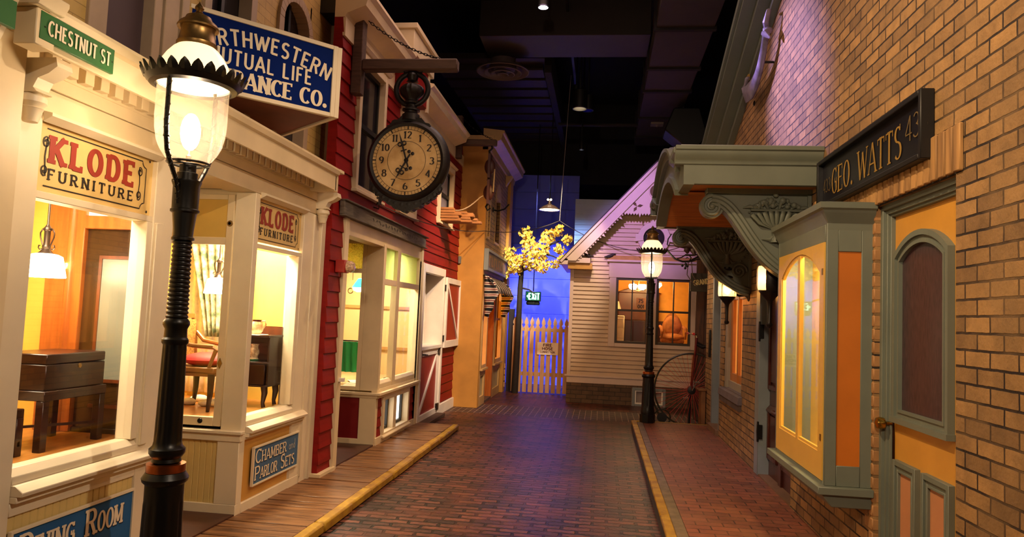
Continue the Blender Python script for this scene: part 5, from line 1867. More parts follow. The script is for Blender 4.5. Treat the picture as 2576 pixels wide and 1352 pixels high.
bp = [(1.22 + .44 * q / 16, 1.34 + .46 * (math.sin(PI * q / 16) ** .45)) for q in range(17)]
MB().prism([(1.24, 1.26)] + bp + [(1.64, 1.26)], 'y', 14.80, 14.88).ball((1.44, 14.80, 1.54), .19, 16, sx=.95, sy=.3, sz=1.1).build('backrest', UPH, t, bevel=.02)
for xa in (1.2, 1.66):
    MB().tube([(xa, 14.84, 1.52), (xa, 14.6, 1.50), (xa, 14.44, 1.48), (xa, 14.40, 1.42), (xa, 14.44, 1.28)], [.03, .034, .036, .03, .022], 10).build('armrest', UPH, t)
for dx in (-.18, .18):
    for dy in (-.14, .16):
        MB().tube([(1.43 + dx, 14.64 + dy, 1.0), (1.43 + dx, 14.64 + dy, 1.25)], .02, 8).build('leg', DARKW, t)
t = thing('number_card', 'small tan card reading 75 001 standing inside the house window', 'card', (.8, 13.95, 1.85))
MB().box(.66, .86, 13.93, 13.94, 1.83, 2.05).build('card', mat('card_tan', '#c8904a', 0.6), t)
m = MB()
text(m, '75', (.70, 13.927, 1.955), UX, UZ, .075, .095, tv=.2, th=.16)
text(m, '001', (.69, 13.927, 1.85), UX, UZ, .07, .125, tv=.2, th=.16)
m.build('lettering', LETK, t, smooth=0)


t = thing('cream_dresser', 'small cream painted chest of drawers lit at the side of the house window', 'chest of drawers', (.36, 14.5, 1.0))
MB().box(.16, .46, 14.3, 14.7, 1.0, 1.70).build('body', mat('dresser_cream', '#ecd8a8', 0.5), t, bevel=.008)
for q in range(3):
    dr = MB().box(.18, .44, 14.285, 14.3, 1.05 + .21 * q, 1.23 + .21 * q).build('drawer', mat('dresser_cream', '#ecd8a8'), t, bevel=.004)
    MB().ball((.31, 14.275, 1.14 + .21 * q), .012, 8).build('knob', BRASS, dr)


def bird(x, y, z, label, fl):
    t = thing('bird', label, 'bird', (x, y, z))
    m = MB()
    f_ = fl
    pts = [(x - .10 * f_, y, z + .045), (x - .06 * f_, y, z + .05), (x, y, z + .06), (x + .05 * f_, y, z + .08), (x + .075 * f_, y, z + .10), (x + .10 * f_, y, z + .10), (x + .125 * f_, y, z + .095)]
    m.tube(pts, [.008, .018, .036, .034, .026, .022, .003], 10)
    m.build('body', mat('bird_dark', '#2a2018', 0.7), t)
    MB().tube([(x, y - .01, z + .03), (x + .005, y - .01, z)], .004, 5).tube([(x + .01, y + .012, z + .03), (x + .015, y + .012, z)], .004, 5).build('leg', IRON, t)


bird(-.28, YH - .12, 2.76, 'small dark bird perched on the eave end of the house', -1)
bird(.12, YH - .06, 2.762, 'small dark bird perched above the house window casing', 1)
# ================================================================== RIGHT: brick wall with gable
XW = 1.6
rbrick = brickmat('buff_brick', '#b48a54', '#836440', '#2a1e16', .205, .0738, .012, 'yz', 0.75, 0.006, 1.0, c3='#8f7048', stain=0.35, off=(.03, .012))
wall = None
HD = [(3.47, 4.44, -1, 2.34), (6.24, 7.62, -1, 2.36), (8.40, 9.62, .80, 2.10), (9.87, 10.61, -1, 2.35)]


def gz(y):
    return 3.88 + .349 * (9.31 - y)


m = MB()
for r in holes_grid(-1.2, 11.2, .0, 3.15, HD):
    m.box(XW, XW + .3, *r)
m.prism([(-1.2, 3.15), (11.2, 3.15), (11.2, gz(11.2)), (3.0, gz(3.0)), (-1.2, gz(3.0))], 'x', XW, XW + .3)
wall = struct(m.build('wall_right', rbrick, smooth=0), 'buff brick wall rising to a gable along the brick sidewalk', 'wall')
tag_p = wall
wall['_o'] = (0, 0, 0)
# soldier course over the door, projecting
m = MB()
y = 3.40
q = 0
while y < 5.6:
    m.box(XW - .016 - RND.uniform(0, .004), XW + .02, y, y + .061, 2.345, 2.565)
    y += .0755
MB().box(XW - .002, XW + .01, 3.40, 5.6, 2.34, 2.57).build('mortar_joint', mat('mortar_dark', '#2a1e16', 0.9), wall)
MBs = m.build('soldier_course', mat('soldier_brick', '#bc8e54', 0.75, var=0.2, sc=13, stretch=(.1, 1, .08), bmp=0.4, hx2='#7c5a36'), wall, bevel=.005)
m = MB()
for q in range(28):
    z = .135 + q * .0785
    m.box(XW - .006, XW + .045, 4.438, 4.50 if q % 2 else 4.56, z, z + .067)
MB_ = m.build('corner_brick', mat('corner_brick', '#b0804e', 0.7, var=0.14, sc=5, bmp=0.3), wall, bevel=.006)
# grey rake trim of the gable
SAGE = mat('rake_sage', '#6a7468', 0.5, var=0.06, sc=3)
m = MB()
for (o0, o1, x0, x1) in ((-.02, .10, XW - .07, XW), (.08, .20, XW - .18, XW - .0), (.18, .23, XW - .30, XW + .3), (.225, .30, XW - .33, XW + .3), (.10, .14, XW - .10, XW)):
    ya, yb = 11.4, 3.0
    m.add([(x, y, gz(y) + o) for y in (ya, yb) for (x, o) in ((x0, o0), (x1, o0), (x1, o1), (x0, o1))], [(0, 1, 2, 3), (7, 6, 5, 4), (0, 4, 5, 1), (1, 5, 6, 2), (2, 6, 7, 3), (3, 7, 4, 0)])
m.build('rake_moulding', SAGE, wall)

# ------------------------------------------------------------------ yellow door
YD = mat('door_yellow', '#d69a3c', 0.4, var=0.06, sc=3)
XD = 1.685
t = thing('door_1', 'yellow door with an arched dark glass panel and grey-green mouldings in the brick wall', 'door', (XD, 4.0, .12), kind='structure')
m = MB()
m.box(XD, XD + .04, 3.5, 4.40, .125, 2.30)
m.build('door_leaf', YD, t)
m = MB()
for (x0, x1, w0) in ((XW + .028, XW + .06, .035), (XW + .045, XW + .10, .06), (XW + .06, XD + .05, .075)):
    frame_rect(m, 'x', x0, x1, 3.47, 4.44, .12, 2.345, w0, .0, w0)
m.build('door_frame', GREY, t, bevel=.003)


def arch_poly(y0, y1, zb, zs, rise, k=0, n=16):
    cy, hw = (y0 + y1) / 2, (y1 - y0) / 2 - k
    R = ((hw + k) ** 2 + rise ** 2) / (2 * rise)
    zc_ = zs + rise - R
    a = math.asin(min(1, hw / (R - k)))
    return [(cy + hw, zb + k), ] + [(cy + (R - k) * math.sin(a - 2 * a * q / n), zc_ + (R - k) * math.cos(a - 2 * a * q / n)) for q in range(n + 1)] + [(cy - hw, zb + k)]


def ring(m, A_, B_, ax, p0, p1):
    n = len(A_)
    for q in range(n):
        a, b, c, d = A_[q], A_[(q + 1) % n], B_[(q + 1) % n], B_[q]
        m.prism([a, b, c, d], ax, p0, p1)


gy0, gy1 = 3.66, 4.32
m = MB()
ring(m, arch_poly(gy0, gy1, 1.10, 2.03, .12), arch_poly(gy0, gy1, 1.10, 2.03, .12, .03), 'x', XD - .035, XD + .01)
ring(m, arch_poly(gy0, gy1, 1.10, 2.03, .12, .03), arch_poly(gy0, gy1, 1.10, 2.03, .12, .055), 'x', XD - .02, XD + .01)
ring(m, arch_poly(gy0, gy1, 1.10, 2.03, .12, .055), arch_poly(gy0, gy1, 1.10, 2.03, .12, .07), 'x', XD - .028, XD + .01)
m.box(XD - .045, XD, gy0 - .01, gy1 + .01, 1.095, 1.125)
m.build('glass_moulding', GREY, t)
MB().prism(arch_poly(gy0, gy1, 1.1, 2.03, .12, .06), 'x', XD - .006, XD - .002).build('door_glass', mat('dusty_glass', '#4a3438', 0.28, var=0.2, sc=30, stretch=(1, 3, .6), hx2='#2e2226'), t, smooth=0, label='dusty dark arched glass')
for y0, y1 in ((3.66, 3.96), (4.03, 4.32)):
    m = MB()
    frame_rect(m, 'x', XD - .03, XD + .005, y0, y1, .30, .885, .028)
    frame_rect(m, 'x', XD - .018, XD + .005, y0 + .028, y1 - .028, .328, .857, .02)
    frame_rect(m, 'x', XD - .024, XD + .005, y0 + .048, y1 - .048, .348, .837, .014)
    f = m.build('panel_moulding', GREY, t, bevel=.002)
    MB().box(XD - .008, XD - .002, y0 + .06, y1 - .06, .36, .825).build('pink_panel', mat('panel_salmon', '#c88a5e', 0.5, var=0.06), f, smooth=0)
m = MB()
m.lathe([(.012, 0), (.012, .04), (.016, .045), (.032, .055), (.036, .075), (.03, .095), (.001, .105)], (0, 0, 0), 20, 'x')
m.v = [(XD - a, 4.375 + b, 1.075 + c) for a, b, c in m.v]
m.build('door_knob', mat('polished_brass', '#b08a3a', 0.22, 0.95, var=0.1), t)
MB().prism([(4.355, 1.0), (4.37, 1.2), (4.385, 1.2), (4.395, 1.0), (4.395, .88), (4.375, .83), (4.355, .88)], 'x', XD - .012, XD).build('escutcheon', mat('dark_bronze', '#3a2014', 0.35, 0.7, var=0.2), t, bevel=.003)
for z in (1.72, 2.08):
    MB().lathe([(.012, -.06), (.012, .06)], (XD - .008, 3.56, z), 10).build('hinge', IRON, t)

# ------------------------------------------------------------------ name board over the door
t = thing('name_board', 'long black framed name board with gilt serif lettering over the yellow door', 'sign', (XW, 4.6, 2.5))
SB = mat('sign_black', '#14141c', 0.35, var=0.1, sc=6)
MB().box(XW - .03, XW + .0, 3.70, 5.38, 2.475, 2.80).build('board', SB, t)
m = MB()
frame_rect(m, 'x', XW - .068, XW + .0, 3.68, 5.40, 2.462, 2.815, .03)
m.build('frame', BLACK, t, bevel=.004)
m = MB()
GILT = mat('gilt_letter', '#a8843c', 0.45, 0.2, var=0.1)
text(m, 'GEO. WATTS', (XW - .0335, 5.155, 2.535), UMY, UZ, .185, 1.165, tv=.13, th=.045, serif=.07, sp=.14, st=.04)
m.build('lettering', GILT, t, smooth=0)
m = MB()
text(m, '433', (XW - .0335, 5.345, 2.575), UMY, UZ, .10, .16, tv=.09, th=.06, sp=.1)
text(m, '433', (XW - .0335, 3.945, 2.60), UMY, UZ, .135, .27, tv=.09, th=.05, sp=.1)
m.build('numerals', mat('gilt_dim', '#6e5a34', 0.5), t, smooth=0)

# ------------------------------------------------------------------ ornament high on the wall
t = thing('carved_trade_sign', 'weathered carved ribbon-shaped trade sign hung high on the gable brickwork', 'sign', (XW, 7.3, 4.2))
m = MB()
SGN = mat('sign_pewter', '#8a8090', 0.5, var=0.25, sc=9)
vs, n = [], 24
ctr = [(7.86, 4.30), (7.95, 4.20), (7.80, 4.10), (7.55, 4.07), (7.30, 4.10), (7.10, 4.18), (6.97, 4.28), (6.90, 4.38), (6.88, 4.44), (6.84, 4.40)]
hw = [.02, .05, .085, .095, .085, .065, .05, .04, .035, .02]
for (yy, zz), h in zip(ctr, hw):
    vs += [(XW - .10, yy, zz - h), (XW - .13, yy, zz), (XW - .10, yy, zz + h)]
m.add(vs, [(i * 3 + j, i * 3 + j + 1, i * 3 + j + 4, i * 3 + j + 3) for i in range(len(ctr) - 1) for j in range(2)])
o = m.build('ribbon', SGN, t, smooth=60)
sm = o.modifiers.new('thick', 'SOLIDIFY')
sm.thickness = .03
m = MB()
m.tube([(XW - .1, 6.95, 4.40), (XW - .14, 6.85, 4.50), (XW - .12, 6.82, 4.60), (XW - .1, 6.95, 4.64)], [.02, .03, .022, .008], 8)
m.tube([(XW - .1, 6.85, 4.42), (XW - .16, 6.78, 4.36), (XW - .12, 6.74, 4.30)], [.03, .035, .01], 8)
m.build('crest', SGN, t)
MB().tube([(XW, 7.9, 4.28), (XW - .1, 7.9, 4.28), (XW - .12, 7.95, 4.24)], .012, 6).tube([(XW, 7.1, 4.2), (XW - .12, 7.1, 4.2)], .012, 6).torus((XW - .06, 7.70, 3.97), .025, .006, 'x', 12, 5).build('mount', IRON, t)
MB().box(XW - .09, XW - .07, 7.9, 8.05, 4.28, 4.36).build('gilt_end', GILT, t)
m = MB()
for q in range(4):
    yy = 7.78 - q * .11
    frame_rect(m, 'x', XW - .135, XW - .13, yy - .035, yy + .035, 4.05, 4.13, .012)
m.build('lettering', LETK, t, smooth=0)

# ------------------------------------------------------------------ show cabinet on the wall
XC = 1.335
cab = thing('show_cabinet', 'grey-green wall cabinet with an arched yellow glass door and orange side panel', 'cabinet', (1.45, 5.1, .57))
P = lambda mb, n_, mm, **k: mb.build(n_, mm, cab, **k)
ya, yb = 4.48, 5.66
m = MB()
m.box(XC + .03, XW, ya, ya + .03, .68, 2.22)
frame_rect(m, 'y', ya - .012, ya + .0, XC, XW, .68, 2.24, .066, .12, .17)
m.box(XC + .03, XW, yb - .03, yb, .68, 2.22)
m.box(XC + .03, XW, ya, yb, 2.19, 2.24)
m.box(XC + .004, XC + .035, ya - .010, ya + .03, .681, 2.239)
m.box(XC, XC + .035, yb - .03, yb, .68, 2.238)
m.box(XC + .001, XC + .03, ya + .031, yb - .031, 2.13, 2.236)
m.box(XC + .002, XC + .03, ya + .031, yb - .031, .66, .70)
P(m, 'carcass', GREY, bevel=.003)
P(MB().box(XC + .066, XW - .066, ya - .004, ya + .002, .80, 2.07), 'side_panel', mat('panel_orange', '#c8701e', 0.45, var=0.06), smooth=0, label='plain orange side panel')
m = MB()
cp = [(0, 2.20), (.012, 2.20), (.016, 2.24), (.05, 2.30), (.056, 2.315), (.075, 2.325), (.08, 2.36), (0, 2.375)]
m.prism([(XC + .02 - a, b) for a, b in cp], 'y', ya - .0, yb + .0)
for k0 in range(len(cp) - 1):
    (a0, z0), (a1, z1) = cp[k0], cp[k0 + 1]
    m.add([(XC + .02 - a0, ya - a0, z0), (XW, ya - a0, z0), (XW, ya - a1, z1), (XC + .02 - a1, ya - a1, z1)], [(0, 1, 2, 3)])
    m.add([(XC + .02 - a0, ya, z0), (XC + .02 - a0, ya - a0, z0), (XC + .02 - a1, ya - a1, z1), (XC + .02 - a1, ya, z1)], [(0, 1, 2, 3)])
P(m, 'crown_moulding', GREY, smooth=25)
m = MB()
m.box(XC - .045, XW, ya - .055, yb + .06, .635, .68)
m.prism([(XC - .02, .635), (XC + .04, .56), (XW, .56), (XW, .635)], 'y', ya - .02, yb + .02)
P(m, 'base_moulding', GREY, bevel=.004)
DY = mat('cabinet_yellow', '#e0b04c', 0.4, var=0.05, sc=3)
m = MB()
A_ = [(yb - .035, .70), (yb - .035, 2.13), (ya + .035, 2.13), (ya + .035, .70)]
gy0c, gy1c = ya + .12, yb - .12
ap = arch_poly(gy0c, gy1c, .86, 1.96, .14)
n = len(ap)
top = ap[1:-1]
m.box(XC - .002, XC + .03, ya + .035, gy0c, .70, 2.13)
m.box(XC - .002, XC + .03, gy1c, yb - .035, .70, 2.13)
m.box(XC - .002, XC + .03, gy0c, gy1c, .70, .86)
for q in range(len(top) - 1):
    (y1_, z1_), (y2_, z2_) = top[q], top[q + 1]
    m.prism([(y1_, z1_), (y2_, z2_), (y2_, 2.13), (y1_, 2.13)], 'x', XC - .002, XC + .03)
m.box(XC - .002, XC + .025, (ya + yb) / 2 - .028, (ya + yb) / 2 + .028, .86, 2.09)
ring(m, ap, arch_poly(gy0c, gy1c, .86, 1.96, .14, .018), 'x', XC + .004, XC + .02)
d = P(m, 'glass_door', DY)
MB().prism(arch_poly(gy0c, gy1c, .86, 1.96, .14, .004), 'x', XC + .012, XC + .016).build('glass_pane', glass('cabinet_glass', '#ffffff', 0.05, graze=0.1), d, smooth=0)
m = MB()
m.box(XC - .008, XC, ya + .05, ya + .065, 1.93, 1.97)
m.box(XC - .008, XC, ya + .05, ya + .065, .93, .97)
m.build('hinge', BRASS, d)
P(MB().box(XW - .02, XW + .0, ya, yb, .66, 2.2).box(XC + .03, XW, ya, yb, .68, .70), 'lining', mat('cabinet_lining', '#d8b85c', 0.7, var=0.1, sc=3), smooth=0)
light('cabinet_fill', 'AREA', (1.47, 5.07, 2.17), 13, (1, .78, .36), (1.47, 5.07, 0), .16)  # unseen area light added to brighten the cabinet interior
t = thing('teapot', 'small dark green ceramic teapot at the bottom of the wall cabinet', 'teapot', (1.46, 4.68, .7))
MB().lathe([(.03, .7), (.055, .73), (.058, .76), (.045, .79), (.02, .8)], (1.46, 4.74, 0), 18).tube([(1.46, 4.79, .74), (1.46, 4.83, .78)], [.012, .007], 8).build('body', mat('teapot_green', '#2c4a34', 0.2), t)
MB().lathe([(.024, .80), (.012, .81), (.012, .825), (.001, .83)], (1.46, 4.74, 0), 14).build('lid', mat('teapot_green', '#2c4a34'), t)
tag(MB().box(1.42, 1.52, 4.92, 5.06, .70, .715).build('saucer_box', mat('card_white', '#d8d0c0', 0.6), bevel=.003), 'flat pale card lying on the cabinet floor beside the teapot', 'card')

# ------------------------------------------------------------------ carved door hood
HG = mat('hood_grey', '#6a7062', 0.5, var=0.07, sc=4)
hood = thing('door_hood', 'grey-green arched door hood with orange boarded soffit on two carved consoles', 'door hood', (1.1, 6.85, 2.6))
P = lambda mb, n_, mm, **k: mb.build(n_, mm, hood, **k)
hy0, hy1, hx = 5.5, 8.22, .56
ac = (hy0 + hy1) / 2


def arc_z(z0, rise, half, k=0, n=22):
    R = (half * half + rise * rise) / (2 * rise)
    a = math.asin(half / R)
    return [(ac + (R + k) * math.sin(-a + 2 * a * q / n), z0 + rise - R + (R + k) * math.cos(-a + 2 * a * q / n)) for q in range(n + 1)]


inn = arc_z(2.64, .26, .98)
out = arc_z(2.64, .26, .98, .24)
m = MB()
for q in range(len(inn) - 1):
    m.prism([inn[q], inn[q + 1], out[q + 1], out[q]], 'x', hx + .03, hx + .11)
m.box(hx + .03, hx + .11, hy0, inn[0][0] + .02, 2.66, 2.88)
m.box(hx + .03, hx + .11, inn[-1][0] - .02, hy1, 2.66, 2.88)
o1, o2, o3 = arc_z(2.64, .26, .98, .20), arc_z(2.64, .26, .98, .27), arc_z(2.64, .26, .98, .30)
for q in range(len(inn) - 1):
    m.prism([o1[q], o1[q + 1], o2[q + 1], o2[q]], 'x', hx - .01, hx + .1)
    m.prism([o2[q], o2[q + 1], o3[q + 1], o3[q]], 'x', hx - .05, hx + .1)
i2 = arc_z(2.64, .26, .98, .05)
for q in range(len(inn) - 1):
    m.prism([inn[q], inn[q + 1], i2[q + 1], i2[q]], 'x', hx + .0, hx + .1)
P(m, 'arched_front', HG, smooth=40)
for y0, s_ in ((hy0, -1), (hy1, 1)):
    m = MB()
    a_, b_ = (y0 - .0, y0 + .05) if s_ < 0 else (y0 - .05, y0)
    m.box(hx + .03, XW, a_, b_, 2.665, 2.87)
    m.prism([(y0 + s_ * a_, b_) for a_, b_ in ((-.05, 2.81), (.0, 2.81), (.012, 2.818), (.014, 2.835), (.022, 2.85), (.042, 2.872), (.05, 2.90), (.052, 2.915), (.064, 2.92), (.066, 2.95), (-.05, 2.95))], 'x', hx - .04, XW)
    y0, y1_ = (hy0, inn[0][0] + .03) if s_ < 0 else (inn[-1][0] - .03, hy1)
    m.prism([(hx + .06, 2.86), (hx - .01, 2.87), (hx - .05, 2.91), (hx - .05, 2.95), (hx + .06, 2.95)], 'y', y0, y1_)
    P(m, 'side_fascia', HG, bevel=.003)
m = MB()
for q in range(len(inn) - 1):
    a, b = arc_z(2.64, .26, .98, .31)[q], arc_z(2.64, .26, .98, .31)[q + 1]
    c, d = arc_z(2.64, .26, .98, .24)[q + 1], arc_z(2.64, .26, .98, .24)[q]
    m.prism([a, b, c, d], 'x', hx, XW)
m.box(hx, XW, hy0 - .04, inn[0][0], 2.94, 2.96)
m.box(hx, XW, inn[-1][0], hy1 + .04, 2.94, 2.96)
P(m, 'roof', mat('hood_roof', '#8a8a90', 0.5))
SOF = mat('soffit_board', '#d0803c', 0.35, var=0.2, sc=5, stretch=(.6, 12, 8))
m = MB()
i3, i4 = arc_z(2.64, .26, .98, .03), arc_z(2.64, .26, .98, .012)
for q in range(len(inn) - 1):
    m.prism([i3[q], i3[q + 1], i4[q + 1], i4[q]], 'x', hx + .05, XW)
m.box(hx + .05, XW, hy0 + .04, inn[0][0], 2.68, 2.70)
m.box(hx + .05, XW, inn[-1][0], hy1 - .04, 2.68, 2.70)
for q in range(14):
    zz = 0
P(m, 'soffit', SOF, smooth=0)


def scurve(n=30):
    P0, P1, P2, P3 = Vector((.84, 2.60)), Vector((1.10, 2.60)), Vector((1.12, 2.08)), Vector((1.58, 1.98))
    out = []
    for q in range(n + 1):
        u_ = q / n
        out.append(P0 * (1 - u_) ** 3 + P1 * 3 * u_ * (1 - u_) ** 2 + P2 * 3 * u_ * u_ * (1 - u_) + P3 * u_ ** 3)
    return out


yc = 5.80
con = []
sc_ = scurve()
m = MB()
m.prism([(.86, 2.66), (XW, 2.66), (XW, 2.0)] + [(p.x, p.y + .02) for p in sc_[::-1]], 'y', yc - .03, yc + .03)
m.box(.80, XW, yc - .07, yc + .07, 2.64, 2.685)
m.box(XW - .03, XW, yc - .05, yc + .05, 1.95, 2.66)
br = P(m, 'console_bracket', HG, bevel=.003)
br['label'] = 'carved scroll console with a fruit basket relief'
m = MB()
k = len(sc_)
for (off, wd, yo) in ((-.045, .018, .07), (-.015, .022, .075), (.018, .018, .07)):
    pts = []
    for q in range(k):
        a, b = sc_[max(0, q - 1)], sc_[min(k - 1, q + 1)]
        tv_ = (b - a).normalized()
        nn_ = Vector((-tv_.y, tv_.x))
        pts.append((sc_[q].x + nn_.x * off, 0, sc_[q].y + nn_.y * off))
    for s_ in (-1, 1):
        m.tube([(p[0], yc + s_ * (yo - .02), p[2]) for p in pts], wd, 6)
vs = []
for q in range(k):
    a, b = sc_[max(0, q - 1)], sc_[min(k - 1, q + 1)]
    tv_ = (b - a).normalized()
    nn_ = Vector((-tv_.y, tv_.x))
    for off in (-.06, .03):
        for s_ in (-1, 1):
            vs.append((sc_[q].x + nn_.x * off, yc + s_ * .05, sc_[q].y + nn_.y * off))
fs = []
for q in range(k - 1):
    o_ = q * 4
    fs += [(o_, o_ + 4, o_ + 5, o_ + 1), (o_ + 2, o_ + 3, o_ + 7, o_ + 6), (o_, o_ + 2, o_ + 6, o_ + 4), (o_ + 1, o_ + 5, o_ + 7, o_ + 3)]
m.add(vs, fs)
m.build('scroll_band', HG, br, smooth=50)
m = MB()
for s_ in (-1, 1):
    sp_ = []
    for q in range(44):
        a = PI * .5 + q / 43 * 3.6 * PI
        r = .088 * (1 - q / 46)
        sp_.append((.845 + r * math.cos(a) * -1 * -1, yc + s_ * .055, 2.535 + r * math.sin(a)))
    m.tube(sp_, [.017 - .008 * q / 43 for q in range(44)], 6)
    m.ball((.845, yc + s_ * .05, 2.535), .026, 12, sy=.8)
m.lathe([(.09, -.05), (.09, .05)], (.845, yc, 2.535), 28, 'y')
m.build('volute', HG, br, smooth=50)


def basket(s_):
    m = MB()
    bx, bz, yo = 1.34, 2.50, yc + s_ * .035
    for q in range(9):
        u_ = (q - 4) / 4
        p0 = Vector((bx + u_ * .035, yo, bz - .13))
        p1 = Vector((bx + u_ * .19, yo + s_ * .02, bz + .005 - .03 * u_ * u_))
        m.tube([p0, p0.lerp(p1, .5) + Vector((u_ * .02, s_ * .012, -.012)), p1], [.008, .022, .026], 8, flat=.7)
    m.tube([(bx - .2 + .4 * q / 20, yo + s_ * .02, bz + .012) for q in range(21)], .011, 6)
    for q in range(27):
        u_ = (q - 13) / 13
        m.ball((bx + u_ * .21, yo + s_ * .012, bz - .105 + .10 * u_ * u_), .0095, 8)
    rr = random.Random(5)
    for q in range(34):
        u_ = rr.uniform(-1, 1)
        h = rr.uniform(0, 1) * (1 - abs(u_) ** 1.5) * .085
        r = rr.uniform(.012, .024)
        m.ball((bx + u_ * .17, yo + s_ * rr.uniform(.0, .02), bz + .035 + h), r, 8, sx=rr.uniform(.7, 1.4), sz=rr.uniform(.7, 1.4))
    m.ball((bx - .01, yo + s_ * .015, bz + .135), .022, 10)
    for q in range(8):
        u_ = (q - 3.5) / 3.5
        m.tube([(bx + u_ * .15, yo, bz + .03), (bx + u_ * .21, yo + s_ * .02, bz + .09 - .05 * abs(u_)), (bx + u_ * .26, yo + s_ * .01, bz + .10 - .07 * abs(u_))], [.012, .016, .003], 6)
    m.lathe([(.035, -.13), (.022, -.15), (.03, -.19), (.05, -.24)], (bx, yo, bz), 14)
    for q in range(5):
        u_ = (q - 2) / 2
        m.tube([(bx, yo, bz - .17), (bx + u_ * .05, yo + s_ * .012, bz - .22), (bx + u_ * .11, yo + s_ * .004, bz - .245 + .03 * u_ * u_)], [.012, .016, .004], 6)
    for (dx, dz) in ((.2, -.16), (.235, -.12), (.22, -.08), (.16, -.2)):
        m.ball((bx + dx * .9, yo + s_ * .005, bz + dz), .012, 8)
    sp_ = []
    for q in range(36):
        a = q / 35 * 4.2 * PI
        r = .085 * (1 - q / 38)
        sp_.append((bx + .13 + r * math.cos(a), yo + s_ * .006, bz - .31 + r * math.sin(a)))
    m.tube(sp_, .012, 6)
    return m


mm_ = basket(-1)
mm_.build('basket_relief', HG, br, smooth=50)
b2 = br.copy()
COL.objects.link(b2)
b2.parent = hood
b2.location = (0, 2.2, 0)
for c in list(br.children):
    cc = c.copy()
    COL.objects.link(cc)
    cc.parent = b2

# ------------------------------------------------------------------ wall lanterns
def lantern(x, y, z, ang, label, solid):
    t = thing('wall_lantern', label, 'lantern', (x, y, z), 'lanterns under the door hood')
    L_ = mat('lantern_iron', '#1c130e', 0.4, 0.4, var=0.15)
    m = MB()
    m.lathe([(.0, -.28), (.022, -.27), (.028, -.25), (.016, -.235), (.018, -.1), (.024, -.06), (.04, -.04), (.075, 0), (.088, .02), (.088, .03), (.0, .03)], (x, y, z), 24)
    m.build('lower_stem', L_, t)
    m = MB()
    m.lathe([(.09, .225), (.092, .24), (.07, .27), (.066, .30), (.09, .315), (.092, .33), (.06, .335), (.045, .36), (.05, .375), (.0, .38)], (x, y, z), 24)
    for q in range(12):
        a = 2 * PI * q / 12
        m.ball((x + .088 * math.cos(a), y + .088 * math.sin(a), z + .335), .014, 6)
    m.build('cap', L_, t)
    if solid:
        m = MB()
        m.lathe([(.092, .02), (.106, .06), (.106, .2), (.095, .24)], (x, y, z), 32, cap=False, a0=ang + .5, a1=ang + 2 * PI - .5)
        m.build('hood_shell', L_, t)
    MB().lathe([(.09, .025), (.096, .05), (.096, .205), (.09, .23)], (x, y, z), 28, cap=False).build('glass_shade', glass('amber_glass', '#ffe6c0', .05, milk=.22), t)
    if not solid:
        m = MB()
        for q in range(4):
            a = ang + PI / 4 + PI / 2 * q
            m.tube([(x + .088 * math.cos(a), y + .088 * math.sin(a), z + .02), (x + .09 * math.cos(a), y + .09 * math.sin(a), z + .24)], .005, 6)
        m.build('glass_cage', L_, t)
    MB().lathe([(.0, .05), (.03, .07), (.04, .12), (.028, .18), (.0, .2)], (x, y, z), 16).build('lit_bulb', emat('lantern_bulb', '#ffbe6e', 75), t)
    m = MB()
    m.tube([(x + .08, y, z + .06), (x + .13, y + .01, z + .04), (XW - .04, y + .02, z + .05), (XW, y + .02, z + .05)], [.014, .012, .012, .018], 8)
    m.lathe([(.07, 0), (.065, -.012), (.03, -.025), (.015, -.045)], (XW, y + .02, z + .05), 20, 'x')
    m.build('wall_arm', L_, t)


lantern(1.365, 8.05, 1.885, PI, 'lit glass wall lantern between the boarded doorway and the small orange window', False)
lantern(1.365, 6.05, 1.87, PI * 1.17, 'dark hooded wall lantern against the edge of the wall cabinet', True)

# ------------------------------------------------------------------ panelled brown door in its recess
t = thing('door_2', 'dark brown panelled wooden door in a blue-grey frame under the hood', 'door', (1.72, 6.9, .12), kind='structure')
WD = mat('walnut_door', '#4c2014', 0.3, var=0.25, sc=5, stretch=(5, 5, .5))
XE = 1.70
m = MB()
m.box(XE, XE + .05, 6.24, 7.62, .12, 2.36)
m.box(XE - .03, XE, 6.24, 6.34, .12, 2.36)
m.box(XE - .02, XE, 6.90, 7.0, .12, 2.36)
m.build('door_leaf', WD, t)
for (y0, y1) in ((6.42, 6.84), (7.06, 7.44)):
    for (z0, z1) in ((.30, .80), (.98, 2.2)):
        m = MB()
        frame_rect(m, 'x', XE - .03, XE, y0, y1, z0, z1, .05)
        m.prism([(XE - .045, z1 - .03), (XE, z1 + .03), (XE, z1 - .05)], 'y', y0 - .01, y1 + .01)
        m.box(XE - .015, XE, y0 + .07, y1 - .07, z0 + .07, z1 - .07)
        m.build('panel_moulding', WD, t, bevel=.008)
m = MB()
m.box(XW - .01, XE + .02, 7.46, 7.63, .12, 2.36)
m.box(XW - .01, XW + .04, 6.22, 7.63, 2.30, 2.38)
m.build('door_frame', GREYB, t, bevel=.005)
for z in (.55, 1.55):
    MB().box(XW - .018, XW + .03, 7.44, 7.48, z - .07, z + .07).lathe([(.01, z - .1), (.014, z), (.01, z + .1)], (XW - .01, 7.46, 0), 8).build('hinge', IRON, t)
MB().box(XW, XE + .02, 6.24, 7.62, .10, .135).build('threshold', mat('threshold_stone', '#7a5a3c', 0.6, var=0.15), t)

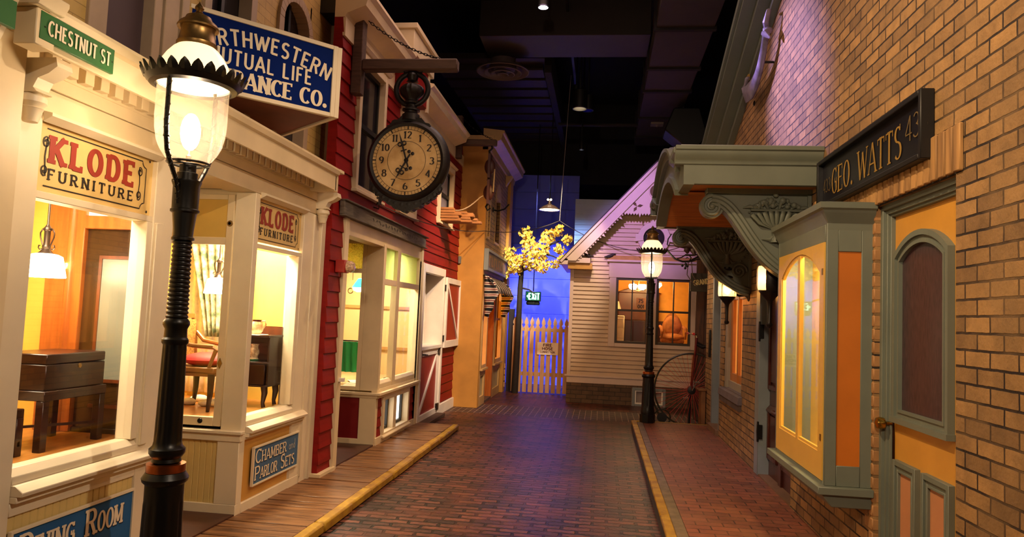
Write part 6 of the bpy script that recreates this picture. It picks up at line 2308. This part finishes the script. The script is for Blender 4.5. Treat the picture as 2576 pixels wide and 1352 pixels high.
# window with stone sill and arched doorway beyond
t = thing('window_1', 'small orange framed window with a stone sill in the brick wall beyond the hood', 'window', (XW, 9.0, .7), kind='structure')
m = MB()
frame_rect(m, 'x', XW + .05, XW + .12, 8.40, 9.62, .80, 2.12, .10)
m.box(XW + .02, XW + .1, 9.50, 9.62, .8, 2.12)
m.build('window_frame', mat('frame_stone_grey', '#9a9484', 0.5, var=0.06), t, bevel=.004)
m = MB()
frame_rect(m, 'x', XW + .07, XW + .11, 8.48, 9.52, .86, 2.06, .14)
m.box(XW + .06, XW + .1, 8.96, 9.02, .88, 2.04)
m.build('sash', mat('sash_orange', '#c07a38', 0.4, var=0.1), t, bevel=.004)
MB().box(XW + .11, XW + .12, 8.5, 9.5, .88, 2.04).build('lit_pane', emat('amber_pane', '#d88a3a', .35), t, smooth=0)
MB().prism([(XW - .05, .70), (XW + .1, .70), (XW + .1, .82), (XW - .04, .79)], 'y', 8.34, 9.70).build('stone_sill', mat('sill_stone', '#6c6268', 0.75, var=0.15, bmp=.3), t, bevel=.006)
m = MB()
for q in range(16):
    m.box(XW - .035, XW + .02, 8.36 + q * .083, 8.435 + q * .083, .63, .70)
m.build('sill_brick', mat('sill_brick', '#5a4a44', 0.75, var=0.15), t)
t = thing('door_3', 'blue-grey painted doorway between brick piers near the end of the sidewalk', 'door', (XW, 10.2, .12), kind='structure')
MB().box(XW + .10, XW + .16, 9.87, 10.61, .12, 2.35).build('door_leaf', GREYB, t)
MB().box(XW - .0, XW + .14, 10.52, 10.61, .12, 2.35).box(XW, XW + .14, 9.87, 9.94, .12, 2.35).build('door_frame', GREYB, t, bevel=.005)
MB().box(XW - .04, XW + .14, 9.87, 10.61, .10, .20).build('step', mat('threshold_stone', '#7a5a3c'), t, bevel=.006)
tag(MB().box(XW - .03, XW + .0, 10.68, 10.76, 1.12, 1.52).build('wall_box', IRON, bevel=.006), 'narrow black iron box mounted on the brick pier beside the high bicycle', 'box')

# ------------------------------------------------------------------ boarded corner, bicycle and bird sign
t = thing('boarded_screen', 'rusty brown boarded screen standing behind the high bicycle', 'screen', (1.7, 12.3, 0))
RW = mat('rust_board', '#5c3214', 0.6, var=0.3, sc=5, stretch=(4, 4, .5), hx2='#2c1a10')
m = MB()
for q in range(5):
    m.box(1.58 + q * .14, 1.715 + q * .14, 12.30, 12.36, 0, 3.0)
m.build('boards', RW, t)
MB().box(1.42, 1.66, 10.96, 11.02, .0, .62).build('low_post', BEAMW, t) if False else None
tag(MB().box(1.525, 1.59, 11.02, 11.3, .0, .60).box(1.48, 1.595, 11.0, 11.32, .60, .625).build('wooden_box', mat('box_wood', '#8a5a2c', 0.5, var=0.2), bevel=.004), 'narrow wooden box with a pale lid at the end of the sidewalk', 'box')

YK, hxk, hzk, RK = 11.25, 1.405, .585, .555
t = thing('high_bicycle', 'red and black high-wheel bicycle leaning by the end of the brick sidewalk', 'bicycle', (hxk, YK, 0))
TYRE = mat('tyre_rubber', '#3a382c', 0.3, var=0.1)
REDM = mat('bicycle_red', '#5e0c10', 0.3, 0.2, var=0.06)
CHR = mat('nickel', '#b8b0a4', 0.2, 0.95, var=0.05)
wh = MB().torus((hxk, YK, hzk), RK, .014, 'y', 72, 8).build('front_wheel', TYRE, t)
m = MB()
for q in range(44):
    a = 2 * PI * q / 44
    m.tube([(hxk + .03 * math.cos(a + .5), YK + (.04 if q % 2 else -.04), hzk + .03 * math.sin(a + .5)), (hxk + (RK - .012) * math.cos(a), YK, hzk + (RK - .012) * math.sin(a))], .0032, 4)
m.build('spoke', mat('spoke_red', '#c8281c', 0.35), wh)
MB().lathe([(.03, -.06), (.062, -.05), (.062, -.04), (.02, -.03), (.02, .03), (.062, .04), (.062, .05), (.03, .06)], (hxk, YK, hzk), 20, 'y').build('hub', BLACK, wh)
m = MB()
for s_ in (-1, 1):
    m.tube([(hxk, YK + s_ * .055, hzk), (hxk + .03, YK + s_ * .05, hzk + .5), (hxk + .045, YK + s_ * .02, hzk + .60), (hxk + .05, YK, hzk + .66)], [.012, .016, .016, .02], 8)
m.tube([(hxk + .045, YK, hzk + .60), (hxk + .06, YK, hzk + .80)], .02, 10)
m.build('fork', REDM, t)
m = MB()
m.tube([(hxk + .06, YK, hzk + .80), (hxk + .055, YK - .0, hzk + .84), (hxk - .02, YK - .18, hzk + .86), (hxk - .02, YK - .26, hzk + .86)], .011, 8)
m.tube([(hxk + .055, YK, hzk + .84), (hxk - .04, YK + .18, hzk + .86), (hxk - .04, YK + .26, hzk + .86)], .011, 8)
hb = m.build('handlebar', CHR, t)
MB().tube([(hxk - .02, YK - .20, hzk + .86), (hxk - .02, YK - .30, hzk + .86)], .02, 8).build('grip', mat('grip_red', '#c01820', 0.35), hb)
MB().tube([(hxk - .04, YK + .20, hzk + .86), (hxk - .04, YK + .30, hzk + .86)], .02, 8).build('grip', mat('grip_red', '#c01820'), hb)
m = MB()
m.tube([(hxk + .06, YK, hzk + .70), (hxk + .15, YK, hzk + .66), (hxk + .22, YK, hzk + .68)], [.02, .03, .022], 8)
m.tube([(hxk + .06, YK, hzk + .74), (hxk + .24, YK, hzk + .64)], .014, 8)
m.build('saddle', mat('saddle_black', '#14100e', 0.4), t)
m = MB()
for q, s_ in ((0, 1), (1, -1)):
    d = Vector((.45 * s_, 0, .89 * s_))
    o_ = Vector((hxk, YK - .08 * s_, hzk))
    m.bar(o_, o_ + d * .15, .016, .02, up=(0, 1, 0))
    p = o_ + d * .15
    for dx in (-.03, .0, .03):
        m.tube([p + Vector((dx, -.06 * s_, .0)), p + Vector((dx, .02 * s_, 0))], .014, 6)
m.build('crank_pedal', CHR, t)
# curved spine to the little rear wheel
m = MB()
pts = []
for q in range(15):
    a = PI * (.94 + .24 * q / 14)
    pts.append((hxk + (RK + .045) * math.cos(a), YK, hzk + (RK + .045) * math.sin(a)))
pts += [(hxk - .50, YK, hzk - .36), (hxk - .43, YK, hzk - .43)]
m.tube(pts, [.016] * len(pts), 8)
m.build('backbone', TYRE, t)
rw = MB().torus((hxk - .43, YK, .145), .125, .012, 'y', 32, 8).build('rear_wheel', TYRE, t)
MB().lathe([(.075, -.02), (.075, .02)], (hxk - .43, YK, .145), 20, 'y').build('hub', BLACK, rw)
MB().tube([(hxk - .01, YK + .09, 0), (hxk - .01, YK + .09, hzk)], .022, 8).build('display_stand', BLACK, t)

# wrought iron bracket with an eagle
YB2 = 11.6
t = thing('eagle_sign', 'dark carved eagle on a wrought iron scroll bracket hanging over the high bicycle', 'sign', (1.6, YB2, 2.7))
EB = mat('eagle_bronze', '#3a2016', 0.5, 0.2, var=0.25, sc=12)


def bz(px_, py_):
    """point in the plane of the bracket given its offset from the bracket corner"""
    return (1.5 + (px_ - 1745) / 154.0, YB2, 2.70 - (py_ - 640) / 154.0)


m = MB()
m.tube([bz(1686, 617), bz(1694, 615), bz(1710, 615), bz(1722, 610), bz(1735, 612), bz(1745, 618)], [.02, .05, .07, .10, .11, .03], 12)
m.tube([bz(1718, 605), bz(1722, 600), bz(1735, 596), bz(1742, 604)], [.05, .09, .12, .05], 10)
m.tube([bz(1718, 618), bz(1718, 630), bz(1720, 638)], [.035, .05, .015], 8)
m.tube([bz(1731, 618), bz(1733, 630), bz(1737, 640)], [.045, .05, .02], 8)
m.build('eagle_body', EB, t)
m = MB()
m.tube([bz(1671, 632), bz(1678, 640), bz(1690, 652), bz(1708, 658), bz(1725, 657), bz(1740, 648), bz(1755, 640), bz(1780, 636)], .016, 6)
m.tube([bz(1671, 619), bz(1690, 619)], .009, 6)
m.tube([bz(1695, 651), bz(1705, 648), bz(1714, 642), bz(1724, 642), bz(1729, 648), bz(1725, 655)], .010, 6)
m.tube([bz(1714, 641), bz(1735, 641), bz(1758, 636)], .012, 6)
m.tube([bz(1680, 590), bz(1672, 603), bz(1670, 618)], .010, 6)
m.tube([bz(1716, 650), bz(1719, 647), bz(1722, 649)], .008, 6)
m.tube([bz(1728, 658), bz(1742, 652), bz(1752, 650)], .010, 6)
for (a, b) in ((1716, 664), (1708, 668), (1720, 669), (1715, 674)):
    m.ball(bz(a, b), .022, 8)
m.tube([bz(1716, 658), bz(1715, 676)], .010, 6)
m.build('scroll_bracket', IRON, t)
t = thing('hotel_sign', 'dark hanging board reading GRAND in pale gold below the eagle bracket', 'sign', (1.62, YB2 + .2, 2.2))
MB().box(1.42, 2.2, YB2 + .2, YB2 + .24, 2.12, 2.42).build('board', mat('board_olive', '#2e2414', 0.6, var=0.2), t, bevel=.004)
m = MB()
text(m, 'GRAND', (1.475, YB2 + .197, 2.215), (0.985, 0, .17), (-.17, 0, .985), .085, .235, tv=.2, th=.16, sp=.14)
m.build('lettering', mat('letter_gold', '#c8b070', 0.5), t, smooth=0)
MB().tube([bz(1722, 658), bz(1720, 690), bz(1730, 705), bz(1745, 718)], .008, 5).tube([bz(1730, 658), bz(1733, 690), bz(1742, 704)], .008, 5).build('hanging_cord', mat('cord_brown', '#4a3020', 0.7), t)
# ================================================================== THINGS IN THE SHOW WINDOWS
def shade_pendant(x, y, zb, label):
    t = thing('pendant_lamp', label, 'lamp', (x, y, zb), 'pendant lamps in the show windows')
    BR_ = mat('bronze_pewter', '#4a3c34', 0.35, 0.7, var=0.15)
    MB().lathe([(.105, 0), (.108, .004), (.085, .118), (.06, .13), (.03, .135)], (x, y, zb), 32, cap=False).build('shade', emat('shade_glow', '#ffe4b4', 14.0), t)
    m = MB()
    m.lathe([(.045, .13), (.03, .145), (.018, .16), (.022, .172), (.016, .185), (.016, .26), (.022, .265), (.022, .275), (.014, .285), (.006, .30), (.006, .62)], (x, y, zb), 18)
    for s_ in (-1, 1):
        pts = [(.018, .165), (.04, .155), (.05, .165), (.048, .18), (.04, .178)]
        m.tube([(x + s_ * a, y, zb + b) for a, b in pts], .0035, 6)
        pts = [(.02, .17), (.03, .195), (.042, .225), (.044, .25), (.03, .272), (.012, .275)]
        m.tube([(x + s_ * a, y, zb + b) for a, b in pts], .004, 6)
    m.build('stem', BR_, t)
    return t


shade_pendant(-3.10, 3.62, 1.705, 'lit white-shaded pendant lamp above the dark writing box in the first show window')
shade_pendant(-3.16, 5.55, 1.68, 'lit white-shaded pendant lamp by the draped curtain in the second show window')
light('window_one_fill', 'AREA', (-2.95, 3.1, 2.36), 24, (1, .84, .58), (-3.0, 3.3, 0), .5)  # unseen area light added under the display ceiling, no visible fixture
light('window_two_fill', 'AREA', (-3.0, 5.6, 2.36), 42, (1, .88, .60), (-3.0, 5.7, 0), .4)  # second added area light, unseen, brightening the other display
light('bay_fill', 'AREA', (-3.0, 8.7, 2.36), 30, (1, .84, .60), (-3.0, 8.8, 0), .5)  # added fill for the bay interior, separate from the green-shaded lamp

t = thing('writing_box', 'dark mahogany writing box on a tall stand in the first show window', 'box', (-2.98, 3.56, 1.11))
x0, x1, y0, y1 = -3.13, -2.82, 3.36, 3.80
MB().box(x0, x1, y0, y1, 1.112, 1.245).build('body', DARKW, t, bevel=.004)
MB().box(x0, x1, y0, y1, 1.248, 1.30).build('lid', DARKW, t, bevel=.005)
MB().lathe([(.014, 0), (.011, .004), (.001, .004)], (x1, 3.60, 1.23), 12, 'x').build('keyhole', BRASS, t)
t = thing('box_stand', 'slim dark wooden stand with square legs under the writing box', 'stand', (-2.98, 3.56, .8))
MB().box(x0 - .01, x1 + .012, y0 - .01, y1 + .012, 1.06, 1.11).build('top_frame', DARKW, t, bevel=.003)
for xa in (x0 + .012, x1 - .012):
    for yy in (y0 + .012, y1 - .012):
        MB().box(xa - .022, xa + .022, yy - .022, yy + .022, .80, 1.06).build('leg', DARKW, t, bevel=.003)
MB().bar((x0, y0, .90), (x1, y1, .90), .014, .014).bar((x0, y1, .90), (x1, y0, .90), .014, .014).build('stretcher', DARKW, t)
t = thing('stool', 'dark stool with a cream ribbed cushion, cut by the edge of the first show window', 'stool', (-2.92, 3.18, .8))
sx0, sx1, sy0, sy1 = -3.12, -2.84, 2.95, 3.27
MB().box(sx0, sx1, sy0, sy1, .985, 1.035).build('seat_frame', DARKW, t, bevel=.004)
MB().ball((-2.98, 3.11, 1.035), .15, 16, sx=.9, sy=1, sz=.25).build('cushion', mat('ribbed_cream', '#d8c8a8', 0.8, var=0.12, sc=20, stretch=(1, 6, 1)), t)
for xa in (sx0 + .022, sx1 - .022):
    for yy in (sy0 + .022, sy1 - .022):
        MB().box(xa - .022, xa + .022, yy - .022, yy + .022, .80, .99).build('leg', DARKW, t, bevel=.003)
MB().box(sx0, sx1, sy1 - .03, sy1 - .015, .85, .875).build('stretcher', DARKW, t)


def cloth(name, m_, base, w_, h, folds, amp, par=None, along=(0, 1, 0), out=(1, 0, 0), lean=None, n=60, rows=10, thick=.006):
    b, al, ou = Vector(base), Vector(along), Vector(out)
    mb = MB()
    vs = []
    for r in range(rows + 1):
        v_ = r / rows
        for q in range(n + 1):
            u_ = q / n
            a = amp * (0.4 + .6 * v_)
            p = b + al * (w_ * u_) + ou * (a * math.sin(folds * 2 * PI * u_ + .6 * math.sin(5 * v_))) - Vector((0, 0, h * v_))
            if lean:
                p += Vector(lean(u_, v_))
            vs.append(p)
    mb.add(vs, [(r * (n + 1) + q, r * (n + 1) + q + 1, (r + 1) * (n + 1) + q + 1, (r + 1) * (n + 1) + q) for r in range(rows) for q in range(n)])
    o = mb.build(name, m_, par, smooth=80)
    sm = o.modifiers.new('thick', 'SOLIDIFY')
    sm.thickness = thick
    return o


DAM = mat('damask_green', '#4a5a3a', 0.8, var=0.3, sc=16, hx2='#c0b088')
DAM2 = mat('damask_rust', '#a86a3c', 0.8, var=0.3, sc=18, stretch=(3, 3, .5), hx2='#5a2c18')
tag(cloth('window_curtain', DAM, (-2.68, 2.84, 2.36), .22, 1.5, 3, .03, lean=lambda u_, v_: (0, -.16 * v_ * u_ - .2 * v_ * v_, 0)), 'strip of green and cream patterned curtain at the top edge of the first show window', 'curtain')
t = thing('draped_curtain', 'green and rust damask curtain swept aside over white lace in the second show window', 'curtain', (-3.4, 6.0, .8))


def sweep(u_, v_):
    return (.30 * v_ * (1 - .75 * u_), -.10 * v_, 0)


cloth('green_panel', DAM, (-3.72, 5.95, 2.36), .36, 1.05, 4, .02, t, (1, 0, 0), (0, -1, 0), sweep)
cloth('rust_panel', DAM2, (-3.55, 6.01, 2.36), .40, .98, 5, .02, t, (1, 0, 0), (0, -1, 0), sweep)
cloth('lace_panel', LACE, (-3.75, 6.06, 2.36), .62, 1.56, 8, .016, t, (1, 0, 0), (0, -1, 0))
m = MB()
for q in range(16):
    a = RND.uniform(0, 1)
    m.ball((-3.5 + .55 * a, 5.62 + RND.uniform(-.12, .18), .785), RND.uniform(.035, .06), 10, sx=1.3, sz=.6)
m.build('lace_folds', LACE, t, smooth=80)
MB().ball((-3.12, 5.9, .98), .09, 10, sx=.7, sz=1.9).build('curtain_end', mat('damask_dark', '#20402c', 0.8, var=0.3, sc=20), t)

t = thing('cane_armchair', 'carved cane-backed armchair in the second show window, holding a red cushion', 'armchair', (-3.15, 5.4, .76))
CH = mat('chair_walnut', '#8a5a2a', 0.35, var=0.15)
cane = mat('cane_weave', '#c89a58', 0.6, var=0.35, sc=60, stretch=(1, 1, 2), hx2='#7a5428')
ax0, ax1, ay0, ay1 = -3.34, -2.95, 5.20, 5.62
MB().box(ax0, ax1, ay0, ay1, 1.06, 1.10).box(ax0 + .01, ax1 - .01, ay0 + .01, ay1 - .01, 1.03, 1.06).build('seat', CH, t, bevel=.006)
MB().box(ax0 - .02, ax0, ay0 + .05, ay1 - .05, 1.12, 1.46).build('cane_back', cane, t)
m = MB()
for yy in (ay0 + .03, ay1 - .03):
    m.tube([(ax0, yy, 1.08), (ax0 - .015, yy, 1.3), (ax0 - .04, yy, 1.5)], [.018, .02, .018], 8)
m.bar((ax0 - .04, ay0 + .02, 1.49), (ax0 - .04, ay1 - .02, 1.49), .03, .035)
m.build('back_frame', CH, t)
for yy in (ay0 + .02, ay1 - .02):
    MB().tube([(ax0 - .01, yy, 1.36), (ax0 + .06, yy, 1.29), (ax0 + .2, yy, 1.265), (ax1 - .02, yy, 1.26), (ax1 + .0, yy, 1.24), (ax1 - .05, yy, 1.10)], [.016, .018, .018, .02, .018, .014], 8).build('armrest', CH, t)
for xa in (ax0 + .025, ax1 - .03):
    for yy in (ay0 + .03, ay1 - .03):
        MB().tube([(xa, yy, 1.05), (xa, yy, .9), (xa - .012, yy, .76)], [.028, .022, .014], 8).build('leg', DARKW, t)
o = MB().ball((-3.12, 5.41, 1.15), .19, 20, sx=1, sy=1, sz=.3).build('seat_cushion', mat('cushion_red', '#c01a14', 0.7, var=0.08, sc=10))
tag(o, 'plump red cushion lying on the cane armchair seat', 'cushion')
tag(cloth('red_cloth', mat('cloth_red', '#8a1410', 0.8, var=0.15), (-3.36, 5.16, 1.10), .16, .26, 2, .02, None, (1, 0, 0), (0, -1, 0)), 'fold of red cloth hanging down beside the cane armchair seat', 'cloth')

t = thing('bedside_cabinet', 'small dark mahogany cabinet with open shelf and drawer in the second show window', 'cabinet', (-2.9, 5.7, .76))
bx0, bx1, by0, by1 = -3.1, -2.70, 5.56, 5.84
m = MB()
m.box(bx0, bx1, by1 - .015, by1, .93, 1.42)
m.box(bx1 - .015, bx1, by0 + .04, by1, .93, 1.35)
m.box(bx0, bx0 + .015, by0 + .04, by1, .93, 1.35)
m.box(bx0, bx1 + .01, by0, by1, 1.335, 1.355)
m.box(bx0, bx1, by0 + .01, by1, 1.12, 1.135)
m.box(bx0, bx1, by0 + .02, by1, .93, .945)
m.build('carcass', DARKW, t, bevel=.003)
MB().box(bx0 + .02, bx1 - .02, by0 + .02, by0 + .04, .95, 1.115).build('drawer_front', DARKW, t, bevel=.003)
MB().box(bx0, bx1, by1 - .03, by1 - .015, 1.355, 1.425).build('gallery', BROWNW, t)
for xa in (bx0 + .03, bx1 - .03):
    for yy in (by0 + .05, by1 - .03):
        MB().tube([(xa, yy, .94), (xa + .008, yy, .88), (xa - .004, yy, .80), (xa + .004, yy, .765)], [.03, .026, .016, .018], 8).build('leg', DARKW, t)
t = thing('pitcher', 'cream speckled pitcher with a dark rim on top of the mahogany cabinet', 'pitcher', (-2.9, 5.68, 1.36))
CER = mat('speckled_cream', '#e8d4a8', 0.3, var=0.2, sc=18, hx2='#b07838')
px_ = -2.86
MB().lathe([(.03, 1.358), (.05, 1.385), (.054, 1.42), (.044, 1.45), (.036, 1.465)], (px_, 5.68, 0), 22).build('body', CER, t)
MB().lathe([(.037, 1.463), (.04, 1.478), (.034, 1.478)], (px_, 5.68, 0), 22, cap=False).build('rim', mat('rim_maroon', '#5a1c18', 0.3), t)
MB().tube([(px_ + .036, 5.68, 1.465), (px_ + .07, 5.68, 1.47), (px_ + .078, 5.68, 1.44), (px_ + .05, 5.68, 1.40)], .007, 8).build('handle', CER, t)
tag(MB().lathe([(.0001, 1.3565), (.075, 1.3565), (.078, 1.358), (.0001, 1.3585)], (-2.84, 5.68, 0), 24, cap=False).build('doily', LACE), 'white lace doily under the speckled pitcher', 'doily')
t = thing('vase', 'small flower-painted vase on a green foot on the shelf of the mahogany cabinet', 'vase', (-2.88, 5.66, 1.14))
VM = mat('painted_vase', '#e0d0b4', 0.3, var=0.35, sc=34, hx2='#7a5a3c')
MB().lathe([(.035, 1.14), (.038, 1.155), (.03, 1.165), (.042, 1.20), (.04, 1.225), (.03, 1.25), (.038, 1.278)], (-2.86, 5.66, 0), 20, rf=lambda a, z: 1 + .06 * math.cos(4 * a)).build('body', VM, t)
MB().lathe([(.036, 1.136), (.04, 1.14), (.04, 1.15), (.034, 1.154)], (-2.86, 5.66, 0), 20).build('foot', mat('vase_foot', '#1c6a4a', 0.3), t)

# ------------------------------------------------------------------ bay window of the barn shop
t = thing('green_shade_lamp', 'hanging lamp with a pale green glass shade and a bright bulb in the bay window', 'lamp', (-2.86, 8.25, 1.82))
GSH = emat('green_shade_glow', '#3fd6a0', 1.6)
MB().lathe([(.115, 1.86), (.112, 1.875), (.05, 1.97), (.03, 1.975)], (-2.86, 8.25, 0), 28, cap=False).build('shade', GSH, t)
MB().lathe([(.112, 1.875), (.1, 1.83), (.06, 1.81), (.0001, 1.81)], (-2.86, 8.25, 0), 28, cap=False).build('lit_glass', emat('lamp_glass_glow', '#fff2d0', 9), t)
MB().tube([(-2.86, 8.25, 1.97), (-2.86, 8.25, 2.40)], .012, 8).tube([(-2.98, 8.25, 2.06), (-2.98, 8.25, 1.95)], .004, 6).torus((-3.0, 8.25, 1.82), .03, .006, 'y', 14, 5).build('fitting', BRASS, t)
t = thing('cafe_curtain', 'short bright green curtain gathered on a rod low in the bay window', 'curtain', (-3.1, 8.2, 1.2))
GC = mat('curtain_green', '#0fa860', 0.7, var=0.12, sc=8, stretch=(4, 4, .6))
cloth('gathered_cloth', GC, (-3.42, 8.2, 1.215), .58, .36, 7, .022, t, (1, 0, 0), (0, -1, 0))
MB().tube([(-3.5, 8.2, 1.225), (-2.83, 8.2, 1.225)], .008, 8).torus((-2.81, 8.2, 1.225), .026, .005, 'y', 16, 6).build('rod', IRON, t)
for i, (x_, y_, rz) in enumerate(((-2.84, 8.12, .2), (-2.80, 8.32, -.4), (-2.90, 8.42, .5))):
    mb = MB()
    c_, s_ = math.cos(rz), math.sin(rz)
    z_ = .7215 + .004 * i
    mb.prism([(x_ + a * c_ - b * s_, y_ + a * s_ + b * c_) for a, b in ((-.11, -.15), (.11, -.15), (.11, .15), (-.11, .15))], 'z', z_, z_ + .003)
    tag(mb.build('paper_sheet', mat('paper_white', '#e8dcc4', 0.7, var=0.06), smooth=0), ('loose sheet of paper on the bay desk, lowest of three', 'loose sheet of paper on the bay desk, middle of three', 'loose sheet of paper on the bay desk, topmost of three')[i], 'paper')
tag(MB().box(-2.76, -2.70, 8.02, 8.12, .72, .745).build('clip', IRON, bevel=.005), 'small black desk clip at the edge of the bay window papers', 'clip')
tag(MB().box(-2.72, -2.56, 8.85, 9.1, .72, .75).build('book', mat('book_dark', '#3a2c1c', 0.6), bevel=.004), 'dark flat book lying on the bay window desk beyond the corner post', 'book')

# ================================================================== CEILING
CB = mat('ceiling_black', '#221c1e', 0.85, var=0.15)
struct(MB().box(-6, 6, -2, 20, 6.9, 7.0).build('ceiling', mat('ceiling_deck', '#141113', 0.9, var=0.1), smooth=0), 'black painted deck ceiling of the exhibition hall', 'ceiling')
DU = mat('duct_dark', '#3a2e28', 0.7, var=0.12, sc=2)
t = thing('ceiling_duct', 'wide dark rectangular air duct with bands running along the ceiling above the door hood', 'duct', (.95, 10.5, 5.5))
MB().box(.60, 1.35, 6.0, 15.8, 5.5, 6.0).build('casing', DU, t)
for y_ in (9.4, 10.9, 12.0, 13.6, 15.0):
    MB().box(.57, 1.38, y_ - .04, y_ + .04, 5.47, 6.02).build('band', CB, t)
t = thing('cross_duct', 'dark duct crossing the ceiling above the round air diffuser', 'duct', (-.5, 10.4, 5.8))
MB().box(-1.95, .58, 10.2, 11.1, 5.75, 6.3).build('casing', mat('duct_purple', '#302824', 0.6, var=0.1, sc=2), t, bevel=.01)
t = thing('air_diffuser', 'round stepped ceiling air diffuser on a short pipe', 'diffuser', (-1.72, 11.2, 5.5))
DI = mat('diffuser_grey', '#6a5c5c', 0.6, var=0.1)
MB().lathe([(.20, 5.58), (.20, 5.9)], (-1.72, 11.2, 0), 28).build('neck', DI, t)
m = MB()
for r0, z0 in ((.43, 5.55), (.31, 5.53), (.20, 5.51), (.10, 5.50)):
    m.lathe([(r0 - .06, z0 + .05), (r0, z0), (r0 - .015, z0 - .008), (r0 - .07, z0 + .03)], (-1.72, 11.2, 0), 36, cap=False)
m.lathe([(.22, 5.64), (.43, 5.555)], (-1.72, 11.2, 0), 36, cap=False)
m.build('rings', DI, t)
t = thing('ribbed_ceiling_panel', 'dark slatted ceiling panel above the ochre shop', 'panel', (-1.9, 15, 5.9))
m = MB()
for q in range(13):
    m.box(-3.0 + .02 * q, -1.15, 12.1 + q * .55, 12.5 + q * .55, 5.9, 6.0)
m.box(-3.0, -1.1, 11.8, 19.3, 6.0, 6.1)
m.build('slat', DU, t)
struct(MB().box(-1.1, -.98, 11.8, 19.3, 5.75, 6.2).build('trim_1', CB), 'dark edge beam of the slatted ceiling panel', 'beam')
t = thing('ceiling_plenum', 'wide dark ceiling box closing the hall above the gabled house', 'box', (0, 18, 5.2))
MB().box(-3, 5, 17.4, 19.4, 4.9, 6.9).build('casing', mat('plenum_black', '#181418', 0.8), t)
for i, (z_, y_) in enumerate(((5.55, 14.3), (5.62, 14.6))):
    tag(MB().tube([(-1.0, y_, z_), (.6, y_, z_)], .035, 8).build('ceiling_pipe', CB), ('thin dark pipe crossing under the ceiling, lower of two', 'thin dark pipe crossing under the ceiling, upper of two')[i], 'pipe')
tag(MB().box(-.76, -.58, 11.0, 11.06, 5.83, 5.9).build('smoke_detector', mat('detector_grey', '#8a7a74', 0.5)), 'pale rectangular detector plate below the cross duct', 'detector')
tag(MB().box(.84, 1.08, 13.9, 14.1, 5.46, 5.5).lathe([(.03, 5.46), (.02, 5.43)], (.96, 14.0, 0), 10).build('smoke_detector', mat('detector_grey', '#8a7a74')), 'pale rectangular detector plate under the wide duct', 'detector')


def spot_can(x, y, z, r, h, label, glow, tilt=0):
    t = thing('spotlight', label, 'spotlight', (x, y, z), 'track spotlights')
    MB().lathe([(r * .6, h), (r, h * .9), (r, 0), (r * .9, 0), (r * .9, h * .2)], (x, y, z), 24, cap=False).build('can', BLACK, t)
    MB().lathe([(r * .97, .0), (r * 1.03, .012), (r * .97, .024)], (x, y, z), 24, cap=False).build('rim', mat('spot_rim', '#6a6a8a', 0.3, 0.8), t)
    MB().lathe([(.0001, h * .3), (r * .85, h * .25)], (x, y, z), 20, cap=False).build('lens', glow, t)
    MB().tube([(x, y, z + h), (x, y, 6.9)], .015, 6).build('hanger', BLACK, t)


GW = emat('spot_glow_warm', '#ffe0b0', 9)
spot_can(-.50, 12.4, 5.30, .13, .36, 'black cylindrical spotlight with a bright rim hanging mid-ceiling', GW)
spot_can(-.36, 12.6, 5.33, .10, .30, 'black spotlight with a faint blue glow beside the bright-rimmed one', emat('spot_glow_blue', '#2a2ad0', 1.5))
spot_can(-.60, 13.0, 5.72, .06, .22, 'small black spotlight with a yellow glow near the ceiling track', emat('spot_glow_yellow', '#ffe060', 6))
spot_can(-.50, 14.0, 4.95, .05, .25, 'small black spotlight low on a long hanger above the street end', emat('spot_glow_white', '#e8f0ff', 8))
spot_can(-.86, 8.75, 5.52, .07, .14, 'brightest small white spotlight at the top of the view', emat('spot_glow_star', '#f0f4ff', 90))
m = MB()
m.box(-.66, -.62, 9.0, 15.0, 6.1, 6.14)
tag(m.build('light_track', BLACK), 'thin black lighting track running along the ceiling', 'track')
t = thing('hanging_speaker', 'black angular loudspeaker hung from the ceiling beside the gable trim', 'loudspeaker', (1.35, 13.0, 4.9))
MB().prism([(1.0, 5.0), (1.5, 4.6), (1.75, 4.9), (1.6, 5.4), (1.15, 5.4)], 'y', 12.6, 13.2).build('cabinet', BLACK, t, bevel=.02)
MB().tube([(1.35, 12.9, 5.4), (1.35, 12.9, 6.9)], .02, 6).build('hanger', BLACK, t)
for o in bpy.data.objects:
    if '_o' in o:
        del o['_o']
